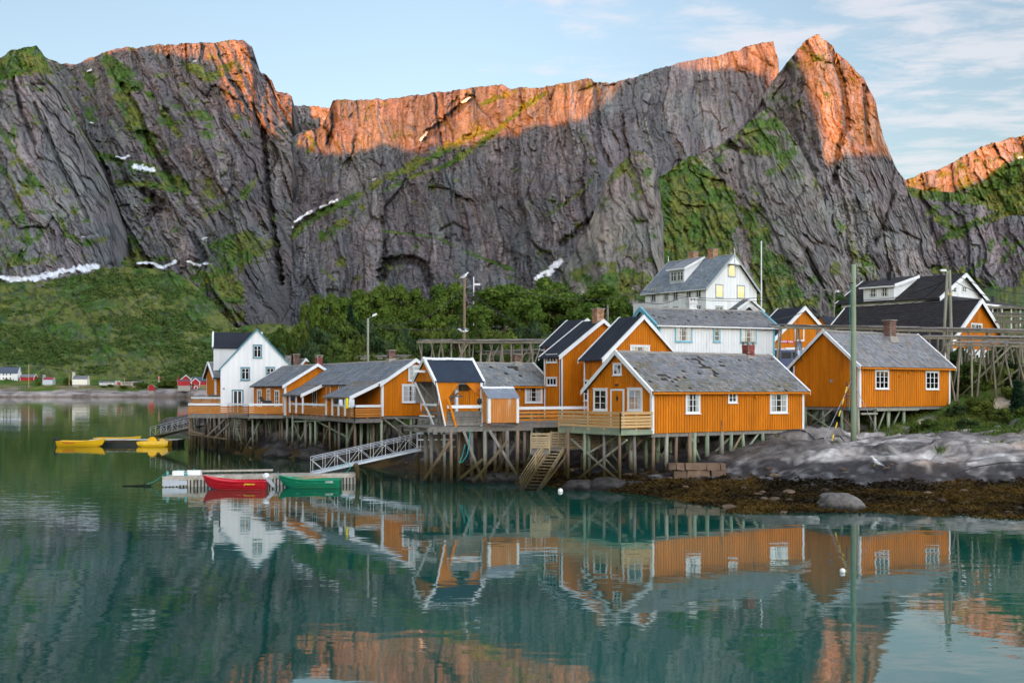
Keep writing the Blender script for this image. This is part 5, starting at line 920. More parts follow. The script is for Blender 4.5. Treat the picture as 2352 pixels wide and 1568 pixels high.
# lower landing and stairs
lp = deck('landing', 'lower timber landing with slatted railing at the top of the stairs', [XY(1219, 65.2), XY(1262, 65.2)], [XY(1300, 66.2), XY(1376, 67.5), XY(1372, 69.5), XY(1219, 68.5)], 2.02, 'stair wood', 'stair wood', .95, 5, .11, [XY(1235, 66), XY(1300, 66.3), XY(1296, 67.5), XY(1336, 68), XY(1372, 68)], pm='stair wood', toph=.08)
o = lp.location
for (ua, da), (ub, db_) in (((1301, 66.8), (1376, 67.8)), ((1266, 68.2), (1299, 68.0))):
    g = MB(); a, b = Vector(XY(ua, da)) - o.xy, Vector(XY(ub, db_)) - o.xy
    g.bar((a.x, a.y, .02), (b.x, b.y, .02), .05, .1)
    for k in range(6): z = .12 + k * .15; g.col = brightness(.12); g.bar((a.x, a.y, z), (b.x, b.y, z), .03, .11)
    for t_ in (0, .5, 1): q = a.lerp(b, t_); g.box(q.x - .05, q.y - .05, -.1, q.x + .05, q.y + .05, .95)
    g.build('railing', 'stair wood', lp)
st = thing('staircase', 'steep timber staircase going down into the water, green with algae at its foot', 'staircase', (0, 0, 0)); pr_, pl_, qr_, ql_ = Vector((2.99, 65.9, 2.02)), Vector((2.22, 66.2, 2.02)), Vector((1.22, 60.9, -.25)), Vector((.42, 61.2, -.25))
for a, b in ((pr_, qr_), (pl_, ql_)): g = MB(); g.bar(a, b, .06, .26); g.build('stringer', 'stair wood', st)
for k in range(15):
    t = (k + .5) / 15; g = MB(); g.col = brightness(.15); a, b = pl_.lerp(ql_, t), pr_.lerp(qr_, t); g.bar(a, b, .26, .05); g.build('tread', 'stair wood', st)
g = MB()
for zz1 in (.95, .72, .50, .28): g.col = brightness(.1); g.bar(pl_ + Vector((-.05, 0, zz1)), ql_ + Vector((-.05, 0, zz1)), .03, .11 if zz1 < .9 else .05)
for t in (0.02, .5, .97): a = pl_.lerp(ql_, t); g.bar(a + Vector((0, 0, -.2)), a + Vector((0, 0, .95)), .09, .09)
g.build('handrail', 'stair wood', st); g = MB(); a = pr_.lerp(qr_, .1); g.tube(a + Vector((.3, .5, -.2)), qr_ + Vector((.0, .6, -.1)), .06); g.build('brace', 'brown wood', st)
# left decks
d3 = deck('deck', 'orange-railed deck under the drying clothes, in front of the long cabin row', [XY(655, 96.5), XY(690, 92), XY(756, 86.5), XY(815, 80.3), XY(874, 81.8)], [rowC.w2(0, 0), rowC.w2(0, 16.5)], 3.4, 'orange stain wood', W_, .98, 4, .122,
    [XY(672, 93.5), XY(685, 94.5), XY(702, 91.5), XY(713, 91), XY(724, 89.5), XY(757, 86.8), XY(779, 84.5), XY(797, 83), XY(815, 81), XY(745, 92), XY(770, 90), XY(830, 83), XY(846, 84), XY(858, 82.5), XY(876, 82), XY(700, 97), XY(730, 95)], pm='green wood')
beams(d3, [(672, 965, 94, 690, 1008, 94), (672, 968, 94, 756, 965, 87), (725, 965, 90, 800, 1005, 86), (797, 1020, 83, 815, 968, 81), (745, 1008, 90, 760, 965, 88), (690, 1010, 93, 712, 965, 92)], 'green wood')
d2 = deck('deck', 'orange-railed deck in front of the white house and the small cabin', [XY(524, 98.5), XY(571, 95.2), XY(651, 95.5)], [XY(651, 97), XY(583, 103), XY(524, 104)], 3.35, 'orange stain wood', W_, .95, 4, .122, [XY(527, 99), XY(545, 98.5), XY(554, 97.5), XY(580, 95.6), XY(538, 101), XY(566, 99), XY(590, 98), XY(612, 99), XY(635, 99), XY(648, 97), XY(560, 102)], pm='stilt wood')
beams(d2, [(538, 965, 98, 556, 1020, 97), (577, 1005, 96, 558, 1040, 96), (615, 962, 98, 622, 1010, 99), (582, 1000, 97, 597, 965, 97)], 'green wood')
d1 = deck('deck', 'leftmost orange-railed deck, on dark posts standing in deep water', [XY(433.5, 99), XY(524, 98.3)], [XY(524, 106), XY(446, 110)], 3.3, 'orange stain wood', W_, .98, 4, .122, [XY(436, 99.5), XY(441, 100.5), XY(448, 102), XY(470, 103), XY(480, 101), XY(497, 103), XY(520, 99), XY(458, 106), XY(487, 107), XY(508, 106), XY(473, 108)], pm='brown wood')
beams(d1, [(434, 996, 99.3, 525, 1009, 98.8), (437, 990, 99.2, 470, 998, 99)], 'brown wood', w=.2); beams(d1, [(475, 1002, 99, 521, 958, 98.6), (490, 1008, 99, 527, 972, 98.7)], 'grey wood')
dq = deck('deck', 'small orange-railed terrace beside the narrow shed at the far left', [XY(440, 114), XY(463, 113), XY(510, 112)], [XY(510, 119), XY(445, 120)], 3.8, 'orange stain wood', W_, .95, 3, .16, [XY(443, 115), XY(452, 116), XY(470, 115), XY(490, 115), XY(500, 118)])
st = thing('ladder', 'weathered wooden ladder hanging below the deck of the white house', 'ladder', P(538, 960, 97)); a = Vector(P(538, 962, 97)) - st.location; b = Vector(P(545, 1020, 97.6)) - st.location
for k in (0, .9): g = MB().bar(a + Vector((k, 0, 0)), b + Vector((k * .9, 0, 0)), .06, .1); g.build('rail', 'grey wood', st)
for k in range(9): p = a.lerp(b, (k + .5) / 9); g = MB().bar(p, p + Vector((.85, 0, 0)), .12, .04); g.build('rung', 'grey wood', st)
# landing behind the long gangway
ld = deck('landing', 'grey timber landing with white rails at the upper end of the long metal gangway', [XY(958, 71), XY(1048, 71.5)], [XY(1048, 73.5), XY(958, 73.5)], 1.85, 'grey wood', W_, .95, 0, .1, [XY(960, 71.3), XY(985, 71.2), XY(1010, 72), XY(1045, 72)], toph=.10)
g = MB(); g.box(0, -.03, .45, 2.4, .0, .56).box(-.04, -.05, 0, .06, .05, .9); g.build('rail', W_, ld)
fix = 1
# ---------------------------------------------------------------- poles, wires, racks
def pole(name, label, cat, u, v0, v1, d, r=.12, mat='stilt wood', lean=(0, 0), group=None):
    a, b = Vector(P(u + lean[0], v1, d)), Vector(P(u, v0, d)); a.z = min(a.z, ground(a.x, a.y)) - .3 if d < 240 else a.z
    t = thing(name, label, cat, tuple(a), 0, group); g = MB(); n = 6
    g.loft([[Vector((math.cos(q * math.pi / 5) * r * (1.1 - .3 * k / n), math.sin(q * math.pi / 5) * r * (1.1 - .3 * k / n), 0)) + (b - a) * k / n + Vector((R_.uniform(-.01, .01), 0, 0)) for q in range(10)] for k in range(n + 1)])
    g.build('pole', mat, t, True); t['h'] = (b - a).length; return t, b - a
tp, tv = pole('post', 'tall bare round wooden post with a green rope standing in front of the right cabin', 'post', 1960.5, 607, 1012, 70, .17, 'green wood')
g = MB().path([(-.22, -.1, tv.z - 1.3), (-.26, -.1, tv.z - 3), (-.24, -.12, tv.z * .5), (-.25, -.1, 3.2), (-.3, -.1, 2.2)], .014); g.build('rope', 'teal rope', tp)
g = MB().bar((-.45, -.05, tv.z * .36), (-.42, -.05, tv.z * .2), .05, .05).box(-.5, -.08, tv.z * .28, -.2, -.03, tv.z * .28 + .06).tube((0, -.1, tv.z - 1.15), (-.28, -.1, tv.z - 1.15), .03); g.build('bracket', 'dark cable', tp)
g = MB(); p0 = Vector((-.1, 0, 4.2)); p1 = Vector((-2.1, -.5, .2)); g.tube(p0, p1, .018); p1 = Vector((1.9, .8, .6)); g.tube(p0, p1, .018); g.build('guy_wire', 'zinc', tp)
for k in range(5): a = Vector((-.4, -.1, 3.9)).lerp(Vector((-2.2, -2.2, -.4)), (k + .2) / 6); b = Vector((-.4, -.1, 3.9)).lerp(Vector((-2.2, -2.2, -.4)), (k + .7) / 6); MB().tube(a, b, .035).build('guard', 'yellow marker', tp)
t, v = pole('lamp_post', 'short street lamp on a pole behind the long cabin row', 'street lamp', 845, 731, 830, 92, .1, 'stilt wood')
g = MB().path([(0, 0, v.z - .1), (.2, 0, v.z + .1), (.45, 0, v.z + .18)], .025); g.build('arm', 'zinc', t); g = MB().hexa([(.35, -.12, v.z + .1), (.75, -.12, v.z + .3), (.75, .12, v.z + .3), (.35, .12, v.z + .1), (.4, -.1, v.z + .3), (.7, -.08, v.z + .42), (.7, .08, v.z + .42), (.4, .1, v.z + .3)]); g.build('lamp_head', 'engine white', t)
g = MB()
for z in (.5, .9, 1.2): g.tube((0, 0, v.z - z), (.28, 0, v.z - z), .02).tube((.28, 0, v.z - z), (.28, 0, v.z - z + .1), .035)
g.tube((0, 0, v.z - .3), (-1.3, -.3, .3), .015).build('insulator', 'dark cable', t)
t, v = pole('utility_pole', 'tall brown utility pole with a lamp arm and a gull on top', 'utility pole', 1067, 640, 838, 99, .14, 'brown wood', (-1.5, 0)); tall = (t, v)
g = MB().path([(v.x, 0, v.z - .9), (v.x + .5, 0, v.z - .6), (v.x + .95, 0, v.z - .5)], .03); g.build('arm', 'zinc', t); g = MB().box(v.x + .85, -.12, v.z - .58, v.x + 1.35, .12, v.z - .42); g.build('lamp_head', 'engine white', t)
g = MB().tube((v.x, 0, v.z - 2.5), (-1.4, -.5, 3.2), .015).tube((v.x, 0, v.z - 1.8), (-2.2, 1, 1.0), .015).box(-.12, -.2, 2.2, .12, -.1, 2.7); g.build('stay_wire', 'dark cable', t)
pole('mast', 'thin white mast rising beside the tall pole with the gull', 'mast', 1088, 636, 690, 150, .09, 'white paint')
fp, fv = pole('flagpole', 'tall bare white flagpole beside the tall white house', 'flagpole', 1748.8, 557.5, 735, 144, .09, 'white paint'); g = MB(); g.tube(fv, fv + Vector((0, 0, .25)), .12, .05); g.build('finial', 'white paint', fp)
pa, va = pole('utility_pole', 'left one of two slim utility poles between the orange shop and the tall post', 'utility pole', 1885, 659, 745, 132, .12, 'grey wood', group='pair of slim poles'); pb, vb = pole('utility_pole', 'right one of two slim utility poles between orange shop and tall post', 'utility pole', 1915.5, 661, 745, 132, .12, 'grey wood', group='pair of slim poles')
g = MB(); g.bar((-.5, 0, va.z - .3), (3.0, 0, vb.z - .2), .1, .12); g.build('crossarm', 'grey wood', pa); g = MB().box(.1, -.1, vb.z - .5, .6, .1, vb.z - .3); g.build('lamp_head', 'zinc', pb)
pc, vc = pole('utility_pole', 'double-legged wooden utility pole with a lamp, in front of the long black roof', 'utility pole', 2181, 620, 770, 93, .14, 'stilt wood', (6, 0)); g = MB(); g.loft([[Vector((math.cos(q) * .13, math.sin(q) * .13, 0)) + p for q in [k * math.pi / 4 for k in range(8)]] for p in (Vector((-.75, .3, 0)), vc + Vector((-.12, .1, -.15)))]); g.build('leg', 'stilt wood', pc, True)
g = MB().path([(vc.x, 0, vc.z - .2), (vc.x - .35, 0, vc.z - .05)], .03).box(vc.x - .75, -.12, vc.z - .12, vc.x - .3, .12, vc.z + .06); g.build('lamp_head', 'engine white', pc); g = MB().box(vc.x - .16, -.16, vc.z - 2.0, vc.x + .16, .16, vc.z - 1.93); g.build('band', 'yellow marker', pc)
def wire(label, pts, sag=1.0, r=.03, group='overhead wires', mat='dark cable'):
    g = MB()
    for (a, b) in zip(pts[:-1], pts[1:]):
        a, b = Vector(P(*a)), Vector(P(*b)); q = [a.lerp(b, k / 14) - Vector((0, 0, sag * 4 * (k / 14) * (1 - k / 14))) for k in range(15)]; g.path(q, r, 5)
    tag(g.build('wire', mat), label, 'wire', group)
wire('upper wire running left from the two slim poles past the tall white house', [(1885, 664, 132), (1480, 668, 128), (1200, 668, 128)], 1.0); wire('lower wire crossing in front of the tall white house and its flagpole', [(1915, 668, 131), (1560, 684, 110), (1450, 679, 110)], .7)
wire('wire sagging from the tall gull pole down to the roof of the tall orange house', [(1072, 662, 99), (1290, 783, 84)], .6); wire('slack wire between the street lamp pole and the tall gull pole', [(850, 741, 92), (1066, 661, 99)], 1.3)
wire('straight lower wire from the street lamp pole to the tall gull pole', [(850, 749, 92), (1066, 750, 99)], .3); wire('heavy slack cable from the slim poles to the double-legged pole', [(1915, 663, 132), (2040, 690, 112), (2180, 629, 93)], 1.2, .03)
wire('thin wire from the slim poles to the double-legged pole', [(1885, 664, 132), (2180, 640, 93)], 1.5); wire('upper wire running right from the double-legged pole', [(2182, 626, 93), (2420, 672, 100)], .7); wire('lower wire running right from the double-legged pole', [(2182, 640, 93), (2420, 690, 100)], .9)
wire('wire coming down across the orange shop gable from the slim poles', [(1915, 700, 131), (1846, 717, 103), (1640, 735, 92)], .5)
tag(MB().path([P(2352 + 40, 1060, 60), P(2300, 1062, 60), P(2240, 1072, 60.5), P(2200, 1086, 60)], .03).build('cable', 'dark cable'), 'black cable running over the dark rocks at far right', 'cable')
tag(MB().path([Vector((x, y, ground(x, y) + .04)) for x, y in (XY(1720 + k * 14, 70 + .4 * math.sin(k)) for k in range(18))], .04).build('hose', 'dark cable'), 'black hose lying on the rocks between the two stilted cabins', 'hose')
def rack(label, a, b, wid, nA, poles=26, legs=True, group='fish drying racks', name='drying_rack', ztop=0, beam=(.08, .15), thick=.04):
    """a, b: (u, v, d) ends of the top beam; poles lie along the top; crossed legs stand on the ground"""
    a, b = Vector(P(*a)), Vector(P(*b)); t = thing(name, label, 'drying rack', tuple(a), 0, group); d = b - a; n = Vector((-d.y, d.x, 0)).normalized(); n = n if n.y > 0 else -n; ln = d.length; dn = d.normalized()
    g = MB(); s = 0
    while s < ln - .3:
        s1 = min(s + 4.2, ln); z = R_.uniform(-.05, .05)
        for k in (0, wid): g.col = brightness(.2); g.bar(dn * s + n * k + Vector((0, 0, z)), dn * (s1 + .3) + n * k + Vector((0, 0, z)), *beam)
        s = s1
    g.build('beam', 'rack wood', t); g = MB()
    for k in range(poles):
        s = R_.uniform(-.5, ln - 1.5); l = R_.uniform(2.5, 5.5); o = R_.uniform(-.1, wid + .1); q_ = R_.uniform(.75, 1.6); g.col = (q_, q_ * 1.02, q_ * 1.08); z = .13 + R_.uniform(0, .12)
        g.tube(dn * s + n * o + Vector((0, 0, z)), dn * min(s + l, ln + .5) + n * (o + R_.uniform(-.15, .15)) + Vector((0, 0, z + R_.uniform(-.05, .07))), thick, thick * .7, 6)
    g.build('loose_poles', 'grey wood', t)
    for k in range(nA):
        s = ln * (k + .3) / nA; p = dn * s
        for j, off in enumerate((-1.2, wid + 1.2)):
            g = MB(); g.col = brightness(.25); q = p + n * off + dn * R_.uniform(-.7, .7); w = t.location + q; q.z = ground(w.x, w.y) - t.location.z - .2; top = p + n * (wid * .5 + (.3 if j == 0 else -.3)) + Vector((0, 0, .1)) + dn * R_.uniform(-.15, .15)
            if q.z < -.4: g.tube(q, top, .085, .065, 7); g.build('leg', 'rack wood', t, True)
    for k in range(max(1, nA // 3)):
        s = ln * (k + .4) * 3 / nA; g = MB(); q = dn * s + n * R_.uniform(0, wid); w = t.location + q; q.z = ground(w.x, w.y) - t.location.z - .1; g.tube(q, dn * min(s + 3.5, ln) + n * R_.uniform(0, wid) + Vector((0, 0, -.1)), .07, .06, 7); g.build('brace', 'rack wood', t, True)
    return t
rack('longest fish drying rack, running level from the orange shop across to the right edge', (1778, 752, 90), (2349, 763, 86), .55, 13, 50)
rack('second fish drying rack from the top, ending at the chimney of the right cabin', (2120, 777, 85), (2420, 780, 83), .5, 11, 24); rack('lowest fish drying rack at right, with crossed legs standing in the bushes', (2168, 791, 82), (2440, 795, 80), .5, 10, 14)
rack('short fish drying rack high at the right edge beside the veranda', (2250, 707, 116), (2420, 709, 112), .9, 5, 16); rack('small fish drying rack at the right edge below the highest one', (2264, 724, 108), (2420, 727, 105), .8, 5, 16); rack('small fish drying rack at the right edge just above the longest rack', (2285, 740, 100), (2420, 741, 98), .7, 4, 12)
rack('fish drying rack in front of the spruce in the middle of the village', (957, 786, 97), (1238, 787, 94), .7, 12, 30); rack('low fish drying rack stacked with planks behind the crane shelter', (1100, 812, 99), (1225, 809, 97), 2.2, 4, 26)
rack('fish drying rack hidden in the bushes left of the crane shelter', (828, 823, 104), (960, 822, 104), 1.6, 5, 14)
# satellite dish, clothes, small things
t = thing('satellite_dish', 'grey satellite dish on the roof edge of the right cabin', 'satellite dish', P(1836, 800, 78)); g = MB()
g.loft([[(r * math.cos(a) * .35 - .05 * (1 - r / .58), z_, r * math.sin(a)) for a in [k * math.pi / 8 for k in range(16)]] for r, z_ in ((.04, .12), (.25, .09), (.45, .03), (.58, -.04))], False); dsh = g.build('dish', 'zinc', t, True); g = MB().tube((0, .1, 0), (.25, .3, -.9), .04).tube((0, .1, -.5), (-.5, -.35, -.32), .02).tube((-.5, -.35, -.32), (-.42, -.3, -.28), .05); g.build('mount', 'dark cable', t)
def cloth(label, u0, u1, v0, v1, d, mat):
    g = MB(); a, b = P(u0, v0, d), P(u1, v1, d); n = 7
    for k in range(n): x0, x1 = a[0] + (b[0] - a[0]) * k / n, a[0] + (b[0] - a[0]) * (k + 1) / n; g.hexa([(x0, d + .03 * (k % 2), b[2]), (x1, d + .03 * ((k + 1) % 2), b[2] - .02), (x1, d + .02 + .03 * ((k + 1) % 2), b[2] - .02), (x0, d + .02 + .03 * (k % 2), b[2]), (x0, d, a[2]), (x1, d, a[2]), (x1, d + .02, a[2]), (x0, d + .02, a[2])])
    tag(g.build('clothing', mat), label, 'clothing', 'washing hung on the porch')
cloth('yellow garment hanging over the porch rail', 794.5, 800, 914, 937, 80.1, 'yellow cloth'); cloth('left one of two pale garments beside the yellow garment', 801.5, 807.5, 917, 935, 80.1, 'white cloth'); cloth('right one of two pale garments beside the yellow garment', 808.5, 814, 917, 934, 80.0, 'white cloth')
cloth('short white towel hanging left of the yellow garment', 779, 787, 917, 930, 81.5, 'white cloth'); cloth('dark jacket hanging deep inside the right porch', 769, 777, 914, 927, 83, 'dark cloth'); cloth('dark clothes hanging between the posts of the left porch', 667, 675, 907, 920, 92.5, 'dark cloth'); cloth('dark red garment hanging at the right of the left porch', 690, 696, 907, 921, 91.5, 'red paint')
t = thing('satellite_mast', '', 'x', (0, 0, 0)); bpy.data.objects.remove(t)
t = thing('barbecue', 'small folding barbecue grill on the deck in front of the small cabin', 'barbecue', P(614, 932, 96.5)); g = MB(); g.tube((-.35, 0, .25), (.35, 0, .25), .22, .22, 10); g.build('grill', 'black rubber', t); g = MB()
for sx_ in (-.3, .3): g.bar((sx_, 0, .2), (-sx_ * 1.2, .1, -.6), .03, .03)
g.bar((-.35, 0, .4), (-.6, 0, .75), .03, .3); g.build('legs', 'dark cable', t)
t = thing('outboard_motor', 'dark red and white outboard motor clamped to the rail of the crane shelter', 'outboard motor', P(1266, 900, 67)); bpy.data.objects.remove(t)
def outboard(label, loc, sc=1.0, rz=0, tilt=0, mat='engine white'):
    t = thing('outboard_motor', label, 'outboard motor', loc, rz); g = MB(); rings = []
    for z, x0, x1, w_ in ((0, -.16, .22, .10), (.06, -.2, .28, .14), (.2, -.2, .28, .15), (.3, -.15, .2, .12), (.34, -.05, .1, .06)):
        rings.append([Vector(((x0 + x1) / 2 + (x1 - x0) / 2 * math.cos(a), w_ * math.sin(a), z)) * sc for a in [k * math.pi / 6 for k in range(12)]])
    g.loft(rings); cw = g.build('cowl', mat, t, True); g = MB(); g.hexa([Vector(p) * sc for p in ((-.08, -.05, -.75), (.1, -.05, -.75), (.1, .05, -.75), (-.08, .05, -.75), (-.1, -.06, 0), (.12, -.06, 0), (.12, .06, 0), (-.1, .06, 0))]); g.box(-.12 * sc, -.1 * sc, -.6 * sc, .2 * sc, .1 * sc, -.57 * sc); g.build('shaft', 'zinc' if mat == 'engine white' else 'dark cable', t)
    g = MB(); g.tube(Vector((-.2, 0, -.72)) * sc, Vector((.14, 0, -.72)) * sc, .05 * sc).prism([(0, 0), (.1, .12), (.0, .14)], lambda a, b: (.15 * sc, a * sc, (-.72 + b) * sc), lambda a, b: (.17 * sc, a * sc, (-.72 + b) * sc)); g.build('propeller', 'dark cable', t); t.rotation_euler = (0, tilt, rz); return t
outboard('dark outboard motor with red stripe hung inside the crane shelter', Vector(P(1265, 920, 68)), 1.0, 0, 0, 'black rubber') if 0 else outboard('dark outboard motor hung on the rail inside the crane shelter', Vector(P(1103, 927, 67.5)), 1.0, .3, 0, 'dark cable')
# van
v0 = Vector(P(1806, 853, 98)); t = thing('van', 'dark blue van parked in front of the orange shop, between two slate roofs', 'van', (v0.x, v0.y, v0.z - .2), rad(20)); g = MB(); pf = [(-2.4, .35), (2.3, .35), (2.4, .9), (2.2, 1.15), (1.5, 1.3), (1.0, 1.95), (.8, 2.02), (-2.3, 2.02), (-2.45, 1.8)]
g.prism(pf, lambda a, b: (a, -.9, b), lambda a, b: (a, .9, b)); g.build('body', 'blue car paint', t)
for x0, x1 in ((-2.1, -1.2), (-1.05, -.1), (.05, .85)): g = MB(); g.prism([(x0, 1.3), (x1 + (.25 if x0 > 0 else 0), 1.3), (x1, 1.85), (x0, 1.85)], lambda a, b: (a, -.915, b), lambda a, b: (a, -.902, b)); g.build('side_window', 'black rubber', t)
for x in (-1.6, 1.5):
    for y in (-.85, .85): g = MB(); g.tube((x, y - .1, .33), (x, y + .1, .33), .33, .33, 16); wh = g.build('wheel', 'black rubber', t); g = MB(); g.tube((x, y * 1.125, .33), (x, y * 1.135, .33), .18, .18, 12); g.build('rim', 'zinc', wh)
g = MB(); g.bar((-1.8, -.6, 2.1), (1.0, -.6, 2.1), .05, .04).bar((-1.8, .6, 2.1), (1.0, .6, 2.1), .05, .04).bar((-1.0, -.3, 2.15), (1.4, .2, 2.3), .5, .04); g.build('roof_rack', 'white paint', t)
# ---------------------------------------------------------------- gangways, floating docks and boats
def gangway(label, a, b, w=1.1, rail=1.0, deckm='zinc', n=8, mat='aluminium', hidden=()):
    a, b = Vector(a), Vector(b); t = thing('gangway', label, 'gangway', tuple(a)); d = b - a; dn = d.normalized(); s = Vector((-dn.y, dn.x, 0)).normalized() * w / 2; up = Vector((0, 0, 1))
    g = MB(); m_ = int(d.length / .12)
    for k in range(m_): g.bar(dn * (k * .12 + .03) - s, dn * (k * .12 + .03) + s, .09, .03)
    g.bar(-s, d - s, .06, .14).bar(s, d + s, .06, .14); g.build('tread_deck', deckm, t)
    for k_, sd in enumerate((-s, s)):
        g = MB(); q = d.length / n
        g.tube(sd + up * rail, d + sd + up * rail, .02).tube(sd + up * rail * .82, d + sd + up * rail * .82, .014)
        for k in range(n + 1): g.tube(sd + dn * q * k, sd + dn * q * k + up * rail, .014)
        for k in range(n): p0, p1 = sd + dn * q * k, sd + dn * q * (k + 1); g.tube(p0 if k % 2 else p0 + up * rail * .82, p1 + up * rail * .82 if k % 2 else p1, .013)
        g.build('side_rail', mat, t)
    g = MB().path([d - s + up * rail, d - s + dn * .3 + up * rail, d - s + dn * .45 + up * rail * .7, d - s + dn * .3 + up * .4], .025); g.build('end_loop', mat, t); return t
gangway('long aluminium gangway with truss sides sloping down to the floating dock', P(716, 1086, 68.3), P(962, 1031, 70.2), 1.1, .95, n=9); gangway('small metal gangway at far left, leading down to the yellow boats', P(357, 1003, 111), P(462, 976, 105), 1.1, .95, n=8, deckm='stilt wood')
def floatdock(label, x0, y0, x1, y1, h, rz, deckm='stilt wood', sidem='white plank'): pass
o = Vector(P(373, 1122, 64.0)); o.z = 0; e = Vector(P(822, 1113, 66.3)); e.z = 0; t = thing('floating_dock', 'long weathered timber floating dock with slatted sides behind the red and green rowing boats', 'dock', tuple(o), math.atan2((e - o).y, (e - o).x)); ln = (e - o).length
g = MB(); x = 0
while x < ln: g.col = brightness(.2); g.box(x, 0, .44, x + .14, 2.9, .48); x += .15
g.build('deck_boards', 'dock wood', t); g = MB(); x = .05
while x < ln: g.col = brightness(.15); g.box(x, -.04, -.05, x + .11, -.005, .40); x += .19
g.build('side_slats', 'dock wood', t); g = MB().box(0, 0, -.3, ln, .08, .43).box(0, 2.7, -.3, ln, 2.78, .43).box(0, .09, -.3, .07, 2.69, .43).box(ln - .08, .09, -.3, ln, 2.69, .43); g.build('frame', 'dark cable', t)
g = MB(); s = 0
while s < ln - .2: s1 = min(s + R_.uniform(1.6, 2.4), ln); g.col = brightness(.2); g.box(s, -.08, .485, s1 - .01, .06, .60).box(s, -.06, .38, s1 - .01, -.042, .49); s = s1
g.build('kerb_timber', 'dock wood', t); dock = t
def ondock(x, y, z=.48): return dock.matrix_basis @ Vector((x, y, z))
bpy.context.view_layer.update()
def boat(name, label, loc, rz, ln, bw, fb, mat, extra=None, sheer=.12, bottom=None, transom=.85, flare=.85):
    """clinker rowing boat: bow towards local -x"""
    t = thing(name, label, 'boat', loc, rz); g = MB(); rings = []; inner = []; ns = 18; L2 = ln / 2
    def sec(s_, k):
        f = math.sin(min(s_ / .55, 1) * math.pi / 2) ** .75 if s_ < .55 else 1 - (1 - transom) * ((s_ - .55) / .45) ** 1.6
        b = bw / 2 * max(f, .02) * k; top = fb + sheer * (1 - s_ / .6) ** 2 * 2.2 * (s_ < .6) + (.03 * (s_ - .6) if s_ > .6 else 0); keel = -.12 + .22 * max(0, 1 - s_ / .22) ** 2
        x = -L2 + ln * s_ ; return b, top, keel, x
    for i in range(ns + 1):
        s_ = i / ns; b, top, keel, x = sec(s_, 1); r = []
        for j in range(11):
            q = -1 + 2 * j / 10; a = abs(q); rk = (1 - a) * .0; xo = x + (1 - a) * .38 * max(0, 1 - s_ / .3) ; zz1 = keel + (top - keel) * a ** 1.7; yy = b * (math.copysign(a ** (flare * .75), q)); st_ = .012 * (int(a * 5) % 2); r.append((xo, yy * (1 + st_), zz1))
        rings.append(r)
    n = 11; vs = [p for r in rings for p in r]; fs = [(i * n + k, i * n + k + 1, (i + 1) * n + k + 1, (i + 1) * n + k) for i in range(ns) for k in range(n - 1)] + [tuple(ns * n + k for k in range(n))]
    g._add(vs, fs); ins = [(x * .97, y * .93, z + .035 if abs(y) < bw * .3 else z - .02) for x, y, z in vs]; g._add(ins, [f[::-1] for f in fs]); g.build('hull', mat, t, True)
    if bottom:
        g = MB(); rr = []
        for r in rings:
            q = [p for p in r if p[2] < .10]; rr.append(r[3:8])
        vs2 = [(x, y * 1.02, z - .006) for r in rr for x, y, z in r]; g._add(vs2, [(i * 5 + k, i * 5 + k + 1, (i + 1) * 5 + k + 1, (i + 1) * 5 + k) for i in range(ns) for k in range(4)]); g.build('bottom', bottom, t, True)
    g = MB()
    for sg in (0, n - 1): g.path([(rings[i][sg][0], rings[i][sg][1], rings[i][sg][2] + .01) for i in range(ns + 1)], .028, 6)
    g.path([rings[ns][0], rings[ns][-1]], .028); g.build('gunwale', mat, t)
    g = MB()                                    # lapped planks as real strakes on the outside
    for a in (.42, .62, .80):
        for sg in (-1, 1):
            pts = []
            for i in range(1, ns + 1):
                s_ = i / ns; b, top, keel, x = sec(s_, 1); xo = x + (1 - a) * .38 * max(0, 1 - s_ / .3); pts.append((xo, sg * (b * a ** (flare * .75) + .004), keel + (top - keel) * a ** 1.7))
            g.path(pts, .011, 4)
    g.build('strakes', mat, t)
    for s_ in (.35, .62, .9): b, top, keel, x = sec(s_, .92); g = MB(); g.box(x - .11, -b, top - .16, x + .11, b, top - .13); g.build('thwart', mat, t)
    return t
rb = boat('rowing_boat', 'red rowing boat with a white outboard moored at the floating dock', P(539, 1119, 62.9)[:2] + (0,), rad(-2), 3.55, 1.45, .42, 'red hull', bottom='blue antifoul', sheer=.13)
lettering(rb, 'pioner', (1.02, -.72, .32), (rad(84), 0, 0), .17, 'yellow marker', .62)
ob = outboard('white outboard motor tilted up on the stern of the red rowing boat', rb.location + Vector((1.78, 0, .58)), .85, 0, rad(-42), 'engine white')
gb = boat('rowing_boat', 'green rowing boat with oars laid across it moored at the floating dock', P(711, 1116, 64.0)[:2] + (0,), rad(0), 3.5, 1.45, .42, 'green hull', bottom='blue antifoul', sheer=.10)
lettering(gb, 'PIONER', (1.22, -.71, .33), (rad(84), 0, 0), .14, 'white paint', .42)
for sg, a in ((0, .1), (.45, -.15)):
    ot = thing('oar', 'wooden oar lying across the green rowing boat, blade ' + ('raised' if not sg else 'lower'), 'oar', gb.location + Vector((.1 + sg, -.1, .47))); g = MB().tube((-.9, .1, -.02), (.3, -.15 + a, .10), .02); g.build('shaft', 'new wood', ot); g = MB().hexa([(.3, -.2 + a, .09), (.85, -.3 + a, .16), (.85, -.16 + a, .16), (.3, -.11 + a, .09), (.3, -.2 + a, .11), (.85, -.3 + a, .18), (.85, -.16 + a, .18), (.3, -.11 + a, .11)]); g.build('blade', 'new wood', ot)
def rope(label, pts, r=.018, mat='teal rope', sag=0, name='rope'):
    q = []
    for a, b in zip(pts[:-1], pts[1:]):
        a, b = Vector(a), Vector(b); q += [a.lerp(b, k / 8) - Vector((0, 0, sag * 4 * k / 8 * (1 - k / 8))) for k in range(9)]
    return tag(MB().path(q, r, 6).build(name, mat), label, 'rope')
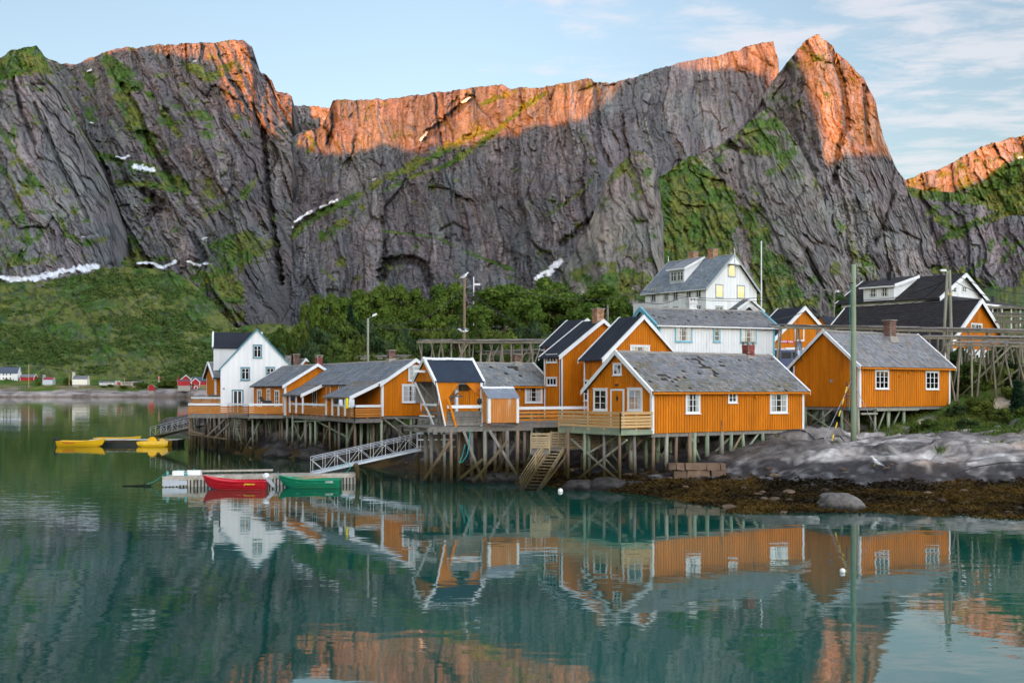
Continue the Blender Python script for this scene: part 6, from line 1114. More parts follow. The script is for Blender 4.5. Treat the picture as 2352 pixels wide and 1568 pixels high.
rope('teal mooring line running left from the dock end into the water', [ondock(.1, .3, .72), P(330, 1114, 65)], .022, sag=.1); rope('teal rope tying the green boat to the dock', [ondock(6.4, 2.6, .6), gb.location + Vector((-1.75, 0, .5)), ondock(6.3, .1, .5)], .02, sag=.12); rope('teal rope coiled under the long gangway', [P(760, 1073, 68), P(800, 1060, 68.5), P(806, 1071, 68), P(790, 1085, 67)], .016, sag=.1)
rope('teal rope dangling from the crane shelter platform', [P(1080, 985, 66), P(1074, 1040, 66), P(1055, 1062, 66.3), P(1068, 1020, 66.2)], .03, sag=.15)
tw = thing('driftwood', 'dark driftwood stick floating at the end of the teal mooring line', 'driftwood', P(318, 1117, 64.5)[:2] + (0,)); MB().tube((-.9, 0, .02), (.7, .05, .06), .035, .05).tube((.3, 0, .03), (.35, 0, .22), .02).build('stick', 'brown wood', tw)
for lab, x, y, s_ in (('left white plastic float on the end of the floating dock', .75, 1.9, .34), ('right white plastic float on the end of the floating dock', 1.6, 2.1, .42)):
    t = thing('float', lab, 'float', ondock(x, y, .5)); MB().hexa([(-s_, -.2, 0), (s_, -.2, 0), (s_, .2, 0), (-s_, .2, 0), (-s_ * .9, -.16, .28), (s_ * .9, -.16, .28), (s_ * .9, .16, .28), (-s_ * .9, .16, .28)]).build('block', 'engine white', t); MB().tube((0, 0, .28), (0, 0, .36), .05).build('cleat', 'teal rope', t)
for k, x in enumerate((.25, 1.25)):
    t = thing('bollard', 'rope-wrapped metal mooring post, ' + ('outermost on the dock' if not k else 'between the two white floats'), 'bollard', ondock(x, .25, .48)); MB().tube((0, 0, 0), (0, 0, .38), .07).build('post', 'zinc', t); MB().tube((0, 0, .12), (0, 0, .24), .10).tube((0, 0, .3), (0, 0, .35), .10).build('rope_turns', 'teal rope', t)
g = MB(); g.box(0, -.09, .05, .9, -.045, .40).box(.85, -.12, .1, 1.35, -.09, .36); tag(g.build('plastic_sheet', 'zinc'), 'pale blue sheeting fixed over the outer end of the dock side', 'sheeting'); o_ = col.objects[-1]; o_.parent = None; o_.matrix_world = dock.matrix_basis
t = thing('plank', 'long white-grey plank lying along the back of the floating dock', 'plank', ondock(1.9, 2.6, .63)); t.rotation_euler = dock.rotation_euler; MB().box(0, 0, 0, 4.2, .2, .10).build('board', 'dock wood', t)
t = thing('mooring_post', 'gnarled brown wooden stump post at the right end of the floating dock', 'post', P(822, 1105, 66.0)[:2] + (-.3,)); g = MB(); g.loft([[(math.cos(a) * r * (1 + .2 * math.sin(3 * a + z)) + x, math.sin(a) * r, z) for a in [k * math.pi / 5 for k in range(10)]] for z, r, x in ((0, .12, .05), (.6, .10, 0), (1.1, .13, -.06), (1.4, .17, -.14), (1.52, .07, -.1))]); g.build('stump', 'brown wood', t, True); MB().path([(0, 0, 1.2), (.3, 0, 1.1), (.7, .1, .6), (.9, .1, .0)], .03).build('root', 'brown wood', t)
# yellow boats and black pontoon
o = Vector(P(205, 1020, 111.5)); o.z = 0; t = thing('floating_dock', 'black floating pontoon with timber edge beside the yellow boats', 'dock', tuple(o), rad(0)); ln = P(407.5, 1020, 111.5)[0] - o.x
MB().box(0, 0, -.2, ln, 2.4, .34).build('pontoon', 'black rubber', t); g = MB(); x = 0
while x < ln - .1: s1 = min(x + .32, ln); g.col = brightness(.2); g.box(x, 0, .53, x + .25, 2.4, .57); x += .33
g.build('deck_boards', 'peeling paint', t); MB().box(-.02, -.06, .36, ln + .02, -.003, .54).box(ln, 0, .36, ln + .06, 2.4, .55).build('edge_timber', 'stair wood', t)
yb = boat('motorboat', 'large yellow motorboat with a black outboard lying at the left end of the pontoon', P(188, 1019, 110)[:2] + (0,), rad(180), 4.5, 1.7, .50, 'yellow hull', sheer=.10, transom=.9); lettering(yb, 'POWER VIKING', (.95, .86, .37), (rad(84), 0, rad(180)), .18, 'flag red', 1.15)
outboard('black outboard motor on the stern of the large yellow motorboat', yb.location + Vector((-2.4, 0, .45)), 1.2, rad(180), rad(0), 'black rubber')
boat('rowing_boat', 'long low yellow boat moored behind the black pontoon', P(272, 1014, 115)[:2] + (.0,), rad(180), 4.6, 1.5, .60, 'yellow hull', sheer=.08)
pb_ = thing('pedal_boat', 'yellow pedal boat with a raised wheel cover at the right end of the pontoon', 'pedal boat', P(352, 1020, 110)[:2] + (0,)); g = MB(); rings = []
for x, w_, z0_, z1_ in ((-1.6, .15, .30, .46), (-1.35, .5, .0, .50), (-.8, .68, -.08, .52), (.3, .72, -.08, .54), (1.3, .70, -.08, .56), (1.62, .66, .0, .54)): rings.append([(x, -w_, z0_ + .1), (x, -w_ * 1.08, (z0_ + z1_) / 2), (x, -w_ * .95, z1_), (x, w_ * .95, z1_), (x, w_ * 1.08, (z0_ + z1_) / 2), (x, w_, z0_ + .1), (x, w_ * .5, z0_), (x, -w_ * .5, z0_)])
g.loft(rings); g.build('hull', 'yellow hull', pb_); g = MB(); g.prism([(.45 * math.cos(a) - .0, .52 + .42 * math.sin(a)) for a in [k * math.pi / 10 for k in range(11)]], lambda a, b: (a, -.32, b), lambda a, b: (a, .32, b)); g.build('wheel_cover', 'yellow hull', pb_, False); g = MB().hexa([(.75, -.55, .55), (1.6, -.55, .55), (1.6, .55, .55), (.75, .55, .55), (.95, -.5, .82), (1.15, -.5, .78), (1.15, .5, .78), (.95, .5, .82)]); g.build('seat', 'yellow hull', pb_)
# buoys
for lab, u, v, d, r in (('white mooring buoy floating beside the foot of the timber stairs', 1287, 1127, 61.2, .14), ('small cream buoy floating on the reflection of the right cabin', 1935, 1314, 34.1, .085)):
    b_ = thing('buoy', lab, 'buoy', P(u, v, d)[:2] + (0,)); g = MB(); g.loft([[(r * math.cos(t_) * math.cos(a), r * math.cos(t_) * math.sin(a), .04 + r * math.sin(t_)) for a in [k * math.pi / 8 for k in range(16)]] for t_ in [-1.4 + .28 * k for k in range(11)]]); g.build('ball', 'buoy white', b_, True); MB().tube((0, 0, r * .9), (0, 0, r * 1.2), r * .25).build('eye', 'dark cable', b_)
# gulls
def gull(label, loc, rz=0, fly=False, s=1.0):
    g = MB(); rings = []; ns = 12
    for x, r, z in ((-.30, .012, .02), (-.22, .035, .02), (-.1, .065, .02), (.02, .078, .03), (.1, .065, .05), (.15, .042, .08), (.19, .044, .115), (.23, .038, .125), (.26, .014, .12), (.30, .006, .11)): rings.append([(x * s, r * math.cos(a) * s, (z + r * math.sin(a)) * s) for a in [2 * math.pi * k / ns for k in range(ns)]])
    g.loft(rings); o = g.build('gull', 'gull white', None, True); o.location = loc; o.rotation_euler = (0, 0 if fly else rad(-22), rz); tag(o, label, 'gull')
    for sg in (-1, 1):
        g = MB(); w = [(.06, .05, .05), (-.12, .05, .05), (-.16, .35, .16), (-.22, .62, .10), (-.14, .42, .19), (.04, .30, .17)] if fly else [(.1, .06, .05), (.0, .085, .04), (-.2, .06, .02), (-.38, .02, .01), (-.2, .05, .05), (.02, .07, .09)]
        g._add([(x * s, sg * y * s, z * s) for x, y, z in w] + [(x * s, sg * y * s * .96, z * s - .012) for x, y, z in w], [(0, 1, 2, 3, 4, 5), (11, 10, 9, 8, 7, 6)] + [(k, (k + 1) % 6, 6 + (k + 1) % 6, 6 + k) for k in range(6)]); g.build('wing', 'gull grey', o)
    if not fly: MB().tube((.0, .03 * s, -.04 * s), (.03 * s, .03 * s, -.14 * s), .006).tube((.0, -.03 * s, -.04 * s), (.03 * s, -.03 * s, -.14 * s), .006).build('legs', 'yellow marker', o)
tt_ = tall[0].location + tall[1]; gull('gull perched on top of the tall utility pole', tt_ + Vector((0, 0, .18)), rad(10), False, 1.7); gull('gull gliding low in front of the tall utility pole', P(1063, 761, 95), rad(170), True, 1.6); gull('pale gull standing on the dark rocks below the tall bare post', Vector(P(2012, 1062, 61)), rad(200), False, 1.6)
# stone footing and boulder
t = thing('stone_wall', 'rough brown stone block wall under the front cabin, between its stilts', 'wall', P(1537, 1098, 62.4)); g = MB(); e = Vector(P(1668, 1098, 62.9)) - t.location
for row, (z, hh_) in enumerate(((-.45, .42), (-.02, .46), (.45, .38))):
    x = .0 if row == 2 else .3 + .2 * (1 - row)
    while x < 3.05:
        w_ = min(R_.uniform(.35, .95), 3.15 - x); q_ = R_.uniform(.65, 1.25); g.col = (q_ * 1.1, q_, q_ * .93); dj = R_.uniform(-.06, .06); j = lambda: R_.uniform(-.035, .035)
        g.hexa([(x + j(), dj + j(), z + j()), (x + w_ - .04 + j(), dj + j(), z + j()), (x + w_ - .03, .9, z), (x, .9, z), (x + j(), dj + .05 + j(), z + hh_ - .03 + j()), (x + w_ - .04 + j(), dj + .05 + j(), z + hh_ - .03 + j()), (x + w_ - .03, .9, z + hh_ - .03), (x, .9, z + hh_ - .03)]); x += w_
g.build('blocks', 'granite block', t)
def boulder(name, label, loc, r, seed, cat='boulder', flat_=.6, kind=None, tone=1.0):
    U_, V_ = np.meshgrid(np.linspace(0, 2 * np.pi, 49), np.linspace(-.9, 1.5707, 26)); x = np.cos(V_) * np.cos(U_); y = np.cos(V_) * np.sin(U_); z = np.sin(V_)
    k = 1 + (fbm(x * 1.6 + 5 + z, y * 1.6 + seed, 4, seed) - .5) * .7 - .18 * ridged(x * 1.3 + z * 2, y * 1.3 + 4, 3, seed + 1); per = (1 - sstep(.93, 1, np.abs(2 * U_ / (2 * np.pi) - 1))); k = k * per + k[:, :1] * (1 - per)
    X, Y, Z = x * r[0] * k, y * r[1] * k, z * r[2] * k; n = fbm(X * 3 + 9, Y * 3 + Z * 4, 4, seed); c = np.array([.26, .235, .215]) * (.55 + n)[..., None]; wet = sstep(.30, .12, Z + (n - .5) * .3 + loc[2])[..., None]; c = c * (1 - .75 * wet) * tone
    o = link(name, gridmesh(name, X, Y, Z, c), mat=MAT['shore rock']); o.location = loc
    if kind: o['kind'] = kind
    else: tag(o, label, cat)
    return o
boulder('boulder', 'big grey boulder standing alone at the water edge at right', P(1928, 1158, 52.2)[:2] + (.05,), (1.25, .9, .78), 3, tone=.6); boulder('boulder', 'long dark rock in the water behind the small left gangway', (-50, 170, -.2), (2.9, 2.2, 2.0), 5, tone=.35)
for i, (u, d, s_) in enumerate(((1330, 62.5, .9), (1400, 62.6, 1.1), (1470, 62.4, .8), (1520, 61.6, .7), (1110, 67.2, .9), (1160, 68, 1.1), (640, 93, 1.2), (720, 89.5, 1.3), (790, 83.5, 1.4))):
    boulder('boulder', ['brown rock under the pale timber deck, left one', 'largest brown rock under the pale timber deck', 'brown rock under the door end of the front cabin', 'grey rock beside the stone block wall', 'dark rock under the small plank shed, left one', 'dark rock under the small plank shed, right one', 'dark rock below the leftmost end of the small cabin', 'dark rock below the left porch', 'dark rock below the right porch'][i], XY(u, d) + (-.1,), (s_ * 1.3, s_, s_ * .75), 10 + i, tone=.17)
# ---------------------------------------------------------------- trees, bushes, grass, seaweed
def leafmesh(name, C, Nn, size, cols, asp=.62):
    """one small folded leaf-spray quad at each point"""
    n = len(C); rs = np.random.RandomState(n % 97); a = np.cross(Nn, rs.randn(n, 3)); a /= np.linalg.norm(a, axis=1, keepdims=True) + 1e-9; b = np.cross(Nn, a); s = (size * rs.uniform(.6, 1.4, n))[:, None]
    q = np.stack([C - a * s, C - b * s * asp, C + a * s, C + b * s * asp], 1); me = bpy.data.meshes.new(name); me.vertices.add(n * 4); me.vertices.foreach_set('co', q.ravel())
    me.loops.add(n * 4); me.loops.foreach_set('vertex_index', np.arange(n * 4)); me.polygons.add(n); me.polygons.foreach_set('loop_start', np.arange(n) * 4); me.update(calc_edges=True)
    at = me.color_attributes.new('Col', 'FLOAT_COLOR', 'POINT'); c = np.ones((n, 4, 4)); c[:, :, :3] = cols[:, None, :]; at.data.foreach_set('color', c.ravel()); return me
def leafmat(name, tr=.25):
    m, t, b = newmat(name, .75, .15); a = N(t, 'ShaderNodeVertexColor', layer_name='Col'); L(t, a.outputs[0], b.inputs['Base Color']); tl = N(t, 'ShaderNodeBsdfTranslucent'); L(t, a.outputs[0], tl.inputs[0]); mx = N(t, 'ShaderNodeMixShader'); mx.inputs[0].default_value = tr
    L(t, b.outputs[0], mx.inputs[1]); L(t, tl.outputs[0], mx.inputs[2]); L(t, mx.outputs[0], t.nodes['Material Output'].inputs[0]); return m
leafmat('leaves')
def crown(seed, n=9000, lobes=26, hue=(.050, .100, .014), hue2=(.150, .215, .033), size=.030, low=.05, rx=.5):
    """crown in a unit box: x, y in -.5..+.5, z 0..1"""
    rs = np.random.RandomState(seed); C = []; K = []
    ctr = []
    for k in range(lobes):
        a = rs.uniform(0, 2 * np.pi); z = rs.uniform(low + .1, .86); rr = rx * .72 * math.sqrt(max(.05, 1 - ((z - .45) / .55) ** 2)) * math.sqrt(rs.uniform(.15, 1)); ctr.append((rr * math.cos(a), rr * math.sin(a), z, rs.uniform(.10, .20)))
    ctr = np.array(ctr); idx = rs.randint(0, lobes, n); d = rs.randn(n, 3); d /= np.linalg.norm(d, axis=1, keepdims=True); d[:, 2] = np.where(rs.rand(n) < .55, np.abs(d[:, 2]), d[:, 2])
    c = ctr[idx]; r = c[:, 3] * (1 + .28 * (vn(d[:, 0] * 4 + c[:, 0] * 30, d[:, 1] * 4 + d[:, 2] * 4, 3) - .5) * 2) * rs.uniform(.80, 1.05, n); pts = c[:, :3] + d * r[:, None] * np.array([1, 1, .85])
    nr = d + rs.randn(n, 3) * .55; nr /= np.linalg.norm(nr, axis=1, keepdims=True); t = np.clip(rs.normal(.4, .22, n) + (vn(pts[:, 0] * 9, pts[:, 2] * 9 + pts[:, 1] * 7, 2) - .5) * .8, 0, 1)[:, None]; lob = rs.uniform(.75, 1.2, lobes)[idx][:, None]
    cols = (np.array(hue) * (1 - t) + np.array(hue2) * t) * lob; return leafmesh('crown', pts, nr, np.full(n, size), cols)
def wood(seed, sc=1.0, n=7, kind='tree'):
    rs = random.Random(seed); g = MB(); g.tube((0, 0, -.08), (.0, 0, .30), .030, .022, 9)
    for k in range(n):
        a = k * 2.4 + rs.random(); z0 = rs.uniform(.14, .42); p = Vector((0, 0, z0)); q = Vector((math.cos(a) * .2, math.sin(a) * .2, z0 + .22)); e = Vector((math.cos(a) * .36, math.sin(a) * .36, z0 + .42)); g.tube(p, q, .014, .009, 6).tube(q, e, .009, .003, 5)
        g.tube(q, q + Vector((math.cos(a + 1) * .12, math.sin(a + 1) * .12, .14)), .006, .002, 5)
    g.tube((0, 0, .3), (.02, .01, .8), .02, .004, 7); return g.build('trunk', 'brown wood', None, True)
_cr = [crown(s_, 9500, 30) for s_ in (1, 2, 3)] + [crown(4, 9500, 26, (.065, .115, .015), (.16, .215, .032)), crown(5, 4500, 14, (.040, .080, .014), (.12, .165, .028), .045, 0), crown(6, 4500, 12, (.070, .105, .016), (.155, .19, .035), .045, 0), crown(7, 4500, 14, (.025, .055, .018), (.07, .105, .035), .045, 0)]
for me in _cr: me.materials.append(MAT['leaves'])
_wo = [wood(s_) for s_ in (1, 2)]; _wd = [o.data for o in _wo]
def tree(label, u, vt, d, w, kind=0, group='deciduous trees on the hill', cat='tree', name='deciduous_tree', zb=None, hs=1.0):
    x, y, zt = P(u, vt, d); z0 = (ground(x, y) - .3) if zb is None else zb; hgt = (zt - z0) * hs; W = w * d / F * 1.12
    t = thing(name, label, cat, (x, y, z0), R_.uniform(0, 6), group); o = bpy.data.objects.new('crown', _cr[kind]); col.objects.link(o); o.parent = t; o.scale = (W * 1.12, W * 1.12, hgt * 1.07); o.location = (0, 0, 0)
    c = bpy.data.objects.new('trunk', _wd[R_.randint(0, 1)]); col.objects.link(c); c.parent = t; c.scale = (W * .8, W * .8, hgt); return t
TR = [('round dark tree just left of the tall white house, rightmost of the row', 1386, 657, 150, 118, 0), ('broad tree behind the spruce, second from the right end of the row', 1275, 634, 158, 132, 1), ('full round tree right of the tall gull pole', 1160, 652, 150, 128, 2), ('tree left of the tall gull pole', 1030, 656, 155, 88, 0),
      ('tree second to the left of the tall gull pole', 965, 664, 158, 84, 1), ('tree in the middle of the left half of the row', 905, 663, 155, 86, 3), ('light green tree fourth from the left end of the row', 850, 672, 152, 80, 3), ('light green tree third from the left end of the row', 800, 678, 150, 78, 2), ('light green tree second from the left end of the row', 752, 684, 146, 74, 3), ('small tree at the left end of the row above the grey rock', 707, 705, 142, 54, 3),
      ('low tree in front of the gap beside the gull pole', 1095, 700, 138, 70, 2), ('tree behind the right end of the row near the white house', 1425, 672, 165, 66, 1), ('shadowed lower tree under the broad tree', 1215, 690, 140, 90, 0), ('tree in front of the round dark tree', 1345, 700, 138, 86, 2), ('tree above the street lamp', 880, 705, 138, 70, 1), ('tree under the middle of the row', 985, 703, 140, 76, 3)]
for a in TR: tree(*a)
tree('dark bush beside the left eave of the black-roofed white house', 1945, 683, 136, 60, 0, group=None, name='bush', cat='bush')
SH = [(660, 752, 128, 60), (690, 735, 132, 56), (735, 752, 126, 66), (775, 738, 128, 70), (820, 760, 120, 70), (705, 785, 112, 60), (760, 778, 114, 72), (815, 792, 108, 66), (870, 770, 112, 70), (905, 785, 106, 62), (940, 800, 100, 56), (985, 782, 101, 70), (1020, 790, 101, 66), (1050, 800, 100, 50), (735, 812, 104, 60), (790, 818, 103, 58), (870, 803, 102, 60), (925, 760, 116, 60), (640, 770, 130, 50), (1150, 745, 118, 80), (1215, 740, 118, 70), (1100, 750, 120, 60), (1320, 745, 116, 60), (650, 800, 118, 48), (1050, 752, 118, 60), (1000, 742, 124, 60), (840, 736, 130, 66), (900, 735, 130, 60), (1180, 775, 108, 40), (1130, 778, 108, 44)]
names_ = ['behind the white gabled house', 'below the small leftmost tree', 'above the roof of the small cabin', 'on the slope left of the street lamp', 'just left of the street lamp', 'behind the two cabin chimneys', 'behind the ridge of the long cabin row', 'at the foot of the street lamp', 'right of the street lamp', 'right of the street lamp, further down', 'over the gable of the long cabin row', 'left of the middle drying rack', 'with bare twigs at the left end of the middle drying rack', 'over the left corner of the crane shelter roof', 'low down behind the small cabin', 'low down behind the brick chimney', 'behind the ridge near the brick chimney', 'between street lamp and gull pole', 'nearest the white gabled house', 'under the full round tree', 'left of the spruce', 'right of the gull pole', 'right of the spruce', 'beside the white house gable', 'left of the gull pole', 'on the slope left of the gull pole', 'above the street lamp', 'above and right of the street lamp', 'behind the middle drying rack, right part', 'behind the middle drying rack, left part']
for i, (u, vt, d, w) in enumerate(SH): tree('leafy shrub ' + names_[i], u, vt, d, w, 4 + i % 3, 'shrubs on the slope behind the cabins', 'shrub', 'shrub')
for i, (u, vt, d, w, lab) in enumerate(((2215, 829, 84, 85, 'under the lowest drying rack, left'), (2270, 824, 84, 95, 'under the lowest drying rack, middle'), (2325, 829, 84, 95, 'under the lowest drying rack, right'), (2240, 870, 82, 40, 'on the turf right of the right cabin'), (2335, 880, 80, 60, 'at the right edge above the pale rocks'), (2200, 800, 92, 50, 'between the racks and the white ground floor'), (2300, 790, 94, 60, 'behind the lowest drying rack'), (2290, 930, 76, 50, 'among the pale rocks at right'), (2200, 930, 79, 46, 'against the right end of the right cabin'), (2130, 962, 73, 60, 'low in the hollow before the right cabin stilts'), (2170, 975, 71.5, 50, 'low between two pale slabs'), (2225, 962, 73, 50, 'low, on the pale slab right of the hollow'), (2340, 935, 74, 54, 'at the right edge among slabs'), (2250, 905, 79, 56, 'thick, above the pale slabs'), (2300, 870, 84, 60, 'taller, by the rack legs'), (2190, 868, 86, 40, 'behind the corner of the right cabin'), (2345, 850, 86, 50, 'beneath the racks at the right edge'))): tree('low green bush ' + lab, u, vt, d, w, 4 + i % 3, 'bushes around the right drying racks', 'bush', 'bush')
# spruce
def spruce(label, u, vt, d, w, name='spruce'):
    x, y, zt = P(u, vt, d); z0 = ground(x, y) - .2; hg = zt - z0; W = w * d / F / 2; rs = np.random.RandomState(int(u)); C = []; Nn = []; tr_ = thing(name, label, 'tree', (x, y, z0)); g = MB(); g.tube((0, 0, 0), (0, 0, hg * .97), .16, .02, 8)
    for k in range(70):
        f = (k + .5) / 70; z = hg * (.04 + .95 * f); r = W * (1 - f) ** .85 * rs.uniform(.75, 1.15) + .1; a = k * 2.4; e = np.array([math.cos(a) * r, math.sin(a) * r, -r * .22]); g.tube((0, 0, z), (e[0], e[1], z + e[2]), .03, .01, 5)
        m = int(60 + 120 * (1 - f)); t = rs.uniform(.15, 1.02, m)[:, None]; side = np.array([-math.sin(a), math.cos(a), 0]); p = np.array([0, 0, z]) + e * t + side * (rs.uniform(-1, 1, m)[:, None] * (.16 * r + .12) * (1.1 - t * .7)) + rs.randn(m, 3) * .05; C.append(p); Nn.append(rs.randn(m, 3) * .5 + [0, 0, 1])
    g.build('trunk', 'brown wood', tr_); C = np.vstack(C); Nn = np.vstack(Nn); Nn /= np.linalg.norm(Nn, axis=1, keepdims=True); cc = np.array([.022, .055, .028]) * rs.uniform(.6, 1.7, len(C))[:, None]; me = leafmesh('crown', C, Nn, np.full(len(C), .14), cc, .3); link('crown', me, tr_, MAT['leaves'])
spruce('dark blue-green spruce beside the tall orange house', 1290, 735, 100, 112); spruce('small dark spruce left of the bigger spruce', 1245, 790, 102, 40); spruce('brownish young spruce on the slope behind the street lamp', 805, 700, 132, 60); spruce('low dark spruce bush at the right edge of the turf', 2338, 875, 76, 40)
# grass tufts on turf and seaweed on the tidal flat
def blades(name, n, sel, hgt, cols, label=None, size=.03, lean=.5, seed=1):
    xs, ys, Z, gm, zz_ = turf; rs = np.random.RandomState(seed); X = rs.uniform(-20, 34, n * 6); Y = rs.uniform(48, 96, n * 6); ix = np.clip(np.searchsorted(xs, X) - 1, 0, len(xs) - 2); iy = np.clip(np.searchsorted(ys, Y) - 1, 0, len(ys) - 2)
    k = sel(gm[iy, ix], zz_[iy, ix], X, Y); X, Y = X[k][:n], Y[k][:n]; n = len(X); fx = (X - xs[ix[k][:n]]) / (xs[ix[k][:n] + 1] - xs[ix[k][:n]]); fy = (Y - ys[iy[k][:n]]) / (ys[iy[k][:n] + 1] - ys[iy[k][:n]]); a, b = iy[k][:n], ix[k][:n]
    Z0 = (Z[a, b] * (1 - fx) + Z[a, b + 1] * fx) * (1 - fy) + (Z[a + 1, b] * (1 - fx) + Z[a + 1, b + 1] * fx) * fy; p = np.stack([X, Y, Z0 - .02], 1); h_ = hgt * rs.uniform(.5, 1.3, n)[:, None]; d = np.stack([rs.randn(n) * lean, rs.randn(n) * lean, np.ones(n)], 1); an = rs.uniform(0, np.pi, n); s = np.stack([np.cos(an), np.sin(an), an * 0], 1) * size * rs.uniform(.6, 1.5, n)[:, None]
    q = np.stack([p - s, p + s, p + d * h_ * .6 + s * .7, p + d * h_ + rs.randn(n, 3) * .02 - s * .1], 1); me = bpy.data.meshes.new(name); me.vertices.add(n * 4); me.vertices.foreach_set('co', q.ravel()); me.loops.add(n * 4); me.loops.foreach_set('vertex_index', np.arange(n * 4)); me.polygons.add(n); me.polygons.foreach_set('loop_start', np.arange(n) * 4); me.update(calc_edges=True)
    t = np.clip((fbm(X * .35, Y * .5, 3, 2) - .5) * 2.2 + .35 + (rs.rand(n) - .5) * .6, 0, 1); c = np.ones((n, 4, 4)); c[:, :, :3] = (np.array(cols[0]) * (1 - t)[:, None] + np.array(cols[1]) * t[:, None])[:, None, :]; me.color_attributes.new('Col', 'FLOAT_COLOR', 'POINT').data.foreach_set('color', c.ravel()); o = link(name, me, None, MAT['leaves']); o['kind'] = 'stuff'
blades('grass', 42000, lambda g, z, x, y: g > .45, .26, ((.055, .11, .015), (.16, .19, .035)), size=.035)
blades('seaweed', 60000, lambda g, z, x, y: (z < .68) & (z > -.15) & (x > -3), .10, ((.018, .012, .004), (.125, .072, .012)), size=.075, lean=1.6, seed=4)
for a in _wo: bpy.data.objects.remove(a)
# loose stones on the tidal flat and under the cabins
g = MB()
for k in range(420):
    x, y = (R_.uniform(-28, 24), R_.uniform(49, 98)); z = ground(x, y)
    if not -.1 < z < 2.0: continue
    s_ = R_.uniform(.07, .26); q_ = R_.uniform(.3, 1.1); g.col = (q_, q_ * .96, q_ * .92); j = lambda: R_.uniform(.6, 1.2) * s_
    g.loft([[(x + math.cos(a) * r * j() * 1.3, y + math.sin(a) * r * j(), z - s_ * .3 + h_ * s_) for a in [i * math.pi / 3.5 for i in range(7)]] for r, h_ in ((.7, 0), (1.0, .4), (.9, .75), (.45, 1.0))])
o = g.build('stones', 'granite block'); o['kind'] = 'stuff'
# ---------------------------------------------------------------- the far shore
def far_z(x, y):
    t = (y - 838) / 90; hum = ridged(x / 34, y / 30, 3, 2); n = fbm(x / 12, y / 9, 4, 4)
    return np.where(t < 0, t * 30, 0) + np.clip(t, 0, 1) ** .40 * (11.5 + 2.0 * (fbm(x / 60, y / 200, 2, 5) - .5)) + (hum - .45) * 3.6 * sstep(0, .12, t) * sstep(.9, .2, t) + (n - .5) * 2.0 * sstep(0, .1, t) + 18 * np.clip((y - 925) / 120, 0, 2)
def far_shore():
    xs = np.arange(-480, 200, 1.1); ys = np.concatenate([np.arange(825, 880, 1.3), np.arange(880, 1100, 5)]); X, Y = np.meshgrid(xs, ys); Y2 = Y + (fbm(X / 40, X * 0, 3, 2) - .5) * 18; Z = far_z(X, Y)
    n = fbm(X / 7, Z * 1.3 + Y / 9, 5, 3); rk = np.array([.34, .30, .28]); c = rk * (.10 + 1.7 * n)[..., None]; c = c + (np.array([.02, .02, .022]) - c) * sstep(2.1, 1.3, Z + (n - .5) * 1.2)[..., None] * .95; c = c + (np.array([.20, .15, .11]) * (.4 + 1.1 * n)[..., None] - c) * (sstep(1.1, .5, Z) * .8)[..., None]
    g = sstep(5.0, 6.4, Z + (fbm(X / 22, Y / 16, 4, 6) - .5) * 5); gc = GR1 + (GR2 - GR1) * sstep(.4, .62, fbm(X / 14, Y / 18, 4, 8))[..., None]; c = c + (gc - c) * g[..., None]
    o = link('far_shore', gridmesh('far_shore', X, Y2, Z, c), mat=mt_rock); o['kind'] = 'structure'
far_shore()
def fz(u, d): x = (u - U0) * d / F; return float(far_z(np.array([x]), np.array([d]))[0])
def fhouse(name, label, u0, u1, vt, ve, vb, d, yaw, wall, roofm, uL=None, kind='L', wins=(), trim=W_, chim=None, Ly=7, rp=.5, door=None):
    d = next((q for q in range(846, 990, 2) if fz(u0 + 8, q) + .2 >= H - (vb - VH) * q / F), 930)
    h = House(name, label, 'house' if name == 'house' else name.replace('_', ' '), u0, d, yaw, u1, uL, vb, ve, vt, kind=kind, Ly=None if uL else Ly, group='buildings on the far shore')
    h.walls(wall, pitch=.6, gap=.05, corner=trim, cw=.3); h.roof('black' if roofm == 'black felt' else 'zinc' if 0 else 'black', oa=.4, oe=.5, barge=trim, bh=.5, ridge=False, th=.15)
    for o in list(col.objects)[-12:]:
        if o.type == 'MESH' and o.name.split('.')[0] in ('roof', 'seams') and (o.parent == h.root or (o.parent and o.parent.parent == h.root)): o.data.materials.clear(); o.data.materials.append(MAT[roofm])
    for (f, a, b, c_, e_) in wins: h.win(f, a, b, c_, e_, 2, 2, curtain=0, casing=.14, trim=trim if trim != W_ else W_, cap=False)
    if chim: h.chimney(h.A * chim, h.W * .5, .9, h.hr + 1.2, mat='red brick paint', cap=False)
    g = MB(); g.box(.1, .1, -3, h.Lx - .1, h.Ly - .1, -.01); g.build('foundation', 'mortar', h.root); return h
FW = lambda us, v0, v1, w=3.2: [('R', u, v0, u + w, v1) for u in us]
fhouse('house', 'long white two-storey house with a blue-grey roof, cut by the left edge', -42, 40.5, 843, 856, 875, 872, 6, W_, 'far blue roof', Ly=9, wins=FW((6, 13, 22, -3, -14, -24), 857, 862, 4) + FW((6, 13, 22, -3, -14, -24), 866, 871, 4))
fhouse('boathouse', 'dark red boathouse with grey roof beside the long white house on the far shore', 46, 78, 859, 865, 875, 870, 4, 'red paint', 'far grey roof', Ly=8)
fhouse('house', 'small pale house with a crimson roof on the far shore', 105, 127, 866.5, 873, 883, 868, 18, 'grey blue paint', 'crimson roof', uL=98, wins=FW((109, 119), 874, 878, 4))
fhouse('house', 'cream house with a grey roof and chimney standing alone on the far shore', 173, 206, 863, 872, 883, 872, 14, 'cream paint', 'far grey roof', uL=166, wins=FW((177, 188, 197), 872.5, 877, 4), chim=.45)
fhouse('boathouse', 'long low white boathouse behind timber drying frames on the far shore', 228, 262, 874, 878, 884, 874, 3, W_, 'far blue roof', Ly=8); fhouse('boathouse', 'small dark red gabled boathouse among the timber frames on the far shore', 267, 278, 874, 879, 884, 868, 4, 'red paint', 'far grey roof', kind='R', Ly=6)
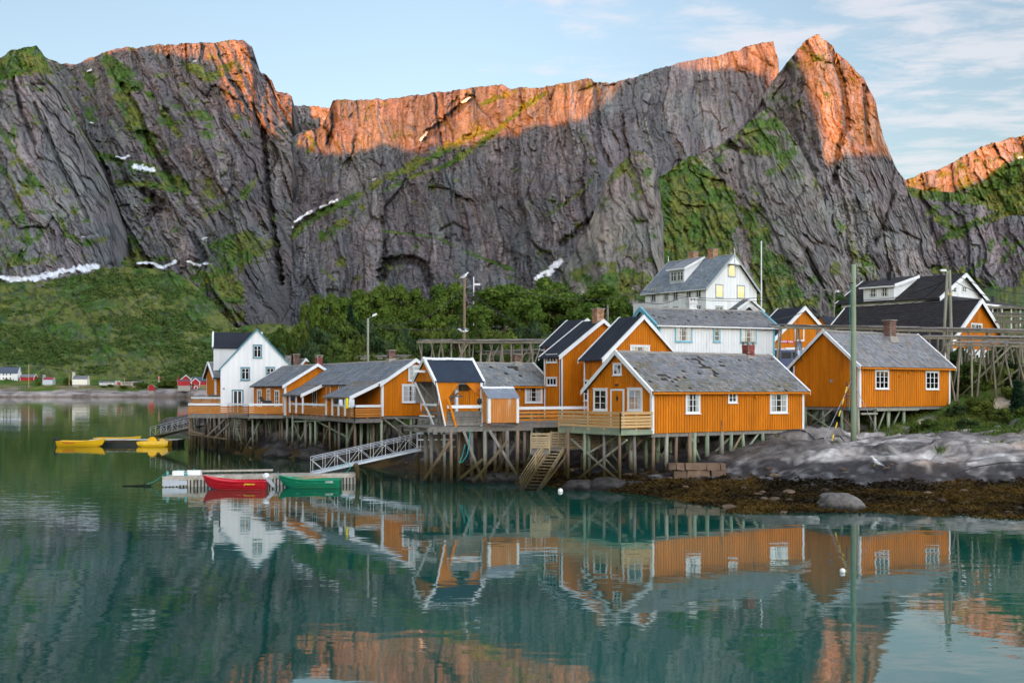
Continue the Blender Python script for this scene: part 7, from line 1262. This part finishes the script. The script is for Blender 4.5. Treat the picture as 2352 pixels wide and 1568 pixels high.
fhouse('boathouse', 'low grey-walled boathouse right of the small red gable on the far shore', 279, 302, 876, 879, 885, 872, 3, 'mortar', 'far grey roof'); fhouse('boathouse', 'red boathouse with a blue-grey roof behind the round bushes on the far shore', 304, 330, 875, 880, 886, 872, 4, 'red paint', 'far blue roof', Ly=8)
fhouse('cabin', 'small red cabin with turf roof and two white windows, alone at the far waterside', 342.5, 356, 882, 887, 897, 856, 4, 'red paint', 'sod', uL=340.5, kind='R', wins=[('R', 347, 884, 351.5, 888.5), ('R', 347, 890, 351.5, 895)])
fhouse('barn', 'large red gabled barn with a dark roof at the back of the far village', 412, 442, 861, 874, 886, 905, 12, 'red paint', 'far blue roof', kind='R', Ly=10); fhouse('barn', 'long dark-roofed red building right of the large barn on the far shore', 440, 476, 866, 874, 886, 915, 4, 'red paint', 'far blue roof', Ly=8)
fhouse('house', 'white-gabled house with a dark blue roof in front of the large barn', 413, 434, 872, 880, 888, 880, 16, 'red paint', 'far blue roof', uL=408, kind='L'); fhouse('cabin', 'small red cabin with green turf roof at the right of the far village', 425.5, 447, 877, 884, 892, 862, 24, 'red paint', 'sod', uL=418, wins=[('R', 436, 885, 440.5, 890)])
fhouse('cabin', 'red gabled cabin with a grey roof above the turf-roofed cabin', 439, 459, 868, 877, 890, 876, 12, 'red paint', 'far grey roof', kind='R', Ly=9); fhouse('shed', 'tiny red shed beside the turf-roofed cabin on the far shore', 446, 454, 886, 889, 893, 858, 8, 'red paint', 'far grey roof', kind='R', Ly=4); fhouse('house', 'small dark-roofed white house half hidden by trees on the far shore', 378, 390, 872, 876, 884, 885, 10, W_, 'far blue roof')
for i, (u, vt, d, w, lab) in enumerate(((153, 867, 872, 18, 'left of the cream house'), (163, 872, 874, 14, 'against the cream house'), (255, 882, 864, 14, 'below the white boathouse'), (285, 884, 862, 18, 'below the grey boathouse'), (320, 878, 862, 24, 'round and pale, in front of the red boathouse'), (332, 874, 868, 16, 'behind the round pale bush'), (372, 876, 864, 26, 'right of the small red waterside cabin'), (395, 868, 866, 34, 'largest and darkest'), (386, 875, 870, 26, 'behind the largest'), (410, 880, 864, 20, 'right of the largest'), (240, 886, 862, 12, 'small, by the frames'), (87, 874, 872, 10, 'beside the dark red boathouse'))): tree('far shore tree, ' + lab, u, vt, d, w, (0, 1, 4, 5)[i % 4], 'trees on the far shore', zb=fz(u, d) - .8)
def far_rack(label, a, b, zt, n, mat='rack wood', fish=False):
    (ua, d), (ub, _) = a, b; xa, xb = (ua - U0) * d / F, (ub - U0) * d / F; t = thing('drying_rack', label, 'drying frame', (xa, d, 0), 0, 'drying frames on the far shore'); g = MB(); g.bar((0, 0, zt), (xb - xa, 0, zt), .25, .28).bar((0, 3, zt), (xb - xa, 3, zt), .25, .28); g.build('beam', mat, t)
    for k in range(n + 1): x = (xb - xa) * k / n; g = MB().bar((x, 0, 0), (x, 0, zt), .22, .22).bar((x, 3, 0), (x, 3, zt), .2, .2); g.build('posts', mat, t)
    if fish:
        g = MB(); x = 0
        while x < xb - xa: g.col = brightness(.3); g.box(x, -.2, zt - R_.uniform(.6, 1.3), x + .3, 3.2, zt + .1); x += .35
        g.build('hanging_fish', 'brown wood', t)
far_rack('long empty timber drying frame on the pale rocks, centre left of the far shore', (138, 850), (266, 850), 6.6, 22); bpy.data.objects
far_rack('timber drying frame at the left edge of the far shore', (-10, 852), (70, 852), 8.6, 14); far_rack('timber drying frame behind the long empty one', (76, 858), (170, 858), 7.6, 16); far_rack('drying frame loaded with hanging fish in front of the cream house', (225 / 1.0 - 0, 862), (385 - 160 + 55, 862), 8.2, 10, fish=True) if 0 else far_rack('drying frame loaded with hanging fish in front of the cream house', (130, 862), (222, 862), 8.4, 12, fish=True)
far_rack('tall bare timber frame in front of the white boathouse', (236, 866), (312, 866), 11.5, 9, 'stair wood'); far_rack('reddish timber frame at the right of the far village', (452, 852), (476, 852), 9.0, 9, 'stair wood')
for lab, u, v0, d in (('far shore pole beside the dark red boathouse', 66, 836, 862), ('slim far shore pole left of the cream house', 159, 858, 864), ('far shore pole on the slope above the white boathouse', 286, 867, 930)):
    z0 = fz(u, d) - 1; x = (u - U0) * d / F; zt = H - (v0 - VH) * d / F; t = thing('utility_pole', lab, 'utility pole', (x, d, z0), 0, 'poles on the far shore'); MB().tube((0, 0, 0), (0, 0, zt - z0), .3, .22).build('pole', 'stair wood', t)
wire('long thin line sloping across the far hillside from the left edge', [(-30, 831, 862), (115, 839, 870), (286, 868, 930), (420, 866, 950)], 1.5, .10, 'wires over the far shore', 'rack wood')
x, y, z = P(365, 886, 866); t = thing('flagpole', 'white flagpole with a red pennant on the far shore', 'flagpole', (x, y, z)); zt = (886 - 863) * 866 / F; MB().tube((0, 0, -2), (0, 0, zt), .2, .15).build('pole', W_, t); MB().prism([(0, zt), (1.1, zt - 1.2), (.1, zt - 3.2)], lambda a, b: (a, -.1, b), lambda a, b: (a, .1, b)).build('pennant', 'flag red', t)
# scrub on the foothill across the water
def scrub(name, surf, n, size, k, seed, hue, hue2, lo=.4, grp=16, spread=6.0, sel=None):
    X, Y, Z, g = SURF[surf]; rs = np.random.RandomState(seed); r, c = X.shape; dens = g * sstep(.40, .62, fbm(X / 45, Z / 30 + Y / 60, 5, seed, .6)); ok = np.argwhere(dens > lo); ok = ok[rs.randint(0, len(ok), n)]
    ctr = np.stack([X[ok[:, 0], ok[:, 1]], Y[ok[:, 0], ok[:, 1]], Z[ok[:, 0], ok[:, 1]]], 1); d = rs.randn(n, grp, 3); d /= np.linalg.norm(d, axis=2, keepdims=True); d[:, :, 2] = np.abs(d[:, :, 2]); sz = rs.uniform(.4, 1.3, n)[:, None, None]
    p = (ctr[:, None, :] + d * np.array([spread, spread, spread * .55]) * sz * .5).reshape(-1, 3); nr = (d + rs.randn(*d.shape) * .4).reshape(-1, 3); nr /= np.linalg.norm(nr, axis=1, keepdims=True); t = rs.rand(len(p))[:, None] * .6 + rs.rand(n).repeat(grp)[:, None] * .4
    me = leafmesh(name, p, nr, np.full(len(p), size), np.array(hue) * (1 - t) + np.array(hue2) * t); o = link(name, me, None, MAT['leaves']); o['kind'] = 'stuff'
scrub('undergrowth', 'green_foothill', 4200, 1.1, 0, 3, (.040, .080, .018), (.090, .135, .030))
fix_normals()
